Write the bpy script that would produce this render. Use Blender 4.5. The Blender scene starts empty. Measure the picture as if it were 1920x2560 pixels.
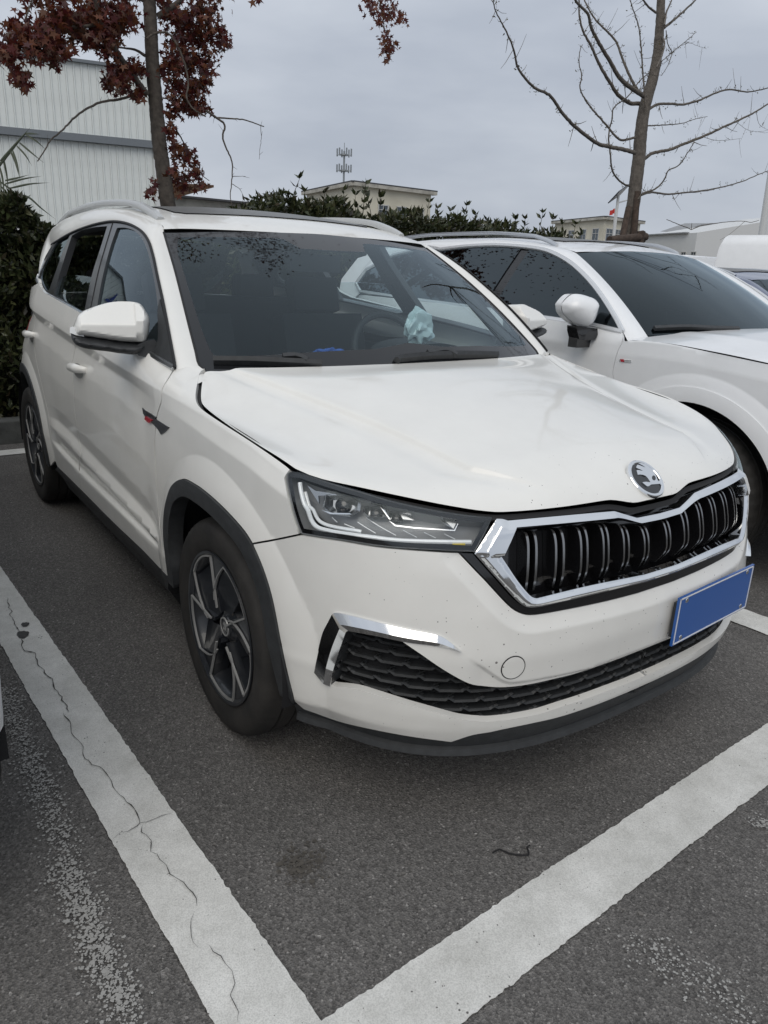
import bpy, bmesh, math, random
import numpy as np
from mathutils import Vector, Matrix
from mathutils.geometry import delaunay_2d_cdt

rng = random.Random(7)
nprng = np.random.default_rng(7)
scene = bpy.context.scene
COL = scene.collection

# ------------------------------------------------------------------ camera
CX, CY, CZ = -1.631, -1.8767, 1.3549          # metres; origin on the ground under the front axle of the car
YAW, PITCH, ROLL, FOC = 0.6204, -0.3179, 0.0397, 1858.85   # focal length in photo pixels (1920 wide)
PW, PH = 1920.0, 2560.0
def cam_axes():
    f = np.array([math.sin(YAW)*math.cos(PITCH), math.cos(YAW)*math.cos(PITCH), math.sin(PITCH)])
    r = np.array([math.cos(YAW), -math.sin(YAW), 0.0]); u = np.cross(r, f)
    c, s = math.cos(ROLL), math.sin(ROLL)
    return np.array([c*r+s*u, -s*r+c*u, f])
AX = cam_axes(); CAM = np.array([CX, CY, CZ])
cd = bpy.data.cameras.new('camera'); cam = bpy.data.objects.new('camera', cd); COL.objects.link(cam)
cd.sensor_fit = 'HORIZONTAL'; cd.sensor_width = 36.0; cd.lens = FOC/PW*36.0
cd.clip_start = 0.05; cd.clip_end = 3000
cam.matrix_world = Matrix(((AX[0][0], AX[1][0], -AX[2][0], CX), (AX[0][1], AX[1][1], -AX[2][1], CY), (AX[0][2], AX[1][2], -AX[2][2], CZ), (0, 0, 0, 1)))
scene.camera = cam

# ------------------------------------------------------------------ world and sun (overcast)
SUN_EL, SUN_AZ = math.radians(46), math.radians(226)
world = bpy.data.worlds.new('World'); scene.world = world; world.use_nodes = True
nt = world.node_tree; nt.nodes.clear()
def N(tree, t, **kw):
    n = tree.nodes.new(t)
    for k, v in kw.items():
        if k in n.inputs.keys(): n.inputs[k].default_value = v
        else: setattr(n, k, v)
    return n
def L(tree, a, b): tree.links.new(a, b)
sky = N(nt, 'ShaderNodeTexSky', sky_type='NISHITA', sun_disc=False, sun_elevation=SUN_EL, sun_rotation=SUN_AZ, air_density=1.0, dust_density=4.0, ozone_density=1.0)
bg1 = N(nt, 'ShaderNodeBackground'); bg1.inputs['Strength'].default_value = 0.06
L(nt, sky.outputs[0], bg1.inputs['Color'])
tc = N(nt, 'ShaderNodeTexCoord')
sep = N(nt, 'ShaderNodeSeparateXYZ'); L(nt, tc.outputs['Generated'], sep.inputs[0])
mp = N(nt, 'ShaderNodeMapping'); mp.inputs['Scale'].default_value = (1.0, 1.0, 3.2); L(nt, tc.outputs['Generated'], mp.inputs['Vector'])
cl = N(nt, 'ShaderNodeTexNoise'); cl.inputs['Scale'].default_value = 2.6; cl.inputs['Detail'].default_value = 5; cl.inputs['Roughness'].default_value = 0.5
L(nt, mp.outputs[0], cl.inputs['Vector'])
rp = N(nt, 'ShaderNodeValToRGB'); rp.color_ramp.elements[0].position = 0.34; rp.color_ramp.elements[1].position = 0.66
rp.color_ramp.elements[0].color = (0.46, 0.505, 0.585, 1); rp.color_ramp.elements[1].color = (0.63, 0.675, 0.745, 1)
L(nt, cl.outputs['Fac'], rp.inputs['Fac'])
# cloud cover turns from cool at the horizon to neutral white overhead
zr = N(nt, 'ShaderNodeMapRange'); zr.inputs['From Min'].default_value = .30; zr.inputs['From Max'].default_value = .80; L(nt, sep.outputs['Z'], zr.inputs['Value'])
mz = N(nt, 'ShaderNodeMixRGB'); mz.inputs['Color2'].default_value = (.575, .615, .67, 1); L(nt, zr.outputs[0], mz.inputs['Fac']); L(nt, rp.outputs[0], mz.inputs['Color1'])
# a heavy overcast is brighter overhead than at the horizon
el = N(nt, 'ShaderNodeMath', operation='MULTIPLY_ADD'); el.inputs[1].default_value = 0.36; el.inputs[2].default_value = 0.86
cz = N(nt, 'ShaderNodeMath', operation='MAXIMUM'); cz.inputs[1].default_value = 0.0; L(nt, sep.outputs['Z'], cz.inputs[0]); L(nt, cz.outputs[0], el.inputs[0])
bg2 = N(nt, 'ShaderNodeBackground'); L(nt, mz.outputs[0], bg2.inputs['Color']); L(nt, el.outputs[0], bg2.inputs['Strength'])
mx = N(nt, 'ShaderNodeMixShader'); mx.inputs[0].default_value = 0.93
L(nt, bg1.outputs[0], mx.inputs[1]); L(nt, bg2.outputs[0], mx.inputs[2])
wo = N(nt, 'ShaderNodeOutputWorld'); L(nt, mx.outputs[0], wo.inputs['Surface'])
sd = bpy.data.lights.new('sun', 'SUN'); sun = bpy.data.objects.new('sun', sd); COL.objects.link(sun)
sd.energy = 1.0; sd.angle = math.radians(45); sd.color = (1.0, 0.93, 0.83)
sun.rotation_euler = (math.pi/2-SUN_EL, 0, math.pi-SUN_AZ+math.pi)   # aimed below
_d = Vector((math.sin(SUN_AZ)*math.cos(SUN_EL), math.cos(SUN_AZ)*math.cos(SUN_EL), math.sin(SUN_EL)))
sun.rotation_euler = _d.to_track_quat('Z', 'Y').to_euler()
vs = scene.view_settings
vs.view_transform = 'Standard'; vs.look = 'None'; vs.gamma = 1.0; vs.exposure = 0.12; vs.use_curve_mapping = False
scene.cycles.max_bounces = 10; scene.cycles.transparent_max_bounces = 24
# ------------------------------------------------------------------ photo pixels to directions
def rays(px):
    px = np.atleast_2d(np.asarray(px, float))
    return np.stack([(px[:, 0]-PW/2)/FOC, -(px[:, 1]-PH/2)/FOC, np.ones(len(px))], 1) @ AX
def proj(P):
    q = (np.atleast_2d(P)-CAM) @ AX.T
    return np.stack([PW/2+FOC*q[:, 0]/q[:, 2], PH/2-FOC*q[:, 1]/q[:, 2]], 1)
def onplane(px, ax, val):
    d = rays(px); t = (val-CAM[ax])/d[:, ax]; return CAM+t[:, None]*d
def zoomed(x0, y0, s): return lambda *pts: [(x0+a/s, y0+b/s) for a, b in pts]
# ------------------------------------------------------------------ curves
def catmull(pts, step):
    P = np.asarray(pts, float)
    if len(P) < 3:
        n = max(2, int(np.linalg.norm(P[-1]-P[0])/step)+1)
        return P[0]+(P[-1]-P[0])*np.linspace(0, 1, n)[:, None]
    Q = np.vstack([2*P[0]-P[1], P, 2*P[-1]-P[-2]]); out = []
    for i in range(1, len(Q)-2):
        p0, p1, p2, p3 = Q[i-1:i+3]
        t0 = 0; t1 = t0+max(1e-6, np.linalg.norm(p1-p0))**.5; t2 = t1+max(1e-6, np.linalg.norm(p2-p1))**.5; t3 = t2+max(1e-6, np.linalg.norm(p3-p2))**.5
        n = max(1, int(np.linalg.norm(p2-p1)/step+.5)); t = np.linspace(t1, t2, n, endpoint=False)[:, None]
        A1 = (t1-t)/(t1-t0)*p0+(t-t0)/(t1-t0)*p1; A2 = (t2-t)/(t2-t1)*p1+(t-t1)/(t2-t1)*p2; A3 = (t3-t)/(t3-t2)*p2+(t-t2)/(t3-t2)*p3
        B1 = (t2-t)/(t2-t0)*A1+(t-t0)/(t2-t0)*A2; B2 = (t3-t)/(t3-t1)*A2+(t-t1)/(t3-t1)*A3
        out.append((t2-t)/(t2-t1)*B1+(t-t1)/(t2-t1)*B2)
    out.append(P[-1:]); return np.vstack(out)
def resample(P, step, closed=False):
    P = np.asarray(P, float)
    if closed:
        P = P[np.linalg.norm(P-np.roll(P, 1, 0), axis=1) > 1e-7]
        e = np.roll(P, -1, 0)-P; a = np.arctan2(e[:, 1], e[:, 0]); tn = np.abs((a-np.roll(a, 1)+math.pi) % (2*math.pi)-math.pi)
        ks = np.flatnonzero(tn > .6) if P.shape[1] == 2 else []
        if len(ks):
            out = []
            for i, k in enumerate(ks):
                k2 = ks[(i+1) % len(ks)]; idx = np.arange(k, k2+1) if k2 > k else np.r_[np.arange(k, len(P)), np.arange(0, k2+1)]
                out.append(resample(P[idx], step)[:-1])
            return np.vstack(out)
        P = np.vstack([P, P[:1]])
    d = np.r_[0, np.cumsum(np.linalg.norm(np.diff(P, axis=0), axis=1))]
    n = max(2, int(round(d[-1]/step))+1); t = np.linspace(0, d[-1], n)
    R = np.stack([np.interp(t, d, P[:, k]) for k in range(P.shape[1])], 1)
    return R[:-1] if closed else R
def smooth01(t): t = np.clip(t, 0, 1); return t*t*(3-2*t)
def tab(x, xs, ys):                    # smooth table lookup (monotone cubic)
    xs = np.asarray(xs, float); ys = np.asarray(ys, float); x = np.asarray(x, float)
    h = np.diff(xs); dl = np.diff(ys)/h; m = np.zeros_like(ys); m[1:-1] = np.where(dl[:-1]*dl[1:] > 0, 2*dl[:-1]*dl[1:]/(dl[:-1]+dl[1:]+1e-30), 0); m[0] = dl[0]; m[-1] = dl[-1]
    xc = np.clip(x, xs[0], xs[-1]); i = np.clip(np.searchsorted(xs, xc, side='right')-1, 0, len(xs)-2)
    t = (xc-xs[i])/h[i]; t2 = t*t; t3 = t2*t
    return (2*t3-3*t2+1)*ys[i]+(t3-2*t2+t)*h[i]*m[i]+(-2*t3+3*t2)*ys[i+1]+(t3-t2)*h[i]*m[i+1]
def polylines(q, K, D, r):             # per-point polyline profile, corners rounded over +-r
    out = 0
    taps = np.linspace(-1, 1, 7)
    for o in taps:
        qq = q+o*r; res = np.where(qq <= K[:, 0], D[:, 0], D[:, -1])
        for i in range(K.shape[1]-1):
            t = (qq-K[:, i])/np.maximum(K[:, i+1]-K[:, i], 1e-6)
            res = np.where((t >= 0) & (t <= 1), D[:, i]+(D[:, i+1]-D[:, i])*t, res)
        out = out+res
    return out/len(taps)
# ------------------------------------------------------------------ surfaces P(a, b) with pixel inversion
class Surf:
    def __init__(self, fn, ar, br, na, nb):
        self.f = fn; a = np.linspace(*ar, na); b = np.linspace(*br, nb)
        A, B = np.meshgrid(a, b, indexing='ij'); self.A = A.ravel(); self.B = B.ravel(); self.ar = ar; self.br = br
        P = fn(self.A, self.B); self.px = proj(P)
        n = self.normal(self.A, self.B); self.front = ((n*(CAM-P)).sum(1) > 0) & (((P-CAM)@AX[2]) > .1)
        self.f2 = (self.px[self.front]**2).sum(1)
    def normal(self, a, b, h=1e-3):
        u = self.f(a+h, b)-self.f(a-h, b); v = self.f(a, b+h)-self.f(a, b-h)
        n = np.cross(u, v); n /= np.linalg.norm(n, axis=1)[:, None]+1e-12
        return n*self.sign if hasattr(self, 'sign') else n
    def inv(self, px):
        px = np.atleast_2d(np.asarray(px, float)); out = np.zeros((len(px), 2))
        fi = np.flatnonzero(self.front); fp = self.px[fi]
        for i in range(0, len(px), 64):
            q = px[i:i+64]; d = fp[:, 0][None]*(-2*q[:, 0])[:, None]+fp[:, 1][None]*(-2*q[:, 1])[:, None]+self.f2[None]
            k = fi[np.argmin(d, axis=1)]; out[i:i+64, 0] = self.A[k]; out[i:i+64, 1] = self.B[k]
        a, b = out[:, 0].copy(), out[:, 1].copy(); h = 1e-4
        for it in range(12):
            p0 = proj(self.f(a, b)); e = px-p0
            ja = (proj(self.f(a+h, b))-p0)/h; jb = (proj(self.f(a, b+h))-p0)/h
            det = ja[:, 0]*jb[:, 1]-ja[:, 1]*jb[:, 0]; det = np.where(abs(det) < 1e-3, 1e-3, det)
            da = (e[:, 0]*jb[:, 1]-e[:, 1]*jb[:, 0])/det; db = (ja[:, 0]*e[:, 1]-ja[:, 1]*e[:, 0])/det
            a = np.clip(a+np.clip(da, -.03, .03)*.8, self.ar[0]-.05, self.ar[1]+.05); b = np.clip(b+np.clip(db, -.03, .03)*.8, self.br[0]-.05, self.br[1]+.05)
        return np.stack([a, b], 1)
    def path(self, px, step=7): return self.inv(catmull(px, step))
    def P(self, ab, off=0.0):
        ab = np.atleast_2d(ab); p = self.f(ab[:, 0], ab[:, 1])
        if np.any(off): p = p+self.normal(ab[:, 0], ab[:, 1])*np.reshape(off, (-1, 1))
        return p
def inside(pts, poly):
    x, y = pts[:, 0], pts[:, 1]; r = np.zeros(len(pts), bool); j = len(poly)-1
    for i in range(len(poly)):
        xi, yi = poly[i]; xj, yj = poly[j]
        c = ((yi > y) != (yj > y)) & (x < (xj-xi)*(y-yi)/((yj-yi) if yj != yi else 1e-12)+xi); r ^= c; j = i
    return r
def area2(P): return float(np.sum(P[:, 0]*np.roll(P[:, 1], -1)-np.roll(P[:, 0], -1)*P[:, 1]))/2
def inset(P, d):
    P = np.asarray(P, float)
    if area2(P) < 0: P = P[::-1]
    e = np.roll(P, -1, 0)-P; l = np.linalg.norm(e, axis=1)[:, None]+1e-12; n = np.stack([-e[:, 1], e[:, 0]], 1)/l
    nb = np.roll(n, 1, 0)+n; q = (nb**2).sum(1)[:, None]; nb = nb*2/np.maximum(q, .9)
    return P+nb*d*.5*1.0 if False else P+(np.roll(n, 1, 0)+n)*d/np.maximum(q/2, .45)
def trimesh(loops, res, lines=()):
    """CDT of a region bounded by loops[0] (outer) minus the others; returns 2-D verts, tris"""
    loops = [resample(l, res, True) for l in loops]
    V = []; Ed = []
    for l in loops:
        o = len(V); n = len(l); V += [tuple(q) for q in l]; Ed += [(o+i, o+(i+1) % n) for i in range(n)]
    extra = []
    for ln in lines:
        ln = resample(ln, res); k = inside(ln, loops[0])
        for l in loops[1:]: k &= ~inside(ln, l)
        if k.any():
            Bq = np.vstack(loops)
            for i in range(0, len(ln), 2000): k[i:i+2000] &= ((ln[i:i+2000, None]-Bq[None])**2).sum(2).min(1) > (res*.35)**2
        o = len(V); idx = np.flatnonzero(k); V += [tuple(q) for q in ln[idx]]; Ed += [(o+j, o+j+1) for j in range(len(idx)-1) if idx[j+1] == idx[j]+1]
        if len(idx): extra.append(ln[idx])
    lo = loops[0].min(0); hi = loops[0].max(0)
    gx = np.arange(lo[0]+res*.37, hi[0], res); gy = np.arange(lo[1]+res*.41, hi[1], res)
    G = np.stack(np.meshgrid(gx, gy, indexing='ij'), -1).reshape(-1, 2)
    m = inside(G, loops[0])
    for l in loops[1:]: m &= ~inside(G, l)
    G = G[m]
    if len(G):
        B = np.vstack(loops+extra); keep = np.ones(len(G), bool)
        for i in range(0, len(G), 2000):
            d = ((G[i:i+2000, None, :]-B[None])**2).sum(2).min(1); keep[i:i+2000] = d > (res*.55)**2
        G = G[keep]
    V += [tuple(q) for q in G]
    r = delaunay_2d_cdt([Vector(v) for v in V], Ed, [], 0, 1e-7)
    v2 = np.array([tuple(q) for q in r[0]]); T = np.array([f for f in r[2] if len(f) == 3])
    c = v2[T].mean(1); m = inside(c, loops[0])
    for l in loops[1:]: m &= ~inside(c, l)
    return v2, T[m]
# ------------------------------------------------------------------ mesh assembly
class MB:
    def __init__(self): self.v = []; self.f = []; self.n = 0; self.nr = []
    def add(self, V, F, nr=None):
        self.nr.append(None if nr is None else np.asarray(nr, float))
        o = self.n; self.v.append(np.asarray(V, float).reshape(-1, 3)); self.f += [tuple(int(o+i) for i in f) for f in F]; self.n += len(self.v[-1]); return self
    def box(self, c, s, R=None):
        q = np.array([(-1,-1,-1),(1,-1,-1),(1,1,-1),(-1,1,-1),(-1,-1,1),(1,-1,1),(1,1,1),(-1,1,1)], float)*np.array(s)/2
        if R is not None: q = q @ np.asarray(R).T
        return self.add(q+np.array(c), [(0,3,2,1),(4,5,6,7),(0,1,5,4),(1,2,6,5),(2,3,7,6),(3,0,4,7)])
    def sweep(self, path, prof, up=None, closed=False, caps=True, scale=None):
        """profile points (u, w) swept along a 3-D path; w along the 'up' vectors"""
        P = np.asarray(path, float); n = len(P); prof = np.asarray(prof, float); m = len(prof)
        if closed: t = np.roll(P, -1, 0)-np.roll(P, 1, 0)
        else: t = np.gradient(P, axis=0)
        t /= np.linalg.norm(t, axis=1)[:, None]+1e-12
        up = np.tile((0, 0, 1.), (n, 1)) if up is None else np.broadcast_to(np.asarray(up, float), (n, 3))
        s = np.cross(t, up); s /= np.linalg.norm(s, axis=1)[:, None]+1e-9; w = np.cross(s, t)
        sc = np.ones(n) if scale is None else np.asarray(scale, float)
        V = (P[:, None, :]+s[:, None, :]*(prof[None, :, 0, None]*sc[:, None, None])+w[:, None, :]*(prof[None, :, 1, None]*sc[:, None, None])).reshape(-1, 3)
        F = []
        for i in range(n if closed else n-1):
            a = i*m; b = ((i+1) % n)*m
            for k in range(m): F.append((a+k, b+k, b+(k+1) % m, a+(k+1) % m))
        if caps and not closed: F.append(tuple(range(m))); F.append(tuple(range((n-1)*m+m-1, (n-1)*m-1, -1)))
        return self.add(V, F)
    def tube(self, path, r, k=8, closed=False, scale=None, up=None):
        a = np.arange(k)*2*math.pi/k
        if up is None:
            P = np.asarray(path, float); d = abs(P[-1]-P[0]); ax = int(np.argmin(d)); u = np.zeros(3); u[ax] = 1
            up = u
        return self.sweep(path, np.stack([np.cos(a), np.sin(a)], 1)*r, up=up, closed=closed, scale=scale)
    def lathe(self, prof, c=(0,0,0), axis='x', k=64):
        """prof: (r, h); h along axis"""
        a = np.arange(k)*2*math.pi/k; prof = np.asarray(prof, float); m = len(prof)
        r = prof[:, 0][:, None]; h = np.repeat(prof[:, 1][:, None], k, 1)
        A, B = r*np.cos(a), r*np.sin(a)
        if axis == 'x': V = np.stack([h, A, B], -1)
        elif axis == 'y': V = np.stack([A, h, B], -1)
        else: V = np.stack([A, B, h], -1)
        F = [(i*k+j, i*k+(j+1) % k, (i+1)*k+(j+1) % k, (i+1)*k+j) for i in range(m-1) for j in range(k)]
        return self.add(V.reshape(-1, 3)+np.array(c), F)
    def prism(self, poly2, fn0, fn1):
        """closed solid between two mappings of the same 2-D polygon (convex or not)"""
        n = len(poly2); v2, T = trimesh([np.asarray(poly2, float)], 1e9) if False else (None, None)
        A = np.asarray(fn0(np.asarray(poly2, float))); B = np.asarray(fn1(np.asarray(poly2, float)))
        F = [tuple(range(n))[::-1], tuple(range(n, 2*n))]+[(i, (i+1) % n, n+(i+1) % n, n+i) for i in range(n)]
        return self.add(np.vstack([A, B]), F)
    def mirrored(self):
        m = MB(); V = np.vstack(self.v)*[-1, 1, 1]; m.v = [V]; m.n = len(V); m.f = [f[::-1] for f in self.f]; m.nr = [np.vstack(self.nr)*[-1, 1, 1]] if self.nr and all(q is not None for q in self.nr) else [None]; return m
    def both(self):
        V = np.vstack(self.v); ok = self.nr and all(q is not None for q in self.nr); self.add(V*[-1, 1, 1], [f[::-1] for f in self.f], np.vstack(self.nr)*[-1, 1, 1] if ok else None); return self
    def build(self, name, mat, parent=None, smooth=None, merge=0.0, recalc=False, loc=None):
        me = bpy.data.meshes.new(name); V = np.vstack(self.v) if self.v else np.zeros((0, 3))
        me.from_pydata(V.tolist(), [], self.f); me.materials.append(mat)
        if merge or recalc:
            bm = bmesh.new(); bm.from_mesh(me)
            if merge: bmesh.ops.remove_doubles(bm, verts=bm.verts, dist=merge)
            if recalc: bmesh.ops.recalc_face_normals(bm, faces=bm.faces)
            bm.to_mesh(me); bm.free()
        if smooth is not None:
            me.polygons.foreach_set('use_smooth', [True]*len(me.polygons))
            me.set_sharp_from_angle(angle=math.radians(smooth))
        me.update()
        if self.nr and all(q is not None for q in self.nr) and not merge and not recalc:
            me.polygons.foreach_set('use_smooth', [True]*len(me.polygons)); me.normals_split_custom_set_from_vertices(np.vstack(self.nr).tolist())
        o = bpy.data.objects.new(name, me); COL.objects.link(o)
        if parent: o.parent = parent
        if loc is not None: o.location = loc
        return o
def link_copy(o, parent=None):
    c = o.copy(); COL.objects.link(c); c.parent = parent
    for ch in list(o.children): link_copy(ch, c)
    return c
def empty(name, loc=(0, 0, 0), label=None, cat=None, group=None, rz=0.0):
    o = bpy.data.objects.new(name, None); COL.objects.link(o); o.location = loc; o.rotation_euler = (0, 0, rz); o.empty_display_size = .1
    if label: tag(o, label, cat, group)
    return o
def tag(o, label=None, cat=None, group=None, kind=None):
    if label: o['label'] = label
    if cat: o['category'] = cat
    if group: o['group'] = group
    if kind: o['kind'] = kind
    return o
def patch(name, surf, loops, mat, parent, gap=.002, res=.016, off=0.0, rim=.012, side='both', smooth=45, bulge=None, lines=()):
    """a trimmed panel of a surface, inset by the shut-line gap, with a turned-in rim; side: near / both (two objects) / joined (one object across the middle)"""
    L2 = [inset(resample(loops[0], res*.7, True), gap)] + [inset(resample(l, res*.7, True), -gap) for l in loops[1:]]
    if side == 'joined':
        for l in L2: l[:, 0] = np.where(np.abs(l[:, 0]) < abs(gap)*1.8+2e-4, 0, l[:, 0])
    v2, T = trimesh(L2, res, lines)
    g_ = lambda ab: surf.P(ab, off if bulge is None else off+bulge(ab))
    P = g_(v2); m = MB()
    # orient triangles to the surface normal
    n = surf.normal(v2[:, 0], v2[:, 1]); a, b, c = P[T[:, 0]], P[T[:, 1]], P[T[:, 2]]
    flip = (np.cross(b-a, c-a)*n[T[:, 0]]).sum(1) < 0; T = np.where(flip[:, None], T[:, ::-1], T)
    if bulge is not None:
        h = 1.2e-3; nb = np.cross(g_(v2+[h, 0])-g_(v2-[h, 0]), g_(v2+[0, h])-g_(v2-[0, h])); nb /= np.linalg.norm(nb, axis=1)[:, None]+1e-12; nb = np.where(((nb*n).sum(1) < 0)[:, None], -nb, nb)
    else: nb = n
    m.add(P, T, nb)
    if rim:
        for l in L2:
            l = resample(l, res, True); R = np.asarray(l); oo = off if bulge is None else off+bulge(R)
            if side == 'joined':
                pass
            A = surf.P(R, oo); B = surf.P(R, np.asarray(oo)-rim); k = len(R)
            F = [(i, (i+1) % k, k+(i+1) % k, k+i) for i in range(k)]
            if side == 'joined': F = [f for i, f in enumerate(F) if not (abs(A[i][0]) < .004 and abs(A[(i+1) % k][0]) < .004)]
            e_ = np.roll(A, -1, 0)-np.roll(A, 1, 0); rn = np.cross(e_, A-B); rn /= np.linalg.norm(rn, axis=1)[:, None]+1e-12; cen_ = A.mean(0); sgn = np.sign(((A-cen_)*rn).sum()); rn = rn*(sgn if sgn else 1)
            m.add(np.vstack([A, B]), F, np.vstack([rn, rn]))
    if side == 'near': return m.build(name, mat, parent, smooth)
    if side == 'joined': return m.both().build(name, mat, parent, smooth)
    if side == 'mb': return m
    o1 = m.build(name, mat, parent, smooth); o2 = m.mirrored().build(name, mat, parent, smooth); return o1, o2
# ------------------------------------------------------------------ materials
def new_mat(name):
    m = bpy.data.materials.new(name); m.use_nodes = True; t = m.node_tree; b = t.nodes['Principled BSDF']; return m, t, b
def mat(name, col, rough=.5, metal=0.0, coat=0.0, spec=.5, var=0.0, vscale=30.0, bump=0.0, bscale=200.0, vcol=None):
    m, t, b = new_mat(name)
    b.inputs['Base Color'].default_value = (*col, 1); b.inputs['Roughness'].default_value = rough; b.inputs['Metallic'].default_value = metal
    b.inputs['Coat Weight'].default_value = coat; b.inputs['Coat Roughness'].default_value = .03; b.inputs['Specular IOR Level'].default_value = spec
    if var or bump:
        tc = N(t, 'ShaderNodeTexCoord'); 
    if var:
        nz = N(t, 'ShaderNodeTexNoise'); nz.inputs['Scale'].default_value = vscale; nz.inputs['Detail'].default_value = 6; nz.inputs['Roughness'].default_value = .6
        L(t, tc.outputs['Object'], nz.inputs['Vector'])
        r = N(t, 'ShaderNodeValToRGB'); r.color_ramp.elements[0].position = .3; r.color_ramp.elements[1].position = .7
        c2 = vcol if vcol else tuple(min(1, c*(1+var)) for c in col); c1 = tuple(c*(1-var) for c in col)
        r.color_ramp.elements[0].color = (*c1, 1); r.color_ramp.elements[1].color = (*c2, 1)
        L(t, nz.outputs['Fac'], r.inputs['Fac']); L(t, r.outputs[0], b.inputs['Base Color'])
    if bump:
        n2 = N(t, 'ShaderNodeTexNoise'); n2.inputs['Scale'].default_value = bscale; n2.inputs['Detail'].default_value = 4; L(t, tc.outputs['Object'], n2.inputs['Vector'])
        bp = N(t, 'ShaderNodeBump'); bp.inputs['Strength'].default_value = bump; bp.inputs['Distance'].default_value = .004
        L(t, n2.outputs['Fac'], bp.inputs['Height']); L(t, bp.outputs[0], b.inputs['Normal'])
    return m
def glass(name, tint, ior=1.5, rough=0.0, gain=1.0):
    m = bpy.data.materials.new(name); m.use_nodes = True; t = m.node_tree; t.nodes.clear()
    tr = N(t, 'ShaderNodeBsdfTransparent'); tr.inputs[0].default_value = (*tint, 1)
    gl = N(t, 'ShaderNodeBsdfGlossy'); gl.inputs['Roughness'].default_value = rough; gl.inputs['Color'].default_value = (.80, .93, 1, 1)
    fr = N(t, 'ShaderNodeFresnel'); ge = N(t, 'ShaderNodeNewGeometry'); mr = N(t, 'ShaderNodeMapRange'); mr.inputs['To Min'].default_value = ior; mr.inputs['To Max'].default_value = 1/ior
    L(t, ge.outputs['Backfacing'], mr.inputs['Value']); L(t, mr.outputs[0], fr.inputs['IOR'])      # a thin pane reflects alike from both sides
    ml = N(t, 'ShaderNodeMath', operation='MULTIPLY'); ml.inputs[1].default_value = gain; ml.use_clamp = True; L(t, fr.outputs[0], ml.inputs[0])
    mx = N(t, 'ShaderNodeMixShader'); L(t, ml.outputs[0], mx.inputs[0]); L(t, tr.outputs[0], mx.inputs[1]); L(t, gl.outputs[0], mx.inputs[2])
    o = N(t, 'ShaderNodeOutputMaterial'); L(t, mx.outputs[0], o.inputs['Surface']); return m
# ------------------------------------------------------------------ the main car: body surfaces (near half is x < 0, mirrored)
SN = 3.0
_t = np.linspace(0, math.pi/2, 4001); _cx = np.sin(_t)**(2/SN); _cy = np.cos(_t)**(2/SN); _cy[-1] = 0
class Body:
    """perimeter coordinate s (0 = middle of the nose, then round the corner and down the side), height coordinate v"""
    def __init__(self, W=.885, y1=.05, yf=-.855, y2=2.50, yr=3.46):
        self.W = W; self.y1 = y1; self.L0 = y1-yf; self.y2 = y2; self.L2 = yr-y2
        d = np.r_[0, np.cumsum(np.hypot(np.diff(_cx*W), np.diff(_cy*self.L0)))]; self.sF = d[-1]; self.d = d
        d2 = np.r_[0, np.cumsum(np.hypot(np.diff(_cx*W), np.diff(_cy*self.L2)))]; self.d2 = d2
        self.sB = self.sF+(y2-y1); self.sE = self.sB+d2[-1]
    def plan(self, s):
        s = np.asarray(s, float); cx = np.interp(s, self.d, _cx); cy = np.interp(s, self.d, _cy)
        r = np.clip(self.d2[-1]-(s-self.sB), 0, None); rx = np.interp(r, self.d2, _cx); ry = np.interp(r, self.d2, _cy)
        rear = s > self.sB
        cx = np.where(rear, rx, cx); cx = np.where(s < 0, -np.interp(-s, self.d, _cx), cx)
        yb = np.where(s < self.sF, self.y1-self.L0*cy, np.where(rear, self.y2+self.L2*ry, self.y1+(s-self.sF)))
        return cx, cy, ry, rear, yb
BD = Body()
ZC_Y = [-.9, -.75, -.60, -.45, -.33, -.211, 0, .35, .74, 1.0, 1.33, 1.955, 2.4, 2.9, 3.5]
ZC_Z = [.790, .800, .824, .860, .893, .922, .943, .970, .992, 1.006, 1.026, 1.071, 1.105, 1.13, 1.13]
def zcrease(y): return tab(y, ZC_Y, ZC_Z)
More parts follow.
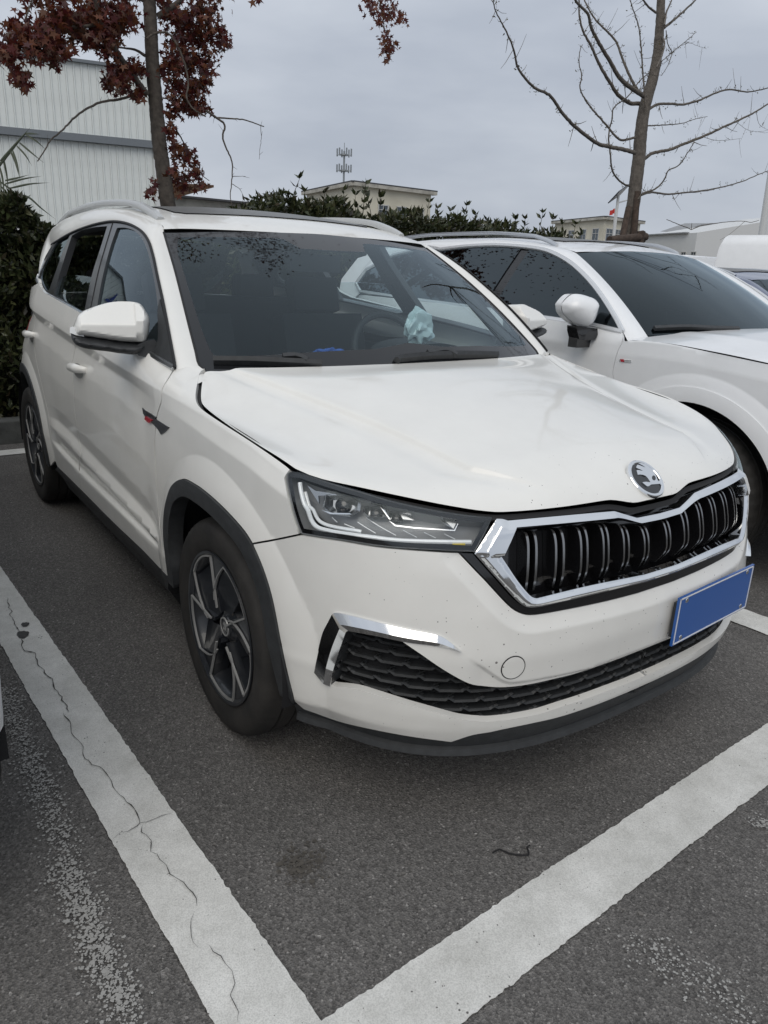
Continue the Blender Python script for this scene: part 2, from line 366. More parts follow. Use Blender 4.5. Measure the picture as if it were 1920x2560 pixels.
def body_fn(s, v):
    s = np.asarray(s, float)+0*np.asarray(v, float); v = np.asarray(v, float)+0*s
    cx, cy, ry, rear, yb = BD.plan(s); zc = zcrease(yb); q = np.minimum(v, zc)
    # ---- side profile
    zl = tab(yb, [.45, .62, .80, 1.0, 1.54, 1.8, 2.13, 2.4], [.43, .490, .508, .522, .557, .575, .583, .59])
    zb = tab(yb, [.4, 1.0, 1.58, 2.25, 2.5], [.418, .426, .434, .468, .48])
    zl = np.maximum(zl, zb+.03)
    fd = smooth01((yb-.44)/.14)*(1-smooth01((yb-1.93)/.22))      # door features
    db = np.where(True, tab(yb, [-.4, .0, .35, .8, 3.0], [-.018, -.016, -.004, .018, .020]), 0)
    one = np.ones_like(s)
    K = np.stack([.16*one, .25*one, .30*one, zb-.010, zb+.004, np.maximum(zl-.045, zb+.012), zl, zl+.07, zl+.22, zc-.13, zc-.045, zc], 1)
    D = np.stack([.085*one, .05*one, .020*one+0*fd, .006+.002*(1-fd), .006+.018*fd, .006-.001*fd, .007+.018*fd, .006+.006*fd, .004*one, .004+.003*fd, np.maximum(db, .0)*.95+.002, np.maximum(-db, 0)+.000], 1)
    ds = polylines(q, K, D, .005)
    # wheel-arch flares
    for (yc, zcn, R) in ((0.0, .335, .505), (2.61, .345, .50)):
        r = np.hypot(yb-yc, q-zcn); fl = np.clip((R-r)/.10, 0, 1)
        ds = ds-.020*np.where(q < .93, 1, 0)*(1-(1-fl)**1.6)*smooth01((q-.12)/.1)
    # ---- front profile
    Kf = np.array([.14, .20, .235, .262, .30, .345, .50, .60, .645, .70, .75, .79, .83, .9, 1.2])
    Df = np.array([.10, .055, .040, .028, .016, .008, .000, .012, .020, .030, .042, .053, .070, .09, .10])
    df = polylines(q, np.tile(Kf, (len(s), 1)), np.tile(Df, (len(s), 1)), .012)
    sg = smooth01((yb+.80)/.38); sg = np.where(rear, 1, sg)
    d = ds*sg+df*(1-sg)
    # rear tuck
    d = d+smooth01((yb-2.15)/1.0)*(.03+.14*smooth01((q-.80)/.36))
    # ---- above the shoulder crease: lean inwards
    t = np.maximum(v-zc, 0); al = np.radians(tab(yb, [-.9, -.7, -.45, -.2, .1, .30, .45, .62, .9, 2.4, 3.5], [46, 50, 60, 65, 68, 66, 54, 28, 16, 16, 20]))
    dz = 0; dn = 0; M = 12
    for k in range(M):
        tt = t*(k+.5)/M; an = al*(.45+.55*smooth01(tt/.05))+.18*np.clip(tt-.05, 0, .3)
        dz = dz+np.cos(an)*t/M; dn = dn+np.sin(an)*t/M
    d = d+dn; z = q+dz
    w = BD.W-d; Lf = BD.L0-d; Lr = BD.L2-d
    x = -w*cx; y = np.where(s < BD.sF, BD.y1-Lf*cy, np.where(rear, BD.y2+Lr*ry, yb))
    return np.stack([x, y, z], 1)

# side glass plane: x(y, z)
def side_fn(y, z):
    y = np.asarray(y, float)+0*np.asarray(z, float); z = np.asarray(z, float)+0*y
    h = z-1.05
    x = .862-.40*h-.18*np.maximum(h, 0)**2*np.sign(h)-.10*np.clip((1.1-y), 0, 2)**2-.030*np.clip(y-1.7, 0, 2)**2-.13*np.clip(y-2.35, 0, 2)**2
    return np.stack([-x, y, z], 1)
def mksurf(fn, ar, br, na, nb, outward):
    S = Surf.__new__(Surf); S.sign = 1.0; S.f = fn
    a, b = np.array([sum(ar)/2]), np.array([sum(br)/2]); n = S.normal(a, b)
    S.sign = 1.0 if (n[0]*np.array(outward)).sum() > 0 else -1.0
    Surf.__init__(S, fn, ar, br, na, nb); return S
SB = mksurf(body_fn, (-.05, BD.sE), (.17, 1.30), 420, 150, (-1, 0, 0))
SG = mksurf(side_fn, (.1, 3.3), (.95, 1.58), 260, 90, (-1, 0, 0))
# windscreen: a = lateral metres at mid height (-.68 .. 0), b = metres up the slope (0 .. .8)
WS_C0 = np.array([.742, .366, 1.028]); WS_C1 = np.array([.617, 1.026, 1.450])
def ws_fn(a, b):
    a = np.asarray(a, float)+0*np.asarray(b, float); b = np.asarray(b, float)+0*a
    h = b/.80; u = a/.68; e = WS_C0+(WS_C1-WS_C0)*h[:, None]
    bow = .022*4*h*(1-h)
    e = e+np.stack([0*h, -bow*.5, bow*.85], 1)
    yc = e[:, 1]-(.150-.075*h); zcn = e[:, 2]+.014+.010*h
    k = np.abs(u)**2.2
    return np.stack([u*e[:, 0], yc+(e[:, 1]-yc)*k, zcn+(e[:, 2]-zcn)*k], 1)
SW = mksurf(ws_fn, (-.72, .05), (-.06, .86), 120, 110, (0, -1, 1))
# roof: z(x, y)
def roof_fn(x, y):
    x = np.asarray(x, float)+0*np.asarray(y, float); y = np.asarray(y, float)+0*x
    zr = tab(y, [.8, .95, 1.10, 1.3, 1.6, 2.0, 2.5, 2.9, 3.2, 3.4], [1.41, 1.472, 1.514, 1.552, 1.583, 1.594, 1.575, 1.53, 1.475, 1.42])
    u = np.abs(x)/.62
    return np.stack([x, y, zr-.034*u**2.2-.02*np.clip(u-.85, 0, 1)**2*8], 1)
SR = mksurf(roof_fn, (-.72, .05), (.85, 3.3), 90, 200, (0, 0, 1))
# ------------------------------------------------------------------ materials shared by the cars
def paint_mat(name, col, specks=True):
    m, t, b = new_mat(name)
    b.inputs['Roughness'].default_value = .42; b.inputs['Coat Weight'].default_value = .75; b.inputs['Coat Roughness'].default_value = .06; b.inputs['Coat IOR'].default_value = 1.5
    tc = N(t, 'ShaderNodeTexCoord')
    n1 = N(t, 'ShaderNodeTexNoise'); n1.inputs['Scale'].default_value = 5; n1.inputs['Detail'].default_value = 7; n1.inputs['Roughness'].default_value = .65; L(t, tc.outputs['Object'], n1.inputs['Vector'])
    r1 = N(t, 'ShaderNodeValToRGB'); r1.color_ramp.elements[0].position = .32; r1.color_ramp.elements[1].position = .68
    r1.color_ramp.elements[0].color = (*[c*.945 for c in col], 1); r1.color_ramp.elements[1].color = (*col, 1); L(t, n1.outputs['Fac'], r1.inputs['Fac'])
    last = r1.outputs[0]
    # road film: slightly browner low down on the body
    sp = N(t, 'ShaderNodeSeparateXYZ'); L(t, tc.outputs['Object'], sp.inputs[0])
    mr = N(t, 'ShaderNodeMapRange'); mr.inputs['From Min'].default_value = .75; mr.inputs['From Max'].default_value = .2; mr.inputs['To Min'].default_value = 0; mr.inputs['To Max'].default_value = .30
    L(t, sp.outputs['Z'], mr.inputs['Value'])
    n3 = N(t, 'ShaderNodeTexNoise'); n3.inputs['Scale'].default_value = 14; n3.inputs['Detail'].default_value = 8; L(t, tc.outputs['Object'], n3.inputs['Vector'])
    mu = N(t, 'ShaderNodeMath', operation='MULTIPLY'); L(t, mr.outputs[0], mu.inputs[0]); L(t, n3.outputs['Fac'], mu.inputs[1])
    mxf = N(t, 'ShaderNodeMixRGB'); mxf.inputs['Color2'].default_value = (.42, .385, .33, 1); L(t, mu.outputs[0], mxf.inputs['Fac']); L(t, last, mxf.inputs['Color1']); last = mxf.outputs[0]
    if specks:
        vo = N(t, 'ShaderNodeTexVoronoi'); vo.inputs['Scale'].default_value = 60; vo.inputs['Randomness'].default_value = 1; L(t, tc.outputs['Object'], vo.inputs['Vector'])
        n2 = N(t, 'ShaderNodeTexNoise'); n2.inputs['Scale'].default_value = 9; n2.inputs['Detail'].default_value = 3; L(t, tc.outputs['Object'], n2.inputs['Vector'])
        g = N(t, 'ShaderNodeMapRange'); g.inputs['From Min'].default_value = .52; g.inputs['From Max'].default_value = .78; g.inputs['To Min'].default_value = .08; g.inputs['To Max'].default_value = .32; L(t, n2.outputs['Fac'], g.inputs['Value'])
        # only on the nose and low down
        yy = N(t, 'ShaderNodeMapRange'); yy.inputs['From Min'].default_value = -.45; yy.inputs['From Max'].default_value = -.85; L(t, sp.outputs['Y'], yy.inputs['Value'])
        g2 = N(t, 'ShaderNodeMath', operation='MULTIPLY'); L(t, g.outputs[0], g2.inputs[0]); L(t, yy.outputs[0], g2.inputs[1])
        le = N(t, 'ShaderNodeMath', operation='LESS_THAN'); L(t, vo.outputs['Distance'], le.inputs[0]); L(t, g2.outputs[0], le.inputs[1])
        m2 = N(t, 'ShaderNodeMixRGB'); m2.inputs['Color2'].default_value = (.06, .05, .045, 1)
        l8 = N(t, 'ShaderNodeMath', operation='MULTIPLY'); l8.inputs[1].default_value = .8; L(t, le.outputs[0], l8.inputs[0])
        L(t, l8.outputs[0], m2.inputs['Fac']); L(t, last, m2.inputs['Color1']); last = m2.outputs[0]
    L(t, last, b.inputs['Base Color'])
    rr = N(t, 'ShaderNodeMapRange'); rr.inputs['To Min'].default_value = .30; rr.inputs['To Max'].default_value = .5; L(t, n3.outputs['Fac'], rr.inputs['Value']); L(t, rr.outputs[0], b.inputs['Roughness'])
    return m
M = {}
M['paint'] = paint_mat('white_paint', (.82, .81, .77))
M['paint2'] = paint_mat('white_paint_cool', (.84, .85, .86), specks=False)
M['plastic'] = mat('black_plastic', (.030, .032, .034), .55, var=.25, vscale=40, bump=.15, bscale=600)
M['gloss'] = mat('gloss_black', (.008, .008, .009), .12, coat=.5)
M['trim'] = mat('window_frame_film', (.035, .037, .040), .30, coat=.3, var=.1)
M['rubber'] = mat('rubber_seal', (.012, .012, .013), .7)
M['chrome'] = mat('chrome', (.78, .79, .80), .07, metal=1)
M['satin'] = mat('satin_silver', (.62, .63, .64), .28, metal=1)
M['gun'] = mat('gunmetal_edge', (.30, .30, .30), .25, metal=1)
M['railgrey'] = mat('grey_rail_paint', (.46, .47, .47), .35, coat=.5)
M['dark'] = mat('dark_cavity', (.006, .006, .007), .8)
M['tyre'] = mat('tyre_rubber', (.017, .0165, .016), .75, var=.35, vscale=9, vcol=(.034, .031, .028), bump=.2, bscale=150)
M['wheel_dark'] = mat('anthracite_wheel', (.014, .016, .020), .32, coat=.4, var=.15)
M['wheel_cut'] = mat('machined_aluminium', (.42, .42, .41), .40, metal=.5)
M['disc'] = mat('brake_disc', (.12, .11, .10), .5, metal=.7)
M['windscreen'] = glass('windscreen_glass', (.80, .90, .92), 1.5, gain=1.0)
M['sideglass'] = glass('side_glass', (.80, .87, .87), 1.5, gain=1.0)
M['rearglass'] = glass('privacy_glass', (.22, .24, .24), 1.55, gain=1.1)
M['lens'] = glass('lamp_lens', (.94, .95, .955), 1.38, gain=.8)
M['frit'] = mat('frit_band', (.012, .013, .015), .06, coat=.2, spec=.4)
M['sunroof'] = mat('dusty_sunroof_glass', (.10, .098, .092), .38, var=.2, vscale=6)
M['interior'] = mat('interior_dark', (.020, .021, .023), .65, var=.1)
M['fabric'] = mat('seat_fabric', (.025, .025, .027), .85, var=.15, vscale=60)
M['liner'] = mat('headliner', (.16, .16, .16), .9)
M['red'] = mat('red_enamel', (.42, .005, .02), .25, coat=.5)
M['lampgrey'] = mat('lamp_reflector', (.42, .43, .44), .22, metal=.9)
M['lampdark'] = mat('lamp_housing', (.34, .345, .35), .35, coat=.3)
M['drl'] = mat('light_guide', (.90, .92, .92), .15, coat=1)
M['amber'] = mat('amber_insert', (.55, .42, .05), .3)
M['plate'] = mat('plate_blue', (.02, .10, .36), .35, coat=.3)
M['whiteprint'] = mat('white_print', (.75, .75, .75), .5)
M['tail'] = mat('tail_lamp_red', (.20, .01, .012), .12, coat=1)
M['mirror'] = mat('mirror_glass', (.85, .86, .87), .02, metal=1)
M['tint'] = glass('tinted_glass', (.05, .05, .055), 1.5, gain=1.7)
M['screen2'] = glass('suv_windscreen', (.10, .12, .13), 1.5, gain=.95)
M['chrome2'] = mat('bright_moulding', (.74, .75, .76), .25, metal=.55)
M['blue_paint'] = mat('dark_blue_paint', (.055, .075, .15), .35, coat=.9)
# ------------------------------------------------------------------ ground
def asphalt():
    m, t, b = new_mat('asphalt'); b.inputs['Roughness'].default_value = .86; b.inputs['Specular IOR Level'].default_value = .35
    tc = N(t, 'ShaderNodeTexCoord')
    v = N(t, 'ShaderNodeTexVoronoi'); v.inputs['Scale'].default_value = 190; L(t, tc.outputs['Object'], v.inputs['Vector'])
    n1 = N(t, 'ShaderNodeTexNoise'); n1.inputs['Scale'].default_value = 420; n1.inputs['Detail'].default_value = 3; L(t, tc.outputs['Object'], n1.inputs['Vector'])
    n2 = N(t, 'ShaderNodeTexNoise'); n2.inputs['Scale'].default_value = 1.3; n2.inputs['Detail'].default_value = 7; n2.inputs['Roughness'].default_value = .62; L(t, tc.outputs['Object'], n2.inputs['Vector'])
    rv = N(t, 'ShaderNodeValToRGB'); e = rv.color_ramp.elements; e[0].position = .0; e[0].color = (.056, .055, .054, 1); e[1].position = 1; e[1].color = (.34, .335, .33, 1)
    el = e.new(.55); el.color = (.112, .110, .108, 1); el = e.new(.86); el.color = (.160, .157, .154, 1)
    L(t, v.outputs['Color'], rv.inputs['Fac'])
    r2 = N(t, 'ShaderNodeValToRGB'); r2.color_ramp.elements[0].position = .3; r2.color_ramp.elements[1].position = .72; r2.color_ramp.elements[0].color = (1.08, 1.05, 1.015, 1); r2.color_ramp.elements[1].color = (1.58, 1.53, 1.48, 1)
    L(t, n2.outputs['Fac'], r2.inputs['Fac'])
    mu = N(t, 'ShaderNodeMixRGB', blend_type='MULTIPLY'); mu.inputs['Fac'].default_value = 1; L(t, rv.outputs[0], mu.inputs['Color1']); L(t, r2.outputs[0], mu.inputs['Color2'])
    r3 = N(t, 'ShaderNodeValToRGB'); r3.color_ramp.elements[0].position = .35; r3.color_ramp.elements[1].position = .68; r3.color_ramp.elements[0].color = (.55, .55, .55, 1); r3.color_ramp.elements[1].color = (1.25, 1.25, 1.25, 1); L(t, n1.outputs['Fac'], r3.inputs['Fac'])
    m2 = N(t, 'ShaderNodeMixRGB', blend_type='MULTIPLY'); m2.inputs['Fac'].default_value = .8; L(t, mu.outputs[0], m2.inputs['Color1']); L(t, r3.outputs[0], m2.inputs['Color2'])
    L(t, m2.outputs[0], b.inputs['Base Color'])
    bp = N(t, 'ShaderNodeBump'); bp.inputs['Strength'].default_value = .8; bp.inputs['Distance'].default_value = .004; L(t, v.outputs['Distance'], bp.inputs['Height']); L(t, bp.outputs[0], b.inputs['Normal'])
    return m
M['asphalt'] = asphalt()
me = MB().add([(-400, -400, 0), (400, -400, 0), (400, 400, 0), (-400, 400, 0)], [(0, 1, 2, 3)])
tag(me.build('asphalt_ground', M['asphalt']), kind='structure')
# ------------------------------------------------------------------ painted lines, kerb, marks on the asphalt
def line_paint():
    m, t, b = new_mat('worn_line_paint'); b.inputs['Roughness'].default_value = .75
    tc = N(t, 'ShaderNodeTexCoord')
    n1 = N(t, 'ShaderNodeTexNoise'); n1.inputs['Scale'].default_value = 7; n1.inputs['Detail'].default_value = 9; n1.inputs['Roughness'].default_value = .68; L(t, tc.outputs['Object'], n1.inputs['Vector'])
    r1 = N(t, 'ShaderNodeValToRGB'); r1.color_ramp.elements[0].position = .30; r1.color_ramp.elements[1].position = .70; r1.color_ramp.elements[0].color = (.52, .515, .485, 1); r1.color_ramp.elements[1].color = (.76, .755, .725, 1); L(t, n1.outputs['Fac'], r1.inputs['Fac'])
    n4 = N(t, 'ShaderNodeTexNoise'); n4.inputs['Scale'].default_value = 330; n4.inputs['Detail'].default_value = 2; L(t, tc.outputs['Object'], n4.inputs['Vector'])
    r4 = N(t, 'ShaderNodeValToRGB'); r4.color_ramp.elements[0].position = .30; r4.color_ramp.elements[1].position = .62; r4.color_ramp.elements[0].color = (.80, .80, .80, 1); r4.color_ramp.elements[1].color = (1.06, 1.06, 1.06, 1); L(t, n4.outputs['Fac'], r4.inputs['Fac'])
    mg = N(t, 'ShaderNodeMixRGB', blend_type='MULTIPLY'); mg.inputs['Fac'].default_value = 1; L(t, r1.outputs[0], mg.inputs['Color1']); L(t, r4.outputs[0], mg.inputs['Color2'])
    v = N(t, 'ShaderNodeTexVoronoi'); v.inputs['Scale'].default_value = 62; L(t, tc.outputs['Object'], v.inputs['Vector'])
    n2 = N(t, 'ShaderNodeTexNoise'); n2.inputs['Scale'].default_value = 12; L(t, tc.outputs['Object'], n2.inputs['Vector'])
    th = N(t, 'ShaderNodeMapRange'); th.inputs['From Min'].default_value = .45; th.inputs['From Max'].default_value = .75; th.inputs['To Min'].default_value = .02; th.inputs['To Max'].default_value = .17; L(t, n2.outputs['Fac'], th.inputs['Value'])
    lt = N(t, 'ShaderNodeMath', operation='LESS_THAN'); L(t, v.outputs['Distance'], lt.inputs[0]); L(t, th.outputs[0], lt.inputs[1])
    mx = N(t, 'ShaderNodeMixRGB'); mx.inputs['Color2'].default_value = (.12, .115, .11, 1); L(t, lt.outputs[0], mx.inputs['Fac']); L(t, mg.outputs[0], mx.inputs['Color1']); L(t, mx.outputs[0], b.inputs['Base Color'])
    bp = N(t, 'ShaderNodeBump'); bp.inputs['Strength'].default_value = .35; bp.inputs['Distance'].default_value = .003; L(t, n4.outputs['Fac'], bp.inputs['Height']); L(t, bp.outputs[0], b.inputs['Normal'])
    return m
M['line'] = line_paint()
M['tar'] = mat('dark_crack', (.05, .048, .045), .9); M['oil'] = mat('oil_spot', (.022, .021, .020), .5, var=.3, vscale=60)
M['stain'] = mat('brown_stain', (.078, .070, .060), .8, var=.3, vscale=80)
M['chalk'] = mat('chalk_dust', (.34, .335, .32), .9)
M['kerbstone'] = mat('kerb_concrete', (.085, .088, .085), .85, var=.35, vscale=12, bump=.4, bscale=90)
def ground(px): return onplane(px, 2, 0.0)[:, :2]
def ragged(a, b, z, amp=.0022, step=.010):
    """a line edge that wanders by a few millimetres like paint on rough asphalt"""
    a, b = np.array(a, float), np.array(b, float); n = max(3, int(np.linalg.norm(b-a)/step)); t = np.linspace(0, 1, n)[:, None]; P = a+(b-a)*t
    d = (b-a)/np.linalg.norm(b-a); nn = np.array([-d[1], d[0]]); w = nprng.normal(0, 1, n); w = .55*w+.45*np.convolve(nprng.normal(0, 2.0, n+8), np.ones(9)/9, 'valid'); w[0] = w[-1] = 0
    return P+nn*(w*amp)[:, None]
def quad_line(p, name, z=.004):
    e1 = ragged(p[0], p[1], z); e2 = ragged(p[3], p[2], z); n = min(len(e1), len(e2)); e1 = resample(e1, np.linalg.norm(np.diff(e1, axis=0), axis=1).sum()/(n-1))[:n]; e2 = resample(e2, np.linalg.norm(np.diff(e2, axis=0), axis=1).sum()/(n-1))[:n]; n = min(len(e1), len(e2))
    V = np.vstack([np.c_[e1[:n], np.full(n, z)], np.c_[e2[:n], np.full(n, z)]])
    return tag(MB().add(V, [(i, i+1, n+i+1, n+i) for i in range(n-1)]).build(name, M['line']), kind='structure')
# left bay line: extend the traced edges along the ground
Rg = ground([(0, 1417), (801, 2549)]); Lg = ground([(0, 1608), (535, 2560)])
def ext(P, y): d = P[1]-P[0]; t = (y-P[0][1])/d[1]; return P[0]+d*t
Fu = ground([(1920, 1808), (960, 2453)]); Fl = ground([(1920, 1964), (1157, 2560)])
def ext_x(P, x): d = P[1]-P[0]; t = (x-P[0][0])/d[0]; return P[0]+d*t
yk = ext(Rg, -.99)
quad_line([ext(Lg, 3.76), ext(Lg, -1.30), ext(Rg, -1.30), ext(Rg, 3.76)], 'bay_line')
quad_line([ext_x(Fl, -1.27), ext_x(Fl, 9), ext_x(Fu, 9), ext_x(Fu, -1.27)], 'bay_line', .0044)
dirx = (Fu[0]-Fu[1])/np.linalg.norm(Fu[0]-Fu[1]); diry = (Rg[0]-Rg[1])/np.linalg.norm(Rg[0]-Rg[1])
# the next bay line, between this car and the SUV
o = ground([(1840, 1510), (1920, 1547)]); 
for k, (dx) in enumerate((2.50, 5.0)):
    off = dirx*dx
    if k == 0: pass
    quad_line([ext(Lg, 3.76)+off, ext(Lg, -.98)+off, ext(Rg, -.98)+off, ext(Rg, 3.76)+off], 'bay_line', .0048)
off = -dirx*2.5; quad_line([ext(Lg, 3.76)+off, ext(Lg, -.98)+off, ext(Rg, -.98)+off, ext(Rg, 3.76)+off], 'bay_line', .0048)
quad_line([np.array([-6, 3.76]), np.array([9, 3.80]), np.array([9, 3.95]), np.array([-6, 3.92])], 'bay_line', .0052)
# kerb stones along the planting strip
kb = MB().box((0, 0, .06), (.995, .14, .24)); K0 = kb.build('kerb_stone', M['kerbstone']); bv = K0.modifiers.new('b', 'BEVEL'); bv.width = .012; bv.segments = 2
KERB = empty('kerb', (0, 4.2, 0)); tag(KERB, kind='structure'); K0.parent = KERB; K0.location = (-7.5, 0, 0)
for i in range(1, 20):
    c = K0.copy(); COL.objects.link(c); c.parent = KERB; c.location = (-7.5+i, 0, nprng.normal(0, .003)); c.rotation_euler = (0, 0, nprng.normal(0, .004))
M['soil'] = mat('planting_soil', (.030, .024, .018), .95, var=.4, vscale=20, bump=.8, bscale=60)
tag(MB().add([(-8, 4.27, .12), (12.5, 4.27, .12), (12.5, 6.2, .12), (-8, 6.2, .12)], [(0, 1, 2, 3)]).build('planting_bed', M['soil']), kind='structure')
# crack along the left line, oil spots, stains, chalk trail, twig
def ribbon(px, w, name, matl, z=.0075, jit=.003, step=.02, taper=True):
    P = ground(px); P = resample(P, step); P[1:-1] += nprng.normal(0, jit, (len(P)-2, 2)); n = len(P); d = np.gradient(P, axis=0); d /= np.linalg.norm(d, axis=1)[:, None]; nn = np.stack([-d[:, 1], d[:, 0]], 1)
    ww = .42*w*(.4+np.abs(nprng.normal(0, .6, n))); 
    if taper: ww[0] = ww[-1] = w*.1
    V = np.vstack([np.c_[P+nn*ww[:, None]/2, np.full(n, z)], np.c_[P-nn*ww[:, None]/2, np.full(n, z)]])
    return MB().add(V, [(i, i+1, n+i+1, n+i) for i in range(n-1)])
z6 = zoomed(0, 1400, 1.7281); z7 = zoomed(960, 1400, 1.7281)
cr = MB()
for run, w in ((z6((35, 170), (45, 240), (70, 290), (100, 350), (100, 395), (150, 410), (170, 465), (225, 525), (240, 570), (262, 600), (300, 665)), .006), (z6((275, 670), (300, 705), (320, 770), (345, 800), (375, 870), (410, 890), (445, 910), (470, 940), (490, 980), (520, 1020), (545, 1055), (590, 1085), (605, 1150)), .0045), (z6((490, 1215), (540, 1185), (600, 1152), (650, 1130), (745, 1103)), .0045), (z6((615, 1155), (625, 1200), (650, 1225), (660, 1270), (700, 1310), (740, 1370), (775, 1395), (830, 1440), (850, 1505)), .004), (z6((840, 1530), (820, 1620), (820, 1655), (860, 1690)), .003), (z6((905, 1675), (940, 1720), (980, 1760), (1020, 1820), (1000, 1890), (1030, 1950), (1025, 2005)), .0035)):
    r = ribbon(run, w, 'crack', M['tar']); cr.add(np.vstack(r.v), r.f)
tag(cr.build('paint_crack', M['tar']), kind='structure')
def blot(px, rx, ry, name, matl, z=.0078):
    c = ground([px])[0]; t = np.linspace(0, 2*math.pi, 40, endpoint=False); r = 1+.10*np.sin(3*t+1)+.06*np.sin(7*t)+nprng.normal(0, .03, 40)
    return tag(MB().add([(c[0]+rx*a*math.cos(q), c[1]+ry*a*math.sin(q), z) for q, a in zip(t, r)], [tuple(range(40))]).build(name, matl), kind='structure')
blot(z6((100, 328))[0], .020, .030, 'oil_spot', M['oil']); blot(z6((110, 285))[0], .014, .018, 'oil_spot', M['oil'])
def speckle(px, spread, n, size, name, matl, z=.0070):
    P = resample(ground(px), .004); idx = nprng.integers(0, len(P), n); C = P[idx]+nprng.normal(0, 1, (n, 2))*spread; m = MB(); V = []; F = []
    for i, c in enumerate(C):
        k = 5; s = size*abs(nprng.normal(.6, .5))+.0006; a0 = nprng.random()*6.28; zz = z+.0018*nprng.random(); V += [(c[0]+s*(.6+.8*nprng.random())*math.cos(a0+j*1.2566), c[1]+s*(.6+.8*nprng.random())*math.sin(a0+j*1.2566), zz) for j in range(k)]; F.append(tuple(range(i*k, i*k+k)))
    return tag(m.add(V, F).build(name, matl), kind='stuff')
speckle(z6((10, 560), (70, 720), (140, 900), (220, 1080), (290, 1250)), .022, 1700, .0024, 'chalk_marks', M['chalk'])
speckle(z6((270, 1300), (340, 1480), (400, 1620), (470, 1800), (560, 2000)), .020, 1700, .0024, 'chalk_marks', M['chalk'])
speckle(z7((1090, 1660), (1250, 1760), (1450, 1880), (1600, 2005)), .03, 380, .0020, 'chalk_marks', M['chalk']); speckle(z7((1590, 1130), (1659, 1160)), .012, 120, .0022, 'chalk_marks', M['chalk'])
speckle([(480, 2100), (900, 1950), (1300, 2050), (1700, 1800)], .30, 900, .0024, 'grit', mat('pale_grit', (.16, .15, .14), .9), z=.0025)
speckle(z6((1290, 1300), (1310, 1340)), .028, 260, .0035, 'brown_stain', M['stain'], z=.003)
tw = onplane(z7((470, 1265), (500, 1250), (540, 1268), (625, 1272), (618, 1240), (630, 1232)), 2, .006)
tag(MB().tube(catmull(tw, .01), .0022, 6, up=(0, 0, 1)).build('twig', mat('twig_bark', (.012, .011, .012), .8)), 'thin dark bent twig lying on the asphalt inside the bay', 'twig')
# ================================================================== the main car
zA = zoomed(600, 1100, 2.37); zB = zoomed(1150, 1100, 2.212); z4 = zoomed(0, 500, 2.765); z5 = zoomed(0, 900, 2.765)
zH = zoomed(440, 800, 3.318); zW = zoomed(350, 1150, 2.95); zF = zoomed(760, 1480, 3.318); zR = zoomed(700, 1450, 1.3825)
zL = zoomed(1400, 1380, 3.318); zS = zoomed(380, 480, 4.1475); zM = zoomed(160, 740, 6.381); zE = zoomed(1560, 1140, 13.825); zI = zoomed(400, 500, 1.659)
CAR = empty('parked_car', (0, 0, 0), 'white crossover car with winged-arrow emblem, ribbed chrome-framed grille and half-open rear window', 'car')
def seg(surf, *runs, center=False):
    """join pixel runs (each a smooth curve) into one parameter-space polyline; center: pull both ends to the car's middle"""
    out = []
    for r in runs: out.append(surf.path(r))
    P = np.vstack(out)
    if center: P = np.vstack([[0.0, P[0, 1]], P[P[:, 0] > .004], [0.0, P[-1, 1]]])
    keep = np.r_[True, np.linalg.norm(np.diff(P, axis=0), axis=1) > 5e-4]
    return P[keep]
def strip(surf, ab, off, w, h, matl, name, parent, side='both', prof=None, smooth=50):
    ab = resample(ab, .012); P = surf.P(ab, off); n = surf.normal(ab[:, 0], ab[:, 1])
    prof = [(-w/2, 0), (w/2, 0), (w/2, h*.5), (w*.3, h), (-w*.3, h), (-w/2, h*.5)] if prof is None else prof
    m = MB().sweep(P, prof, up=n)
    if side == 'mb': return m
    a = m.build(name, matl, parent, smooth, recalc=True)
    if side == 'both': return a, m.mirrored().build(name, matl, parent, smooth, recalc=True)
    return a
# ---- traced outlines on the body surface
hood_side = seg(SB, zH((235, 408), (205, 435), (185, 520), (170, 620), (176, 680), (210, 725)) + zH((350, 825), (600, 985), (800, 1120), (930, 1215), (965, 1240)))
hood_front = seg(SB, zH((965, 1240), (1100, 1290), (1300, 1345), (1480, 1385)) + zA((860, 322), (1200, 400), (1420, 436)) + zB((100, 405), (200, 414), (300, 410), (600, 385), (820, 358)), zB((850, 357), (905, 368), (960, 385)), zB((985, 386), (1084, 365)))
hood_front = np.vstack([hood_front[hood_front[:, 0] > .02], [0.0, hood_front[-1, 1]]])
lamp_loop = seg(SB, zA((290, 183), (330, 180), (420, 205), (560, 250), (700, 290), (900, 350), (1100, 395), (1300, 430), (1500, 452)), zA((1500, 462), (1450, 570), (1395, 668)), zA((1395, 668), (1200, 660), (1000, 650), (800, 632), (600, 600), (430, 575), (355, 562)), zA((355, 562), (330, 500), (300, 400), (280, 300), (267, 235), (272, 200)))
lamp_bottom = zA((1395, 668), (1200, 660), (1000, 650), (800, 632), (600, 600), (430, 575), (355, 562))
shut_bumper = zA((355, 562), (220, 590), (80, 615))
arch_front = zW((835, 630), (900, 780), (970, 1000), (1040, 1350), (1085, 1560), (1140, 1780))
gap_grille = zB((1000, 855), (800, 905), (450, 972), (390, 975), (345, 962), (300, 935), (130, 760), (0, 625))
lip_white = [(1249.7, 1826), (1322, 1811), (1400, 1793), (1490, 1763), (1565, 1733)]
bumper_loop = seg(SB, gap_grille, zA((1210, 664), (1000, 650), (800, 632), (600, 600), (430, 575), (355, 562)), shut_bumper, arch_front, zF((0, 975), (100, 1010), (300, 1080), (600, 1150), (900, 1205), (1220, 1248)), zF((1250, 1238), (1400, 1190), (1550, 1165)) + lip_white, center=True)
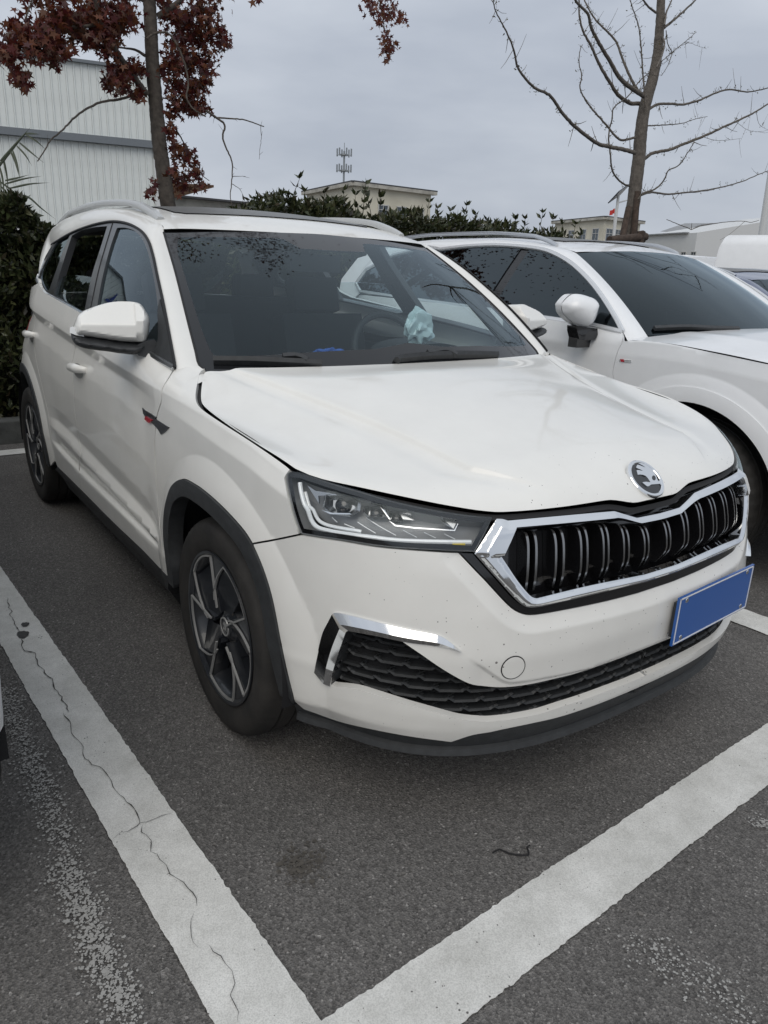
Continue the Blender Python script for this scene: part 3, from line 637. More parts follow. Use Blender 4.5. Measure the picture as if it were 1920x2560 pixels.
intake_loop = seg(SB, [(1575, 1638), (1459.5, 1686), (1387, 1705), (1322, 1719)] + zF((1659, 815), (1500, 805), (1400, 780), (1180, 665), (950, 510), (815, 418)), zF((800, 405), (600, 362), (375, 320)), zF((350, 335), (310, 450), (250, 640), (222, 772)), zF((225, 774), (430, 800), (600, 850), (860, 930), (1100, 995), (1300, 1050), (1450, 1068)) + [(1220.8, 1803), (1278.6, 1797), (1351, 1782.7), (1400, 1767), (1460, 1747.7), (1572, 1706)], center=True)
# ---- bonnet: a patch stretched between its traced edges and the middle line
ws_base = SW.path(zH((235, 408), (550, 408), (900, 402), (1250, 385), (1659, 362)) + zoomed(980, 540, 3.95)((120, 1430), (240, 1424)))
WB3 = SW.P(ws_base); WB3 = WB3[WB3[:, 0] < -.03]; C0b = np.array([[0, .226, 1.040]])
C_side = SB.P(resample(hood_side, .01)); C_front = SB.P(resample(hood_front, .01)); C_front[-1][0] = 0
_x = np.linspace(C_side[0][0], 0, 80); _k = np.abs(_x/_x[0])**2.2; C_rear = np.stack([_x, .226+(C_side[0][1]-.226)*_k, 1.040+(C_side[0][2]-1.040)*_k], 1)
c0 = np.array([[0, .226, 1.040], [0, .0, 1.018], [0, -.2, .990], [0, -.4, .955], [0, -.58, .917], [0, -.70, .884], [0, -.757, .859], [0, -.795, .832], C_front[-1]])
C_mid = catmull(c0, .01)
def curve(P):
    d = np.r_[0, np.cumsum(np.linalg.norm(np.diff(P, axis=0), axis=1))]; d /= d[-1]
    return lambda t: np.stack([np.interp(np.clip(t, 0, 1), d, P[:, k]) for k in range(3)], 1)
def y_lead(x): return .05-.850*np.maximum(1-(np.abs(x)/.905)**3, .02)**(1/3)
def hood_basis(x, w):
    x2 = (x/.8)**2; e1 = np.exp(-np.maximum(w, -.05)/.055); e2 = np.exp(-np.maximum(w, -.05)/.16); o = np.ones_like(x)
    return np.stack([o, w, w*w, w**3, e1, e2, x2, x2*w, x2*w*w, x2*e1, x2*e2, x2*x2, x2*x2*w, x2*x2*e2, x2**3, x2**3*w], 1)
_pts = np.vstack([resample(C_side, .01), resample(C_front, .01), resample(C_rear, .015), np.repeat(resample(C_mid, .012), 2, 0)])
_A = hood_basis(_pts[:, 0], _pts[:, 1]-y_lead(_pts[:, 0])); _reg = 1e-3*np.eye(_A.shape[1]); _reg[0, 0] = 0
hood_c = np.linalg.solve(_A.T @ _A+_reg, _A.T @ _pts[:, 2])
def hood_base(x, w):
    x = np.asarray(x, float)+0*np.asarray(w, float); w = np.asarray(w, float)+0*x
    return np.stack([x, y_lead(x)+w, hood_basis(x, w) @ hood_c], 1)
SH0 = mksurf(hood_base, (-.87, .03), (-.03, 1.10), 110, 150, (0, 0, 1))
crL = SH0.path(zH((480, 425), (900, 590), (1300, 745), (1659, 890)) + zoomed(1000, 800, 1.8433)((120, 600), (230, 655), (300, 690)))
_o = np.argsort(crL[:, 1]); cb, ca = crL[_o, 1], np.abs(crL[_o, 0])
def hood_ac(w): return np.interp(w, np.r_[-.05, .06, cb], np.r_[ca[0]-.20, ca[0]-.13, ca])
def hood_fn(x, w):
    P = hood_base(x, w); a = np.abs(np.asarray(x, float)+0*np.asarray(w, float)); w = np.asarray(w, float)+0*a
    t = hood_ac(w)-a; fade = smooth01((w-.05)/.16)*(1-.8*smooth01((w-.85)/.15))
    # raised centre panel with a crisp edge, and a soft hollow outside it
    P[:, 2] += (.012*smooth01((t+.002)/.016)-.006*np.exp(-((t+.030)/.040)**2)*(t < 0.2))*fade; return P
SH = mksurf(hood_fn, (-.87, .03), (-.03, 1.10), 110, 150, (0, 0, 1))
def to_xw(C): return np.stack([C[:, 0], C[:, 1]-y_lead(C[:, 0])], 1)
hood_out = np.vstack([to_xw(C_rear[::-1]), to_xw(C_side), to_xw(C_front)]); hood_out[0, 0] = hood_out[-1, 0] = 0
hood_lines = [np.stack([-hood_ac(_w)+d, _w], 1) for _w in [np.linspace(.03, 1.05, 120)] for d in (.014, .008, .003, -.001, -.005, -.012, -.03)]
hood = patch('hood', SH, [np.vstack([hood_out, [[0, hood_out[-1, 1]]]])], M['paint'], CAR, gap=.0068, res=.018, rim=.016, side='joined', smooth=40, lines=hood_lines)
# black strip under the bonnet shut line, standing in for the gap's shade
for off in (-.013,):
    g = MB(); ab = resample(np.vstack([hood_side, hood_front]), .015); P = SB.P(ab, off); n = SB.normal(ab[:, 0], ab[:, 1])
    g.sweep(P, [(-.007, -.012), (.007, -.012), (.007, 0), (-.007, 0)], up=n); g.both().build('hood_gap_shade', M['rubber'], CAR)
# crease lines that the panel meshes follow
_sy = np.linspace(BD.sF-.75, BD.sB+.6, 160); _yy = BD.plan(_sy)[4]
def _zl(y): return tab(y, [.45, .62, .80, 1.0, 1.54, 1.8, 2.13, 2.4], [.43, .490, .508, .522, .557, .575, .583, .59])
def _zb(y): return tab(y, [.4, 1.0, 1.58, 2.25, 2.5], [.418, .426, .434, .468, .48])
CREASE = [np.stack([_sy, zcrease(_yy)+d], 1) for d in (.010, .003, -.004, -.012, -.033, -.040, -.045, -.050, -.058)]
_m = (_yy > .45) & (_yy < 2.15)
CREASE += [np.stack([_sy[_m], f(_yy[_m])+d], 1) for f, ds_ in ((_zl, (.008, 0, -.008)), (_zl, (-.045,)), (_zb, (.012, .006, .001, -.004, -.008, -.014))) for d in ds_]
YS0 = BD.sF-BD.y1
for (yc, zc_, R_) in ((0, .335, .505), (2.61, .345, .50)):
    for dr in (.004, -.004, -.02, -.05): CREASE.append(np.array([(YS0+yc+(R_+dr)*math.cos(t), zc_+(R_+dr)*math.sin(t)) for t in np.linspace(-.2, math.pi+.2, 120)]))
# ---- bumper, wings, doors
gapc = resample(SB.path(gap_grille), .004); gapc = resample(np.vstack([[[0, gapc[0, 1]]], gapc[gapc[:, 0] > .01]]), .004)
_vl = SB.path(zF((1300, 482), (1500, 620), (1659, 725))+zR((800, 350), (950, 328), (1080, 300)))
_vo = np.argsort(_vl[:, 0]); vl_s, vl_v = _vl[_vo, 0], _vl[_vo, 1]
def bumper_shape(ab):
    out = np.zeros(len(ab))
    for i in range(0, len(ab), 1500):
        d = np.sqrt(((ab[i:i+1500, None]-gapc[None])**2).sum(2).min(1)); out[i:i+1500] = -.016*np.clip(1-d/.040, 0, 1)
    vl = np.interp(ab[:, 0], vl_s, vl_v); out += -.010*smooth01((vl-ab[:, 1])/.016)*(ab[:, 0] < .60)*(ab[:, 1] > .36)*smooth01((.60-ab[:, 0])/.06)
    return out
def offset_line(P, d):
    t = np.gradient(P, axis=0); t /= np.linalg.norm(t, axis=1)[:, None]+1e-12; return P+np.stack([-t[:, 1], t[:, 0]], 1)*d
_sg = 1 if offset_line(gapc, .02)[len(gapc)//4, 1] < gapc[len(gapc)//4, 1] else -1
_gs = resample(catmull(resample(gapc, .03), .01), .01)
bump_lines = CREASE[-8:] + [offset_line(_gs, _sg*d) for d in (.012, .026, .035, .040, .045)] + [np.stack([vl_s, vl_v+d], 1) for d in (.003, -.001, -.008, -.014, -.018)]
patch('front_bumper', SB, [bumper_loop, intake_loop], M['paint'], CAR, gap=.0018, res=.012, rim=.02, side='joined', smooth=40, bulge=bumper_shape, lines=bump_lines)
door_shut = z4((1205, 1165), (1160, 1240), (1120, 1310), (1118, 1380), (1100, 1440), (1080, 1510), (1072, 1620), (1068, 1700), (1075, 1850), (1090, 2100)) + z5((1105, 1150), (1120, 1300), (1135, 1475))
arch_rear_leg = zW((230, 880), (200, 700), (186, 560), (190, 400), (210, 290), (250, 190), (320, 145), (410, 185), (500, 250), (640, 380), (780, 540), (835, 630))
fender_top = zH((235, 408), (205, 435), (185, 520), (170, 620), (176, 680), (210, 725)) + zH((350, 825), (600, 985), (800, 1120), (930, 1215), (955, 1238))
fender_loop = seg(SB, fender_top, zA((267, 225), (280, 300), (300, 400), (330, 500), (355, 562)), shut_bumper, arch_rear_leg[::-1], z5((1165, 1505), (1135, 1475)), door_shut[::-1], zS((245, 1822), (430, 1822), (490, 1812), (545, 1838)))
patch('front_fender', SB, [fender_loop], M['paint'], CAR, gap=.003, res=.014, rim=.014, smooth=40, lines=CREASE)
belt = z4((1205, 1165), (1110, 1105), (900, 978), (560, 780))
mid_shut = z4((545, 800), (522, 1000), (500, 1130), (500, 1200), (505, 1290)) + z5((515, 350), (545, 540), (555, 600), (548, 760), (552, 890))
sill_line = z5((552, 890), (800, 1140), (1000, 1330), (1135, 1475))
fd_loop = seg(SB, belt, mid_shut, sill_line, door_shut[::-1])
patch('front_door', SB, [fd_loop], M['paint'], CAR, gap=.0024, res=.014, rim=.014, smooth=40, lines=CREASE)
YS = BD.sF-BD.y1          # s of y = 0
def sv(*pts): return np.array([(YS+y, v) for y, v in pts])
back_shut = catmull(sv((2.16, 1.225), (2.26, 1.10), (2.285, .98), (2.27, .86), (2.20, .74), (2.115, .60), (2.105, .50), (2.10, .345)), .02)
rd_loop = np.vstack([SB.path(z4((560, 780), (310, 640))), SB.path(z4((310, 640), (275, 590), (262, 540))), back_shut, SB.path(z5((395, 735), (552, 890))), SB.path(mid_shut[::-1])])
patch('rear_door', SB, [rd_loop], M['paint'], CAR, gap=.0022, res=.014, rim=.014, smooth=40, lines=CREASE)
ra = [(2.61+.435*math.cos(t), .345+.435*math.sin(t)) for t in np.linspace(math.pi*1.03, -.10, 40)]
rq_loop = np.vstack([back_shut, sv((2.115, .345)), sv(*ra), sv((3.03, .24)), [[BD.sE, .24], [BD.sE, 1.14]], sv((3.0, 1.13), (2.6, 1.185), (2.32, 1.20))])
patch('rear_quarter_panel', SB, [rq_loop], M['paint'], CAR, gap=.0014, res=.022, rim=.012, smooth=40, lines=CREASE)
sill_loop = np.vstack([SB.path(z5((1165, 1505), (1135, 1475), (1000, 1330), (800, 1140), (552, 890), (395, 735))), sv((2.13, .30), (2.13, .19), (.46, .19))])
patch('side_sill', SB, [sill_loop], M['plastic'], CAR, gap=.001, res=.02, rim=.03, smooth=40)
# tail lamp on the rear corner
tl = np.array([[YS+2.80, .93], [YS+2.95, .93], [BD.sE-.35, .96], [BD.sE-.35, 1.06], [YS+2.95, 1.09], [YS+2.80, 1.06]])
patch('tail_lamp', SB, [tl], M['tail'], CAR, gap=0, res=.02, off=.004, rim=.01)
# inner shell that closes the shut lines
shell = np.vstack([[[0, .24]], sv((-.44, .24)), sv(*[(.46*math.cos(t), .335+.46*math.sin(t)) for t in np.linspace(math.pi*1.05, -.05, 30)]), sv((.47, .22), (2.12, .22)), sv(*[(2.61+.45*math.cos(t), .345+.45*math.sin(t)) for t in np.linspace(math.pi*1.03, -.05, 30)]), sv((3.06, .26)), [[BD.sE, .26], [BD.sE, .98]], sv((2.3, 1.02), (1.2, .98), (.6, .93), (0, .90), (-.3, .84)), [[.55, .60], [0, .58]]])
patch('inner_shell', SB, [shell], M['dark'], CAR, gap=0, res=.05, off=-.055, rim=0, smooth=60)
# ---- wheel-arch trims
def arc_sv(yc, zc, r, a0, a1, n=60): return sv(*[(yc+r*math.cos(t), zc+r*math.sin(t)) for t in np.linspace(a0, a1, n)])
outer_f = np.vstack([SB.path(zW((225, 900), (200, 700), (186, 560), (190, 400), (210, 290), (250, 190), (320, 145), (410, 185), (500, 250), (640, 380), (780, 540), (835, 630))), SB.path(arch_front)])
lip_bot = SB.path(zF((0, 975), (100, 1010), (300, 1080), (600, 1150), (900, 1205), (1220, 1248)))
outer_f = resample(outer_f, .012)
cen = np.array([YS, .335]); inner_f = cen+(outer_f-cen)*(1-.047/np.linalg.norm(outer_f-cen, axis=1))[:, None]
loopf = np.vstack([outer_f, inner_f[::-1]])
patch('wheel_arch_trim', SB, [loopf], M['plastic'], CAR, gap=-.001, res=.014, off=.007, rim=.05, smooth=40)
of2 = arc_sv(2.61, .345, .437, math.pi*1.03, -.10); if2 = arc_sv(2.61, .345, .392, math.pi*1.03, -.10)
patch('wheel_arch_trim', SB, [np.vstack([of2, if2[::-1]])], M['plastic'], CAR, gap=0, res=.016, off=.007, rim=.05, smooth=40)
# wheel wells
for yc in (0, 2.61):
    for sx in (-1, 1):
        m = MB(); t = np.linspace(-.15, math.pi+.15, 32); x0, x1 = .50*sx, .872*sx
        A = np.stack([np.full(32, x1), yc+.405*np.cos(t), .335+.405*np.sin(t)], 1); B = A.copy(); B[:, 0] = x0
        m.add(np.vstack([A, B]), [(i, i+1, 33+i, 32+i) for i in range(31)])
        m.add(np.vstack([[(x0, yc, .335)], B]), [(0, i+1, i+2) for i in range(31)])
        m.build('wheel_well', M['dark'], CAR, 40)
# ---- black chin below the bumper
chin = np.vstack([[[0, .262]], SB.path([(1565, 1735), (1490, 1765), (1400, 1795), (1322, 1813), (1249.7, 1828)] + zF((1550, 1168), (1400, 1194), (1225, 1250)))[:, :], SB.path(zF((1220, 1248), (900, 1205), (600, 1150), (300, 1080), (100, 1010), (0, 975))), SB.path(zW((1140, 1780), (1100, 1640)))])
chin = chin[chin[:, 0] >= 0]; cs = chin[-1]
low = np.stack([np.linspace(cs[0]+.02, 0, 40), tab(np.linspace(cs[0]+.02, 0, 40), [0, .3, .7, 1.2], [.214, .212, .210, .210])], 1)
patch('chin_spoiler', SB, [np.vstack([chin, low])], M['plastic'], CAR, gap=.0005, res=.016, off=-.004, rim=.06, side='joined', smooth=40)
lipc = resample(np.vstack([[[0, .222]], np.stack([np.linspace(.02, cs[0], 60), np.full(60, .222)], 1)]), .015)
strip(SB, lipc, -.004, .030, .022, M['plastic'], 'chin_lip', CAR, side='mb', prof=[(-.014, 0), (.016, 0), (.016, .010), (.004, .020), (-.012, .012)]).both().build('chin_lip', M['plastic'], CAR, 50, merge=.001, recalc=True)
# ---- lower intake: back wall and honeycomb
ib = inset(resample(intake_loop, .012, True), -.012)
patch('intake_back', SB, [np.maximum(ib, [0, 0])], M['dark'], CAR, gap=0, res=.03, off=-.085, rim=0, side='joined')
def hex_mesh():
    m = MB(); cw, ch = .078, .0275; loop = inset(resample(intake_loop, .01, True), .001)
    rows = int(.36/ch)+2
    for r in range(rows):
        for c in range(-1, 16):
            cx_, cv = c*cw+(cw/2 if r % 2 else 0), .25+r*ch
            w, h, k = cw*.5, ch*.5, cw*.13
            cor = np.array([(cx_-w-k*.0+k, cv+h), (cx_+w-k, cv+h), (cx_+w+k, cv), (cx_+w-k, cv-h), (cx_-w+k, cv-h), (cx_-w-k, cv)])
            cent = np.array([[cx_, cv]])
            if not (inside(cent, loop)[0] or inside(cor, loop).any()): continue
            if cx_ < -.001 and cx_+w+k < 0: continue
            inn = cent+(cor-cent)*np.array([.90, .74])
            def cl(q): return np.stack([np.maximum(q[:, 0], 0), q[:, 1]], 1)
            flare = .018*smooth01((cx_-.55)/.3)
            A = SB.P(cl(cor), -.020-flare); B = SB.P(cl(inn), -.026-flare); C = SB.P(cl(inn), -.07-flare)
            m.add(np.vstack([A, B, C]), [(i, (i+1) % 6, 6+(i+1) % 6, 6+i) for i in range(6)]+[(6+i, 6+(i+1) % 6, 12+(i+1) % 6, 12+i) for i in range(6)])
    return m
hx = hex_mesh().both().build('honeycomb_mesh', M['plastic'], CAR)
# ---- corner chrome blades round the fog intake
fo = [zF((90, 660), (110, 560), (165, 330), (205, 250), (240, 182)), zF((250, 170), (270, 166), (350, 180), (700, 265), (900, 310), (1100, 350), (1160, 375), (1300, 482))]
fi = [zF((1300, 482), (1100, 445), (850, 412), (600, 360), (375, 318)), zF((350, 335), (310, 450), (250, 640), (222, 778))]
fog_loop = seg(SB, fo[0], fo[1], fi[0], fi[1], zF((222, 778), (190, 775), (90, 660)))
def blade(outer, inner, k):
    """two-facet strip between an outer and an inner traced line with a raised ridge"""
    O = resample(SB.path(outer), .004); I = resample(SB.path(inner), .004); n = 60; tq = np.linspace(0, 1, n)
    f = lambda Q: np.stack([np.interp(tq, np.linspace(0, 1, len(Q)), Q[:, j]) for j in range(2)], 1)
    O, I = f(O), f(I); Rg = I+(O-I)*k
    rws = [SB.P(O, -.010), SB.P(O, .005), SB.P(Rg, .013), SB.P(I, .004), SB.P(I, -.03)]
    return MB().add(np.vstack(rws), [(r*n+i, r*n+i+1, (r+1)*n+i+1, (r+1)*n+i) for r in range(4) for i in range(n-1)])
bl1 = blade(fo[1], fi[0][::-1], .42); bl2 = blade(fo[0][::-1]+[], [zF((350, 335))[0]]+fi[1][1:], .30)
for j, f_ in ((0, bl1.f), ): pass
bl1.add(np.vstack(bl2.v), bl2.f)
for q in (bl1, bl1.mirrored()): q.build('fog_surround', M['chrome'], CAR, 28, recalc=True)
fi_wall = np.vstack([SB.path(fi[0]), SB.path(fi[1])]); fi_wall = resample(fi_wall, .01)
A = SB.P(fi_wall, .002); B = SB.P(fi_wall, -.085)
m = MB().add(np.vstack([A, B]), [(i, i+1, len(A)+i+1, len(A)+i) for i in range(len(A)-1)]); m.build('intake_wall', M['plastic'], CAR, 40); m.mirrored().build('intake_wall', M['plastic'], CAR, 40)
# tow-eye cover
tc0 = SB.inv([zR((806, 303))[0]])[0]
rg = [(tc0[0]+.030*math.cos(t), tc0[1]+.030*math.sin(t)) for t in np.linspace(0, 2*math.pi, 40, endpoint=False)]
patch('tow_eye_cover', SB, [np.array(rg)], M['paint'], CAR, gap=0, res=.012, off=.0012, rim=.004, side='near')
m = MB().tube(SB.P(np.array(rg), .0002), .0016, 6, closed=True, up=(0, -1, 0)); m.build('tow_eye_seam', M['rubber'], CAR)
# ---- grille
fr_out = [zB((1085, 408), (975, 430)), zB((975, 430), (905, 410), (850, 394)), zB((850, 394), (800, 398), (560, 420), (262, 447)), zB((262, 447), (235, 438), (200, 437)), zB((200, 437), (140, 530), (78, 628)), zB((78, 628), (200, 765), (330, 903), (375, 925), (440, 922)), zB((440, 922), (700, 862), (1018, 786))]
fr_in = [zB((1018, 742), (700, 806), (420, 874)), zB((420, 874), (395, 866), (330, 795), (228, 645)), zB((228, 645), (300, 487)), zB((300, 487), (600, 460), (830, 436)), zB((850, 433), (885, 436), (985, 460)), zB((985, 460), (1085, 440))]
o_ = np.vstack([SB.path(r) for r in fr_out]); i_ = np.vstack([SB.path(r) for r in fr_in])
o_ = np.vstack([[0, o_[0, 1]], o_[o_[:, 0] > .003], [0, o_[-1, 1]]]); i_ = np.vstack([[0, i_[0, 1]], i_[i_[:, 0] > .003], [0, i_[-1, 1]]])
gap_l = SB.path(gap_grille); 
surround = np.vstack([[0, .60], gap_l[gap_l[:, 0] > .01], SB.path(zA((1205, 655), (1395, 668), (1500, 460))), SB.path(zB((175, 425), (262, 425), (560, 400), (850, 368), (905, 380), (975, 400), (1085, 380)))])
surround = np.vstack([surround[surround[:, 0] >= 0], [0, surround[-1, 1]]])
patch('grille_surround', SB, [surround, inset(np.vstack([o_, i_[::1]])[:len(o_)], .006) if False else np.maximum(inset(resample(i_, .01, True), .0), [.0, 0])] if False else [surround], M['gloss'], CAR, gap=.002, res=.03, off=-.055, rim=0, side='joined')
# dark lip between the chrome frame and the bumper
lipo = resample(np.vstack([[0, gap_l[0, 1]], gap_l[gap_l[:, 0] > .01]]), .015)
lipi = resample(o_[np.argmax(o_[:, 0]):], .015)[::-1]
patch('grille_lip', SB, [np.vstack([lipo, lipi[::1][::-1] if np.linalg.norm(lipi[0]-lipo[-1]) > np.linalg.norm(lipi[-1]-lipo[-1]) else lipi])], M['gloss'], CAR, gap=.0012, res=.012, off=-.012, rim=.02, side='joined')
def frame_bulge(ab): return .004+.008*smooth01((ab[:, 0]-.44)/.08)*(ab[:, 1] > .70)
oD, iD = resample(o_, .002), resample(i_, .002)
def frame_bevel(ab):
    out = np.zeros(len(ab))
    for i in range(0, len(ab), 800):
        q = ab[i:i+800]; dO = np.sqrt(((q[:, None]-oD[None])**2).sum(2).min(1)); dI = np.sqrt(((q[:, None]-iD[None])**2).sum(2).min(1))
        out[i:i+800] = np.where(q[:, 1] > .745, .7*np.minimum(dO, .02), .9*np.minimum(np.minimum(dO, dI*.8), .010))
    return out
_kO = [np.argmin(((iD-q)**2).sum(1)) for q in oD]; _nI = iD[_kO]
fr_lines = [oD+(_nI-oD)*f for f in (.30, .40, .444, .49, .60)]
patch('grille_frame', SB, [np.vstack([o_, i_])], M['chrome'], CAR, gap=.0004, res=.005, off=.002, rim=.03, side='joined', smooth=40, bulge=frame_bevel, lines=fr_lines)
rib_px = [(385, 620), (430, 640), (540, 610), (583, 600), (680, 610), (715, 600), (805, 590), (832, 580), (918, 570), (945, 560), (1032, 540), (1054, 532)]
rs = SB.inv(zB(*rib_px))[:, 0]
top_in = i_[(i_[:, 1] > .735)]; _oo = np.argsort(top_in[:, 0])
for k, s0 in enumerate(rs):
    vt = float(np.interp(s0, top_in[_oo, 0], top_in[_oo, 1]))-.006
    if s0 > .50: vt = .775
    vb = .648
    pts = np.array([(s0+.010, vt, -.050), (s0+.002, vt-.006, -.020), (s0, vt-.026, -.010), (s0, .700, -.008), (s0-.001, .678, -.012), (s0-.012, vb, -.034)])
    pts = catmull(pts, .006); F0 = SB.P(pts[:, :2], pts[:, 2]); Bk = SB.P(pts[:, :2], -.054); n = len(pts)
    m = MB(); w = .0032
    ax = SB.P(pts[:, :2]+[.001, 0])-SB.P(pts[:, :2]); ax /= np.linalg.norm(ax, axis=1)[:, None]
    V = np.vstack([F0-ax*w, F0+ax*w, Bk+ax*w, Bk-ax*w]); 
    m.add(V, [(c*n+i, c*n+i+1, ((c+1) % 4)*n+i+1, ((c+1) % 4)*n+i) for c in range(4) for i in range(n-1)]+[(0, n, 2*n, 3*n), (n-1, 2*n-1, 3*n-1, 4*n-1)])
    nn = SB.normal(pts[:, 0], pts[:, 1])
    e = MB(); V = np.vstack([F0-ax*.0030-nn*.004, F0-ax*.0030+nn*.0015, F0+ax*.0030+nn*.0015, F0+ax*.0030-nn*.004]); e.add(V, [(c*n+i, c*n+i+1, ((c+1) % 4)*n+i+1, ((c+1) % 4)*n+i) for c in range(4) for i in range(n-1)])
    for mm, ee in ((m, e), (m.mirrored(), e.mirrored())):
        ro = mm.build('grille_rib', M['gloss'], CAR, 40, recalc=True); ee.build('chrome_edge', M['gun'], ro, 40, recalc=True)
# ---- emblem on the nose
ec = np.array([0, -.757, .861]); hab = SH.inv([(1617, 1197)])[0]; ec = SH.P([hab])[0]; ec[0] = 0
en = SH.normal(np.array([-.004]), np.array([hab[1]]))[0]; en[0] = 0; en /= np.linalg.norm(en)
eu = np.array([1.0, 0, 0]); ew = np.cross(en, eu)
if ew[2] < 0: ew = -ew
def disc_pt(px):                  # pixels to the emblem plane
    d = rays(px); t = ((ec-CAM) @ en)/(d @ en); P = CAM+t[:, None]*d-ec; return np.stack([P @ eu, P @ ew], 1)
def ep(q, h): q = np.atleast_2d(q); return ec+q[:, :1]*eu+q[:, 1:]*ew+en*h
tt = np.linspace(0, 2*math.pi, 64, endpoint=False); circ = np.stack([np.cos(tt), np.sin(tt)], 1)
def _ext(phi, r):
    n_ = np.array([0, -math.cos(phi), math.sin(phi)]); w_ = np.array([0, math.sin(phi), math.cos(phi)]); q = proj(ec+circ[:, :1]*r*eu+circ[:, 1:]*r*w_+n_*.004); return np.ptp(q[:, 0]), np.ptp(q[:, 1])
best = min(((abs(_ext(p_, r_)[0]-90.4)+abs(_ext(p_, r_)[1]-92.6), p_, r_) for p_ in np.radians(np.arange(15, 75, 1.0)) for r_ in np.arange(.044, .062, .001)))
ephi, er = best[1], best[2]; en = np.array([0, -math.cos(ephi), math.sin(ephi)]); ew = np.array([0, math.sin(ephi), math.cos(ephi)]); ES = er/.047

m = MB(); ring = [(.0470, -.004), (.0470, .004), (.0452, .0062), (.0400, .0064), (.0384, .0045)]
V = np.vstack([ep(circ*r*ES, h) for r, h in ring]); m.add(V, [(i*64+j, i*64+(j+1) % 64, (i+1)*64+(j+1) % 64, (i+1)*64+j) for i in range(4) for j in range(64)])
EMB = m.build('emblem', M['chrome'], CAR, 40, recalc=True)
m = MB().add(np.vstack([ep(circ*.0392*ES, .003), ep([[0, 0]], .003)]), [(i, (i+1) % 64, 64) for i in range(64)]); m.build('emblem_field', M['gloss'], EMB)
def raised(px, h0, h1, name, matl):
    q = disc_pt(px); v2, T = trimesh([q], .004); A = ep(v2, h1); m = MB().add(A, T); q = resample(q, .002, True); n = len(q)
    m.add(np.vstack([ep(q, h1), ep(q, h0)]), [(i, (i+1) % n, n+(i+1) % n, n+i) for i in range(n)]); return m.build(name, matl, EMB, recalc=True)
wing = zE((460, 300), (520, 285), (590, 275), (700, 340), (830, 430), (940, 530), (1010, 620), (1060, 720), (1100, 850), (1140, 920), (1150, 885), (1200, 900), (1290, 965), (1280, 1010), (1215, 1050), (1205, 1000), (880, 1025), (830, 1070), (790, 1090), (740, 1085), (580, 955), (640, 940), (720, 930), (830, 950), (860, 945), (820, 880), (770, 800), (700, 730), (600, 690), (500, 680), (425, 690), (385, 540), (420, 520), (560, 550), (600, 548), (480, 490), (375, 450), (380, 400), (410, 345), (450, 345), (560, 390), (670, 435), (690, 440), (600, 370), (500, 320))
raised(wing, .003, .0058, 'winged_arrow', M['chrome'])
eye = zE(*[(980+62*math.cos(t)+.35*80*math.sin(t)*.5, 800+85*math.sin(t)) for t in np.linspace(0, 2*math.pi, 20, endpoint=False)])
raised(eye, .005, .0063, 'arrow_eye', M['gloss'])
# ---- headlamps
lens = patch('headlamp', SB, [lamp_loop], M['lens'], CAR, gap=.0015, res=.012, off=-.001, rim=.010, smooth=50)
HL = lens
for LO in HL: LO.name = 'headlamp'
def lamp_part(mb, name, matl, sm=40, rc=True):
    a = mb.build(name, matl, HL[0], sm, recalc=rc); b = mb.mirrored().build(name, matl, HL[1], sm, recalc=rc); return a, b
li = inset(resample(lamp_loop, .012, True), .002)
hb = patch('lamp_housing', SB, [li], M['lampdark'], None, gap=0, res=.025, off=-.060, rim=0, side='mb')
k = len(resample(li, .012, True)); R_ = resample(li, .012, True); A = SB.P(R_, -.004); B = SB.P(R_, -.062); hb.add(np.vstack([A, B]), [(i, (i+1) % k, k+(i+1) % k, k+i) for i in range(k)])
lamp_part(hb, 'lamp_housing', M['lampdark'], 40, False)
# black border band inside the lens
bd = patch('x', SB, [inset(li, .002), inset(li, .013)], M['gloss'], None, gap=0, res=.012, off=-.006, rim=0, side='mb'); lamp_part(bd, 'lens_border', M['gloss'], 40, False)
# daytime light guides
drl1 = zA((330, 250), (345, 330), (375, 420), (400, 490), (430, 525), (520, 552), (640, 570), (800, 588), (1000, 600), (1200, 606), (1380, 608))
drl2 = zA((345, 300), (370, 380), (400, 455), (425, 495), (470, 520), (560, 540), (700, 558))
for q, r, of, mt in ((drl1, .0055, -.016, 'drl'), (drl2, .0045, -.028, 'drl')):
    ab = resample(SB.path(q), .008); lamp_part(MB().tube(SB.P(ab, of), r, 8, up=SB.normal(ab[:, 0], ab[:, 1])), 'light_guide', M[mt])
ab = SB.path(zA((1265, 628), (1340, 626))); lamp_part(MB().tube(SB.P(ab, -.014), .006, 6, up=SB.normal(ab[:, 0], ab[:, 1])), 'amber_insert', M['amber'])
ab = resample(SB.path(zA((440, 560), (700, 595), (900, 618), (1100, 634), (1260, 638))), .01); lamp_part(MB().tube(SB.P(ab, -.012), .004, 6, up=SB.normal(ab[:, 0], ab[:, 1])), 'indicator_strip', M['lampgrey'])
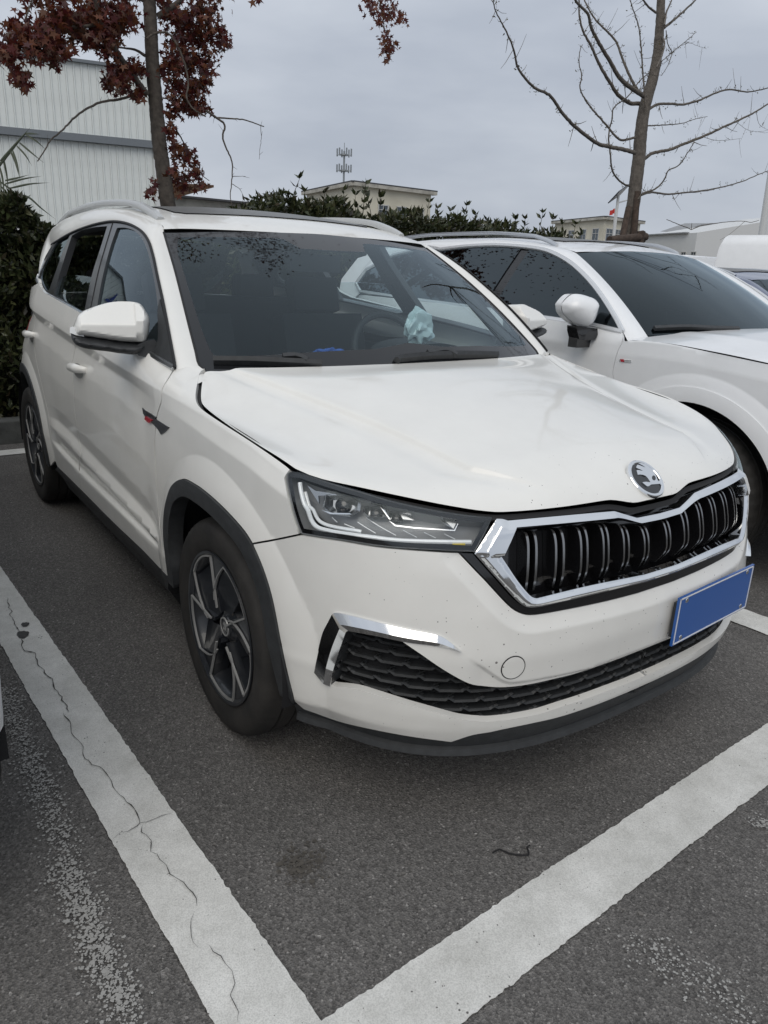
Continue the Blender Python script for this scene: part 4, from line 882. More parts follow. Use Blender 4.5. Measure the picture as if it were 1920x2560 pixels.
# projector modules: bezel, bowl, lens
def module(px, rw, rh, off):
    c = SB.inv([px])[0]; t = np.linspace(0, 2*math.pi, 8, endpoint=False)+math.pi/8; m = MB(); rings = []
    for (f, o) in ((1.0, 0), (.86, .004), (.80, -.004), (.62, -.022)):
        rings.append(SB.P(np.stack([c[0]+rw*f*np.sign(np.cos(t))*np.abs(np.cos(t))**.6, c[1]+rh*f*np.sign(np.sin(t))*np.abs(np.sin(t))**.6], 1), off+o))
    m.add(np.vstack(rings), [(i*8+j, i*8+(j+1) % 8, (i+1)*8+(j+1) % 8, (i+1)*8+j) for i in range(3) for j in range(8)]+[tuple(24+j for j in range(8))])
    lamp_part(m, 'projector_bezel', M['lampgrey'], 20)
    P0 = SB.P([c], off-.016)[0]; n = SB.normal(np.array([c[0]]), np.array([c[1]]))[0]; u = np.cross(n, (0, 0, 1.)); u /= np.linalg.norm(u); w = np.cross(u, n); L_ = MB(); rr = min(rw, rh)*.62; V = []; 
    for a in np.linspace(0, math.pi/2, 6): V += [P0+rr*math.cos(a)*(u*math.cos(b)+w*math.sin(b))+n*rr*.55*math.sin(a) for b in np.linspace(0, 2*math.pi, 20, endpoint=False)]
    L_.add(V, [(i*20+j, i*20+(j+1) % 20, (i+1)*20+(j+1) % 20, (i+1)*20+j) for i in range(5) for j in range(20)]); lamp_part(L_, 'projector_lens', M['gloss'], 60)
module(zA((585, 365))[0], .052, .030, -.024); module(zA((800, 400))[0], .034, .024, -.030); module(zA((930, 425))[0], .026, .020, -.034)
def plate_px(px, off, name, matl):
    q = SB.inv(px); m = MB(); n = len(q); m.add(np.vstack([SB.P(q, off), SB.P(q, off-.006)]), [tuple(range(n)), tuple(range(2*n-1, n-1, -1))]+[(i, (i+1) % n, n+(i+1) % n, n+i) for i in range(n)]); lamp_part(m, name, matl, 30)
plate_px(zA((375, 255), (420, 300), (560, 296), (565, 305), (440, 325), (445, 370)), -.020, 'reflector', M['lampgrey'])
plate_px(zA((465, 410), (530, 428), (640, 430), (650, 438), (520, 436)), -.016, 'reflector', M['chrome'])
plate_px(zA((950, 395), (1015, 390), (1035, 460), (965, 455)), -.030, 'reflector', M['lampgrey'])
plate_px(zA((1200, 430), (1305, 440), (1275, 520), (1210, 480)), -.022, 'reflector', M['lampgrey'])
plate_px(zA((880, 475), (920, 500), (1040, 514), (1275, 530), (1298, 485), (1300, 490), (1280, 537), (1040, 522), (915, 507)), -.014, 'bright_blade', M['chrome'])
plate_px(zA((775, 345), (840, 360), (890, 465), (880, 468), (830, 372)), -.018, 'bright_blade', M['chrome'])
for a, b in (((675, 478), (790, 550)), ((590, 490), (650, 532)), ((730, 452), (920, 565)), ((965, 528), (1052, 578)), ((1097, 542), (1172, 582)), ((1225, 553), (1295, 592)), ((495, 485), (530, 515))):
    q = resample(SB.inv(zA(a, b)), .01); lamp_part(MB().tube(SB.P(q, -.040), .0013, 5, up=SB.normal(q[:, 0], q[:, 1])), 'bright_line', M['drl'])
# ---- number plate, hung off-centre on the driver's half
pl_c = SB.P([[.25, .492]], .012)[0]*[-1, 1, 1]; pl_n = SB.normal(np.array([.25]), np.array([.492]))[0]*[-1, 1, 1]; pl_n[2] = 0; pl_n /= np.linalg.norm(pl_n); pl_u = np.cross((0, 0, 1.), pl_n); pl_u = pl_u if pl_u[0] > 0 else -pl_u
PR = np.stack([pl_u, -pl_n, (0, 0, 1.)], 1)
PLT = MB().box(pl_c, (.42, .006, .14), PR).build('number_plate', M['plate'], CAR)
m = MB()
for (cx_, cz_, w, h) in ((0, .0655, .41, .0035), (0, -.0655, .41, .0035), (-.2035, 0, .0035, .1345), (.2035, 0, .0035, .1345)): m.box(pl_c+pl_u*cx_+pl_n*.0036+np.array([0, 0, cz_]), (w, .0012, h), PR)
m.build('plate_border', M['whiteprint'], PLT)
for dx in (-.17, .17):
    for dz in (-.055, .055): MB().lathe([(.0, -.0046), (.006, -.0046), (.0075, -.003)], pl_c+pl_u*dx+np.array([0, 0, dz]), 'y', 12).build('plate_screw', M['satin'], PLT, 40)
MB().box(pl_c-pl_n*.010, (.40, .012, .10), PR).build('plate_bracket', M['plastic'], PLT)
# ---- greenhouse
zT = zoomed(20, 500, 7.541)
frame_out = z4((1220, 1160), (1215, 1120), (1180, 930), (1140, 720), (1100, 540), (1065, 380), (1035, 290), (990, 225), (930, 185), (870, 163), (790, 153), (710, 163), (640, 180), (570, 203), (500, 232), (440, 264)) + zT((840, 850), (760, 980), (640, 1190), (560, 1370), (540, 1440))
ws_edge_px = zS((545, 1840), (490, 1800), (450, 1650), (380, 1380), (300, 1060), (230, 790), (150, 520), (122, 420))
FO = SG.path(frame_out); WE = SW.path(ws_edge_px)
fo3 = SG.P(FO); we3 = SW.P(WE)
roof_edge = np.array([(-.605, y) for y in np.linspace(1.06, 2.75, 30)] + [(-.60, 2.95), (-.585, 3.12)])
in3 = np.vstack([we3, SR.P(roof_edge)])
# side strip: A-pillar and roof rail panel, a rounded loft between the windscreen / roof edge and the door-frame line
end = np.array([[-.785, 2.75, 1.22], [-.77, 2.98, 1.18]])
out3 = np.vstack([fo3, ])
Cin, Cout = curve(in3), curve(out3)
tt_in = np.linspace(0, 1, 90)
# match parameters: fraction at the windscreen corner / frame apex
def arcfrac(P, k):
    d = np.r_[0, np.cumsum(np.linalg.norm(np.diff(P, axis=0), axis=1))]; return d[k]/d[-1]
fk_in = arcfrac(in3, len(we3)-1); fk_out = arcfrac(out3, int(np.argmin(np.abs(out3[:, 1]-1.0)+(out3[:, 2] < 1.3))))
t1 = np.r_[np.linspace(0, fk_in, 40), np.linspace(fk_in, 1, 61)[1:]]; t2 = np.r_[np.linspace(0, fk_out, 40), np.linspace(fk_out, 1, 61)[1:]]
I3, O3 = Cin(t1), Cout(t2)
I3 = np.vstack([I3[0]+(I3[0]-I3[4])*1.0, I3]); O3 = np.vstack([O3[0]+(O3[0]-O3[4])*1.0, O3])
rows = []; K_ = 9
mid_dir = np.array([-.80, -.25, .45]); mid_dir /= np.linalg.norm(mid_dir)
for k in range(K_+1):
    f = k/K_; b = 4*f*(1-f); lw = np.linalg.norm(O3-I3, axis=1)
    rows.append(I3+(O3-I3)*f+mid_dir[None]*(b*np.minimum(.14*lw, .016))[:, None])
n = len(I3); m = MB().add(np.vstack(rows), [(k*n+i, k*n+i+1, (k+1)*n+i+1, (k+1)*n+i) for k in range(K_) for i in range(n-1)])
for q in (m, m.mirrored()): q.build('roof_side_panel', M['paint'], CAR, 60)
fb = SB.P(SB.inv([(432, 948), (468, 968), (512, 948)]), -.004); pf = MB().add(np.vstack([O3[1]-[0, 0, .002], (O3[1]+I3[1])/2+mid_dir*.014, I3[1]-[0, 0, .002], fb[2], fb[1], fb[0]]), [(0, 1, 4, 5), (1, 2, 3, 4)])
for q in (pf, pf.mirrored()): q.build('pillar_base', M['paint'], CAR, 60)
# C-pillar panel behind the frame, down to the body
cp = np.vstack([FO[-40:][::1], [[2.30, 1.16]], [[3.02, 1.12], [3.10, 1.30], [3.06, 1.44], [2.75, 1.455]]])
kk = int(np.argmin(np.abs(FO[:, 0]-2.30)+10*(FO[:, 1] < 1.3)))
cp = np.vstack([FO[kk:], [[2.45, 1.18], [2.95, 1.10], [3.08, 1.26], [3.04, 1.40], [2.85, 1.43], [2.5, 1.43]]])
patch('rear_pillar', SG, [cp], M['paint'], CAR, gap=0, res=.02, off=-.002, rim=.0, smooth=60)
# roof skin with the glass roof let in
y_f = SR.inv(zS((200, 410)))[0][1]
rf = np.array([(-.0, .944)] + [(x, .944+.082*(abs(x)/.617)**2.2) for x in np.linspace(-.05, -.617, 14)] + [tuple(q) for q in roof_edge] + [(0, 3.20)])
sun_loop = np.array([(0, 1.215), (-.30, 1.225), (-.44, 1.25), (-.475, 1.30), (-.47, 2.35), (-.44, 2.40), (0, 2.42)])
patch('roof', SR, [rf, np.vstack([sun_loop, [[.03, 2.42], [.03, 1.215]]])], M['paint'], CAR, gap=0, res=.02, rim=.0, side='joined', smooth=60)
patch('glass_roof', SR, [sun_loop], M['sunroof'], CAR, gap=.003, res=.02, off=.004, rim=.02, side='joined', smooth=60)
# windscreen: clear field and black printed border
ws_top = zS((122, 420), (500, 412), (1000, 412), (1659, 432)); 
wl = np.vstack([WE, SW.path(ws_top)[1:], [[0, SW.path(ws_top)[-1, 1]], [0, -.035]], [[-.4, -.03], [-.68, -.02]]])
clear = np.vstack([SW.path(zS((700, 1705), (640, 1690), (570, 1560), (480, 1320), (380, 1000), (300, 740), (265, 620), (270, 480))), SW.path(zS((285, 470), (500, 467), (1000, 472), (1300, 480))), [[-.20, .735], [-.16, .665], [0, .66]], [[0, .095]], SW.path(zH((1659, 240), (1200, 262), (700, 295)))])
patch('windscreen_border', SW, [wl, np.vstack([clear[:-1], clear[-1:]])], M['frit'], CAR, gap=0, res=.016, off=0, rim=.006, side='joined', smooth=50)
patch('windscreen', SW, [clear], M['windscreen'], CAR, gap=-.001, res=.03, off=0, rim=0, side='joined', smooth=60)
# black edge seal along the windscreen / pillar
strip(SW, WE, -.001, .008, .004, M['rubber'], 'windscreen_seal', CAR)
# door frames, glass
quarter = seg(SG, zT((930, 800), (1050, 720), (1190, 640)), zT((1190, 640), (1030, 1010), (930, 1300), (790, 1690)), zT((760, 1720), (720, 1690), (640, 1510), (625, 1430), (660, 1300), (760, 1100), (850, 920)))
rear_win = seg(SG, z4((500, 250), (560, 217), (650, 193), (745, 184)), z4((745, 184), (700, 330), (640, 520), (590, 760)), z4((560, 768), (378, 655)), z4((378, 648), (430, 470), (498, 256)))
front_win = seg(SG, z4((815, 196), (870, 195), (930, 215), (980, 262), (1020, 345), (1050, 460), (1078, 600), (1098, 760)), z4((1098, 760), (1102, 880), (1100, 985)), z4((1075, 1050), (880, 935), (672, 808)), z4((668, 785), (715, 530), (770, 320), (810, 205)))
belt_sg = SG.path(z4((1215, 1158), (1110, 1100), (900, 972), (560, 776), (310, 638)))
rear_e = SG.path(z4((310, 638), (275, 588), (262, 540)))
frame_loop = np.vstack([FO, rear_e[::-1][1:], belt_sg[::-1][1:]])
patch('door_frame', SG, [frame_loop, quarter, rear_win, front_win], M['trim'], CAR, gap=.0005, res=.012, off=.003, rim=.03, smooth=40)
patch('quarter_window', SG, [quarter], M['rearglass'], CAR, gap=0, res=.03, off=-.002, rim=0)
patch('front_window', SG, [front_win], M['sideglass'], CAR, gap=0, res=.03, off=-.004, rim=0)
rw_low = seg(SG, z4((412, 545), (430, 524), (500, 515), (570, 520), (650, 533)), z4((650, 533), (590, 760)), z4((560, 768), (378, 655)), z4((378, 648), (405, 560)))
a, b = patch('rear_window', SG, [rw_low], M['sideglass'], CAR, gap=0, res=.03, off=-.006, rim=.004)
strip(SG, SG.path(frame_out[:-4]), .004, .010, .006, M['rubber'], 'frame_seal', CAR)
bp = SG.path(z4((783, 165), (730, 340), (690, 480), (628, 770))); strip(SG, bp, .0015, .004, .004, M['rubber'], 'door_gap_seal', CAR)
chrome_run = np.vstack([SG.path(zT((560, 1390), (545, 1440), (560, 1500), (640, 1680), (700, 1770))), SG.path(z4((310, 643), (450, 722), (560, 782), (900, 978), (1110, 1106), (1212, 1162)))])
strip(SG, chrome_run, .002, .018, .010, M['satin'], 'belt_moulding', CAR)
strip(SG, SG.path(zT((860, 860), (760, 1030), (650, 1230), (575, 1390))), .002, .022, .006, M['satin'], 'belt_moulding', CAR)
# mirror foot panel in the front corner of the window
sail = seg(SG, z4((1098, 760), (1102, 880), (1100, 985), (1075, 1050)), z4((1075, 1050), (1110, 1098), (1205, 1150)), z4((1205, 1110), (1165, 900), (1115, 690)))
patch('mirror_foot_panel', SG, [sail], M['plastic'], CAR, gap=0, res=.02, off=.006, rim=.02)
# rear screen and tailgate top
m = MB(); rowsR = []
for k in range(7):
    f = k/6; rowsR.append([(x*(1+.02*f), 3.17+.16*f+.03*math.sin(f*3)-.10*(x/.6)**2*(1-.5*f), 1.478-.055*(x/.6)**2*(1-f)-.36*f) for x in np.linspace(-.55, .55, 15)])
m.add(np.vstack(rowsR), [(k*15+i, k*15+i+1, (k+1)*15+i+1, (k+1)*15+i) for k in range(6) for i in range(14)]); m.build('rear_screen', M['rearglass'], CAR, 60)
# ---- roof rails
rail_px = z4((600, 128), (640, 108), (720, 78), (800, 58), (880, 42), (950, 38), (1020, 48), (1080, 78), (1125, 108), (1150, 124))
rp3 = onplane(catmull(rail_px, 8), 0, -.575)
zroof = SR.f(np.full(len(rp3), -.575), rp3[:, 1])[:, 2]
rp3 = rp3[np.argsort(rp3[:, 1])]; zroof = SR.f(np.full(len(rp3), -.575), rp3[:, 1])[:, 2]
yy = np.linspace(1.165, 2.85, 60); lift = .026*np.clip(np.minimum((yy-1.165)/.22, (2.85-yy)/.3), 0, 1)**.7
rail = np.stack([np.full(60, -.578), yy, SR.f(np.full(60, -.578), yy)[:, 2]-.004+lift], 1)
for q in (MB().sweep(rail, [(-.016, -.012), (.016, -.012), (.018, .004), (.010, .014), (-.010, .014), (-.018, .004)], up=(0, 0, 1)),):
    for w in (q, q.mirrored()): w.build('roof_rail', M['railgrey'], CAR, 50, recalc=True)
# ---- door mirrors
def inflate(poly, plane_fn, H, sh=.5, res=.012, power=2.0, facet=None):
    v2, T = trimesh([np.asarray(poly)], res); B = resample(np.asarray(poly), res*.5, True)
    d = np.sqrt(((v2[:, None]-B[None])**2).sum(2).min(1)); u = np.clip(d/(sh), 0, 1); h = H*(1-(1-u)**power)**(1/power)
    if facet is not None: h = np.minimum(h, facet(v2))
    return v2, T, plane_fn(v2, h)
MP0 = np.array([-.94, .655, 1.09]); mn = np.array([-.28, -.96, .03]); mn /= np.linalg.norm(mn); mu = np.cross(mn, (0, 0, 1.)); mu /= np.linalg.norm(mu); mw = np.cross(mu, mn)
if mw[2] < 0: mu, mw = -mu, -mw
def mirror_plane(px):
    d = rays(px); t = ((MP0-CAM) @ mn)/(d @ mn); P = CAM+t[:, None]*d-MP0; return np.stack([P @ mu, P @ mw], 1)
def mirror_map(q, h): return MP0+q[:, :1]*mu+q[:, 1:]*mw+mn*np.reshape(h, (-1, 1))
cap_px = zM((150, 470), (180, 390), (225, 300), (330, 230), (500, 165), (700, 108), (900, 86), (1080, 92), (1180, 110), (1240, 145), (1310, 250), (1358, 340), (1366, 420), (1362, 520), (1340, 640), (1310, 715), (1270, 742), (1150, 745), (900, 728), (600, 685), (340, 645), (200, 615))
low_px = zM((112, 590), (200, 612), (340, 640), (600, 680), (900, 725), (1150, 742), (1290, 742), (1330, 700), (1330, 770), (1180, 920), (900, 915), (700, 885), (480, 860), (280, 820), (170, 760), (120, 670))
def solid_px(px, H, sh, back, power=2.0, res=.0065, facet=None):
    q = mirror_plane(catmull(np.vstack([px, px[:1]]), 3)[:-1]); v2, T, P = inflate(q, mirror_map, H, sh, res, power, facet); m = MB()
    Tn = T; a, b, c = P[T[:, 0]], P[T[:, 1]], P[T[:, 2]]; fl = (np.cross(b-a, c-a) @ mn) < 0; Tn = np.where(fl[:, None], T[:, ::-1], T); m.add(P, Tn)
    r = resample(q, res, True); n = len(r); m.add(np.vstack([mirror_map(r, 0*r[:, 0]), mirror_map(r*.96+r.mean(0)*.04, 0*r[:, 0]-back), [mirror_map(r.mean(0)[None], -back)[0]]]), [(i, (i+1) % n, n+(i+1) % n, n+i) for i in range(n)]+[(n+i, n+(i+1) % n, 2*n) for i in range(n)])
    return m
_rg = mirror_plane(zM((300, 372), (700, 412), (1150, 445))); _rl = mirror_plane(zM((300, 552), (700, 600), (1150, 655)))
def cap_facet(q):
    r = np.interp(q[:, 0], _rg[:, 0], _rg[:, 1]); r2 = np.interp(q[:, 0], _rl[:, 0], _rl[:, 1]); return np.minimum(.066-np.maximum(q[:, 1]-r, 0)*.95+np.minimum(q[:, 1]-r, 0)*.05, .066-np.maximum(r2-q[:, 1], 0)*.9)
cap = solid_px(cap_px, .085, .060, .05, facet=cap_facet, res=.005); low = solid_px(low_px, .070, .025, .05)
# soften a horizontal crease in the cap
for q, s in ((cap, 1), (cap.mirrored(), -1)):
    mo = q.build('door_mirror', M['paint'], CAR, 35, merge=.0005, recalc=True)
    lo = low if s == 1 else low.mirrored(); lo.build('mirror_base', M['plastic'], mo, 88, merge=.0005, recalc=True)
    arm_px = zM((1290, 700), (1440, 690), (1560, 800), (1640, 960), (1480, 1000), (1180, 930), (1100, 800))
    aq = mirror_plane(arm_px); am = MB(); c1 = mirror_map(aq, .045+0*aq[:, 0]); c2 = mirror_map(aq, -.05+0*aq[:, 0]); na = len(aq)
    am.add(np.vstack([c1, c2]), [tuple(range(na)), tuple(range(2*na-1, na-1, -1))]+[(i, (i+1) % na, na+(i+1) % na, na+i) for i in range(na)])
    if s < 0: am = am.mirrored()
    am.build('mirror_arm', M['plastic'], mo, 30, recalc=True)
    ind = mirror_plane(zM((105, 490), (150, 480), (240, 530), (300, 580), (330, 640), (200, 615), (100, 575))); im = MB(); ni = len(ind)
    im.add(np.vstack([mirror_map(ind, .030+0*ind[:, 0]), mirror_map(ind, -.04+0*ind[:, 0])]), [tuple(range(ni)), tuple(range(2*ni-1, ni-1, -1))]+[(i, (i+1) % ni, ni+(i+1) % ni, ni+i) for i in range(ni)])
    if s < 0: im = im.mirrored()
    im.build('mirror_indicator', M['drl'], mo, 30, recalc=True)
    cq = mirror_plane(cap_px); cq = cq.mean(0)+(cq-cq.mean(0))*.86; gm = MB().add(mirror_map(cq, -.054+0*cq[:, 0]), [tuple(range(len(cq)))])
    if s < 0: gm = gm.mirrored()
    gm.build('mirror_glass', M['mirror'], mo)
# ---- door handles
def handle(c, name):
    y0, v0 = c; L_ = .205; m = MB(); ys = np.linspace(-.5, .5, 21)
    ab = np.array([(YS+y0+L_*t, v0-.012*t) for t in ys]); lift = .034*(1-(2*np.abs(ys))**4)+.004; P = SB.P(ab, lift); nn = SB.normal(ab[:, 0], ab[:, 1]); hgt = .017*(1-.45*(2*np.abs(ys))**3)
    prof = np.array([(-1, -.6), (-.6, .1), (0, .35), (.6, .1), (1, -.6), (.5, -.9), (-.5, -.9)])
    V = []; up = np.array([0, 0, 1.])
    for i in range(21): V += [P[i]+up*hgt[i]*a*1.15+nn[i]*.016*b for a, b in prof]
    k = 7; m.add(V, [(i*k+j, i*k+(j+1) % k, (i+1)*k+(j+1) % k, (i+1)*k+j) for i in range(20) for j in range(k)]+[tuple(range(k)), tuple(range(20*k+k-1, 20*k-1, -1))])
    cup = [(YS+y0+.078*math.cos(t)+.02, v0-.012+.030*math.sin(t)) for t in np.linspace(0, 2*math.pi, 30, endpoint=False)]
    cu = patch('x', SB, [np.array(cup)], M['plastic'], None, gap=0, res=.012, off=.0012, rim=0, side='mb', bulge=lambda q: -.0*q[:, 0])
    for s in (1, -1):
        h = (m if s == 1 else m.mirrored()).build('door_handle', M['paint'], CAR, 60, recalc=True)
        (cu if s == 1 else cu.mirrored()).build('handle_recess_shade', M['handle_shade'], h)
M['handle_shade'] = mat('handle_recess_shade', (.30, .30, .29), .4, coat=.6)  # flat grey oval; the hand hollow's shade is put into its colour
hc = SB.inv(z4((550, 1165)))[0]; handle((hc[0]-YS, hc[1]), 'f'); hc2 = SB.inv(z4((220, 928)))[0]; handle((hc2[0]-YS, hc2[1]), 'r')
# ---- wing badge
zQ = zoomed(350, 1010, 20.74)
for lp, mt, of in ((zQ((155, 190), (300, 330), (600, 500), (880, 690), (790, 830), (640, 930), (330, 700), (200, 480)), 'wheel_dark', .003), (zQ((840, 770), (1200, 1000), (1540, 1215), (1350, 1420), (1120, 1580), (960, 1290), (640, 960), (790, 830)), 'wheel_dark', .003), (zQ((380, 625), (520, 720), (700, 830), (580, 1000), (450, 900), (335, 780)), 'red', .007)):
    q = SB.inv(lp); nm = 'fender_badge'
    patch(nm, SB, [q], M[mt], CAR, gap=0, res=.01, off=of, rim=.006, smooth=30)
# ---- wheels
def wheel(center, mirror, name='wheel'):
    m = MB()
    tyre = [(.222, .092), (.232, .098), (.262, .108), (.290, .110), (.308, .105), (.317, .098), (.3235, .086), (.3270, .070)]
    k = 144; a = np.arange(k)*2*math.pi/k
    prof = [(r, -h) for r, h in tyre]+[(.328, -.052), (.320, -.050), (.320, -.043), (.328, -.041), (.329, -.004), (.320, -.003), (.320, .003), (.329, .004), (.328, .041), (.320, .043), (.320, .050), (.328, .052)]+[(r, h) for r, h in tyre[::-1]]+[(.222, .092)]
    pr = np.array(prof); rr = np.repeat(pr[:, 0][:, None], k, 1).copy(); hh = np.repeat(pr[:, 1][:, None], k, 1)
    notch = (np.arange(k) % 2 == 0)
    for i in range(len(pr)):
        if .3165 < pr[i, 0] < .3275 and abs(pr[i, 1]) > .06: rr[i] -= np.where(notch, .0055, 0)
    V = np.stack([hh, -rr*np.cos(a), rr*np.sin(a)], -1).reshape(-1, 3)
    m.add(V, [(i*k+j, i*k+(j+1) % k, (i+1)*k+(j+1) % k, (i+1)*k+j) for i in range(len(pr)-1) for j in range(k)])
    W_ = empty(name, center); W_.parent = CAR
    if mirror: W_.scale = (-1, 1, 1)
    def part(mb, nm, mt, sm=35, rc=True): return mb.build(nm, M[mt], W_, sm, recalc=rc)
    part(m, 'tyre', 'tyre', 50)
    # rim barrel and flange (outer face towards -x)
    m = MB().lathe([(.229, -.098), (.232, -.100), (.231, -.104), (.224, -.103), (.217, -.095), (.207, -.082), (.198, -.05), (.196, .08)], axis='x', k=96); part(m, 'rim', 'wheel_dark', 40)
    m = MB().lathe([(.03, -.02), (.145, -.02), (.145, -.005), (.03, -.005)], axis='x', k=48); part(m, 'brake_disc', 'disc')
    def pt(r, deg, h): t = math.radians(deg); return (h, -r*math.cos(t), r*math.sin(t))
    def poly(pts, h0, h1, mt, nm):
        mm = MB(); n = len(pts); P = [pt(r, d, h0(r) if callable(h0) else h0) for r, d in pts]; Q = [pt(r, d, h1(r) if callable(h1) else h1) for r, d in pts]
        mm.add(np.vstack([P, Q]), [tuple(range(n)), tuple(range(2*n-1, n-1, -1))]+[(i, (i+1) % n, n+(i+1) % n, n+i) for i in range(n)]); return mm
    face = lambda r: -.090-.004*(1-r/.215)+.0  # face plane
    faceh = lambda r: -.088+.020*(1-r/.2)*0
    for kk_ in range(5):
        a0 = 72*kk_
        # wide triangular spoke face between pockets: from swirl edge (77) to the next radial edge (103)
        sw = [(.217, 77), (.19, 83), (.160, 91), (.130, 99), (.105, 106), (.085, 110)]
        rd = [(.060, 112), (.085, 110)] + [(.105, 108), (.150, 105), (.19, 104), (.217, 103)]
        sp = sw+[(.105, 108.5), (.150, 105.5), (.19, 104), (.217, 103)]+[(.217, d) for d in (98, 92, 86, 81)]
        sm_ = poly([(r, d+a0) for r, d in sp], -.092, -.070, 'wheel_dark', 'spoke'); so = part(sm_, 'spoke', 'wheel_dark', 25)
        # recessed blade: from hub to rim, leaving a window by the radial edge
        bl = [(.050, 60), (.085, 58), (.130, 55), (.175, 52), (.205, 50), (.205, 78), (.175, 86), (.140, 95), (.105, 106), (.060, 112)]
        hb_ = lambda r: -.080+.030*max(0, (r-.05)/.16)
        bm_ = MB(); nb = len(bl); depth = [ -.060 if i < 5 else -.088 for i in range(nb)]
        P = [pt(r, d+a0, (-.050 if r > .15 else -.066) if i < 5 else -.089) for i, (r, d) in enumerate(bl)]; Q = [pt(r, d+a0, -.030) for r, d in bl]
        fl = [(i, i+1, nb-2-i, nb-1-i) for i in range(4)]
        bm_.add(np.vstack([P, Q]), fl+[(nb+a_, nb+b_, nb+c_, nb+d_) for a_, b_, c_, d_ in fl]+[(i, (i+1) % nb, nb+(i+1) % nb, nb+i) for i in range(nb)]); part(bm_, 'spoke_blade', 'wheel_dark', 30)
        # thin second arm along the radial edge
        ar = [(.050, 28), (.10, 31.5), (.16, 33), (.216, 33.5), (.216, 31), (.16, 30), (.10, 27), (.050, 20)]
        part(poly([(r, d+a0) for r, d in ar], -.091, -.045, 'wheel_dark', 'arm'), 'spoke_arm', 'wheel_dark', 25)
        # machined outlines
        def line(pts, w, taper=1.0):
            mm = MB(); pp = np.array([pt(r, d+a0, -.0945) for r, d in pts]); pp = catmull(pp, .008)
            return mm.sweep(pp, [(-w/2, 0), (w/2, 0), (w/2, .006), (-w/2, .006)], up=(-1, 0, 0))
        mm = line([(.217, 77), (.19, 83), (.160, 91), (.130, 99), (.105, 106), (.085, 110)], .0036)
        l2 = line([(.217, 77), (.2185, 65), (.2185, 50), (.217, 40), (.217, 31)], .0058); l3 = line([(.217, 31), (.16, 31), (.105, 31), (.062, 30)], .0050)
        for l in (l2, l3): mm.add(np.vstack(l.v), l.f)
        mm.build('machined_edge', M['wheel_cut'], so, 30, recalc=True)
    m = MB().lathe([(.0, -.080), (.030, -.080), (.034, -.078), (.036, -.074), (.062, -.060), (.070, -.03)], axis='x', k=48); part(m, 'hub', 'wheel_dark', 35)
    m = MB().lathe([(.025, -.0805), (.025, -.0830), (.029, -.0830), (.030, -.0790)], axis='x', k=40); hc_ = part(m, 'hub_ring', 'wheel_cut', 35)
    q = disc_pt(wing); q = q/np.abs(q).max()*.019
    v2, T = trimesh([q], .004); mm = MB().add(np.stack([np.full(len(v2), -.0822), -v2[:, 0], v2[:, 1]], 1), T); mm.build('hub_logo', M['wheel_cut'], hc_)
    for j in range(5):
        c = pt(.052, 72*j+66, -.055); m = MB().lathe([(.0, -.012), (.008, -.012), (.009, .0)], c, 'x', 10); part(m, 'wheel_bolt', 'disc')
    return W_
for y in (0, 2.61):
    wheel((-.772, y, .327), False); wheel((.772, y, .327), True)
# ---- wipers
wp = SW.path(zH((310, 350), (600, 352), (880, 350), (1000, 340)))
def wiper(px_blade, px_arm):
    ab = resample(SW.path(px_blade), .02); P = SW.P(ab, .014); nn = SW.normal(ab[:, 0], ab[:, 1]); o = MB().sweep(P, [(-.012, -.012), (.012, -.012), (.010, .006), (-.002, .014), (-.010, .006)], up=nn).build('wiper', M['plastic'], CAR, 40, recalc=True)
    ab = resample(SW.path(px_arm), .02); P = SW.P(ab, .022); nn = SW.normal(ab[:, 0], ab[:, 1]); MB().sweep(P, [(-.008, -.01), (.008, -.01), (.008, .006), (-.008, .006)], up=nn).build('wiper_arm', M['plastic'], o, 40, recalc=True)
wiper(zH((312, 352), (600, 356), (850, 366), (1200, 382)), zH((880, 340), (1000, 335), (1080, 372)))
SWr = mksurf(ws_fn, (-.05, .72), (-.06, .86), 120, 110, (0, -1, 1))
def wiper_r(px_blade, px_arm):
    ab = resample(SWr.path(px_blade), .02); P = SWr.P(ab, .014); nn = SWr.normal(ab[:, 0], ab[:, 1]); o = MB().sweep(P, [(-.012, -.012), (.012, -.012), (.010, .006), (-.002, .014), (-.010, .006)], up=nn).build('wiper', M['plastic'], CAR, 40, recalc=True)
    ab = resample(SWr.path(px_arm), .02); P = SWr.P(ab, .022); nn = SWr.normal(ab[:, 0], ab[:, 1]); MB().sweep(P, [(-.008, -.01), (.008, -.01), (.008, .006), (-.008, .006)], up=nn).build('wiper_arm', M['plastic'], o, 40, recalc=True)
wiper_r(zI((850, 682), (1100, 655), (1250, 650), (1390, 652)), zI((1100, 650), (1180, 640), (1220, 660)))
# cowl under the wipers
m = MB(); cw_ = [SW.P(np.stack([np.linspace(-.58, 0, 30), np.full(30, b)], 1), o) for b, o in ((.03, -.006), (-.06, -.03))]
m.add(np.vstack(cw_), [(i, i+1, 31+i, 30+i) for i in range(29)]); m.both().build('cowl', M['rubber'], CAR, 60)
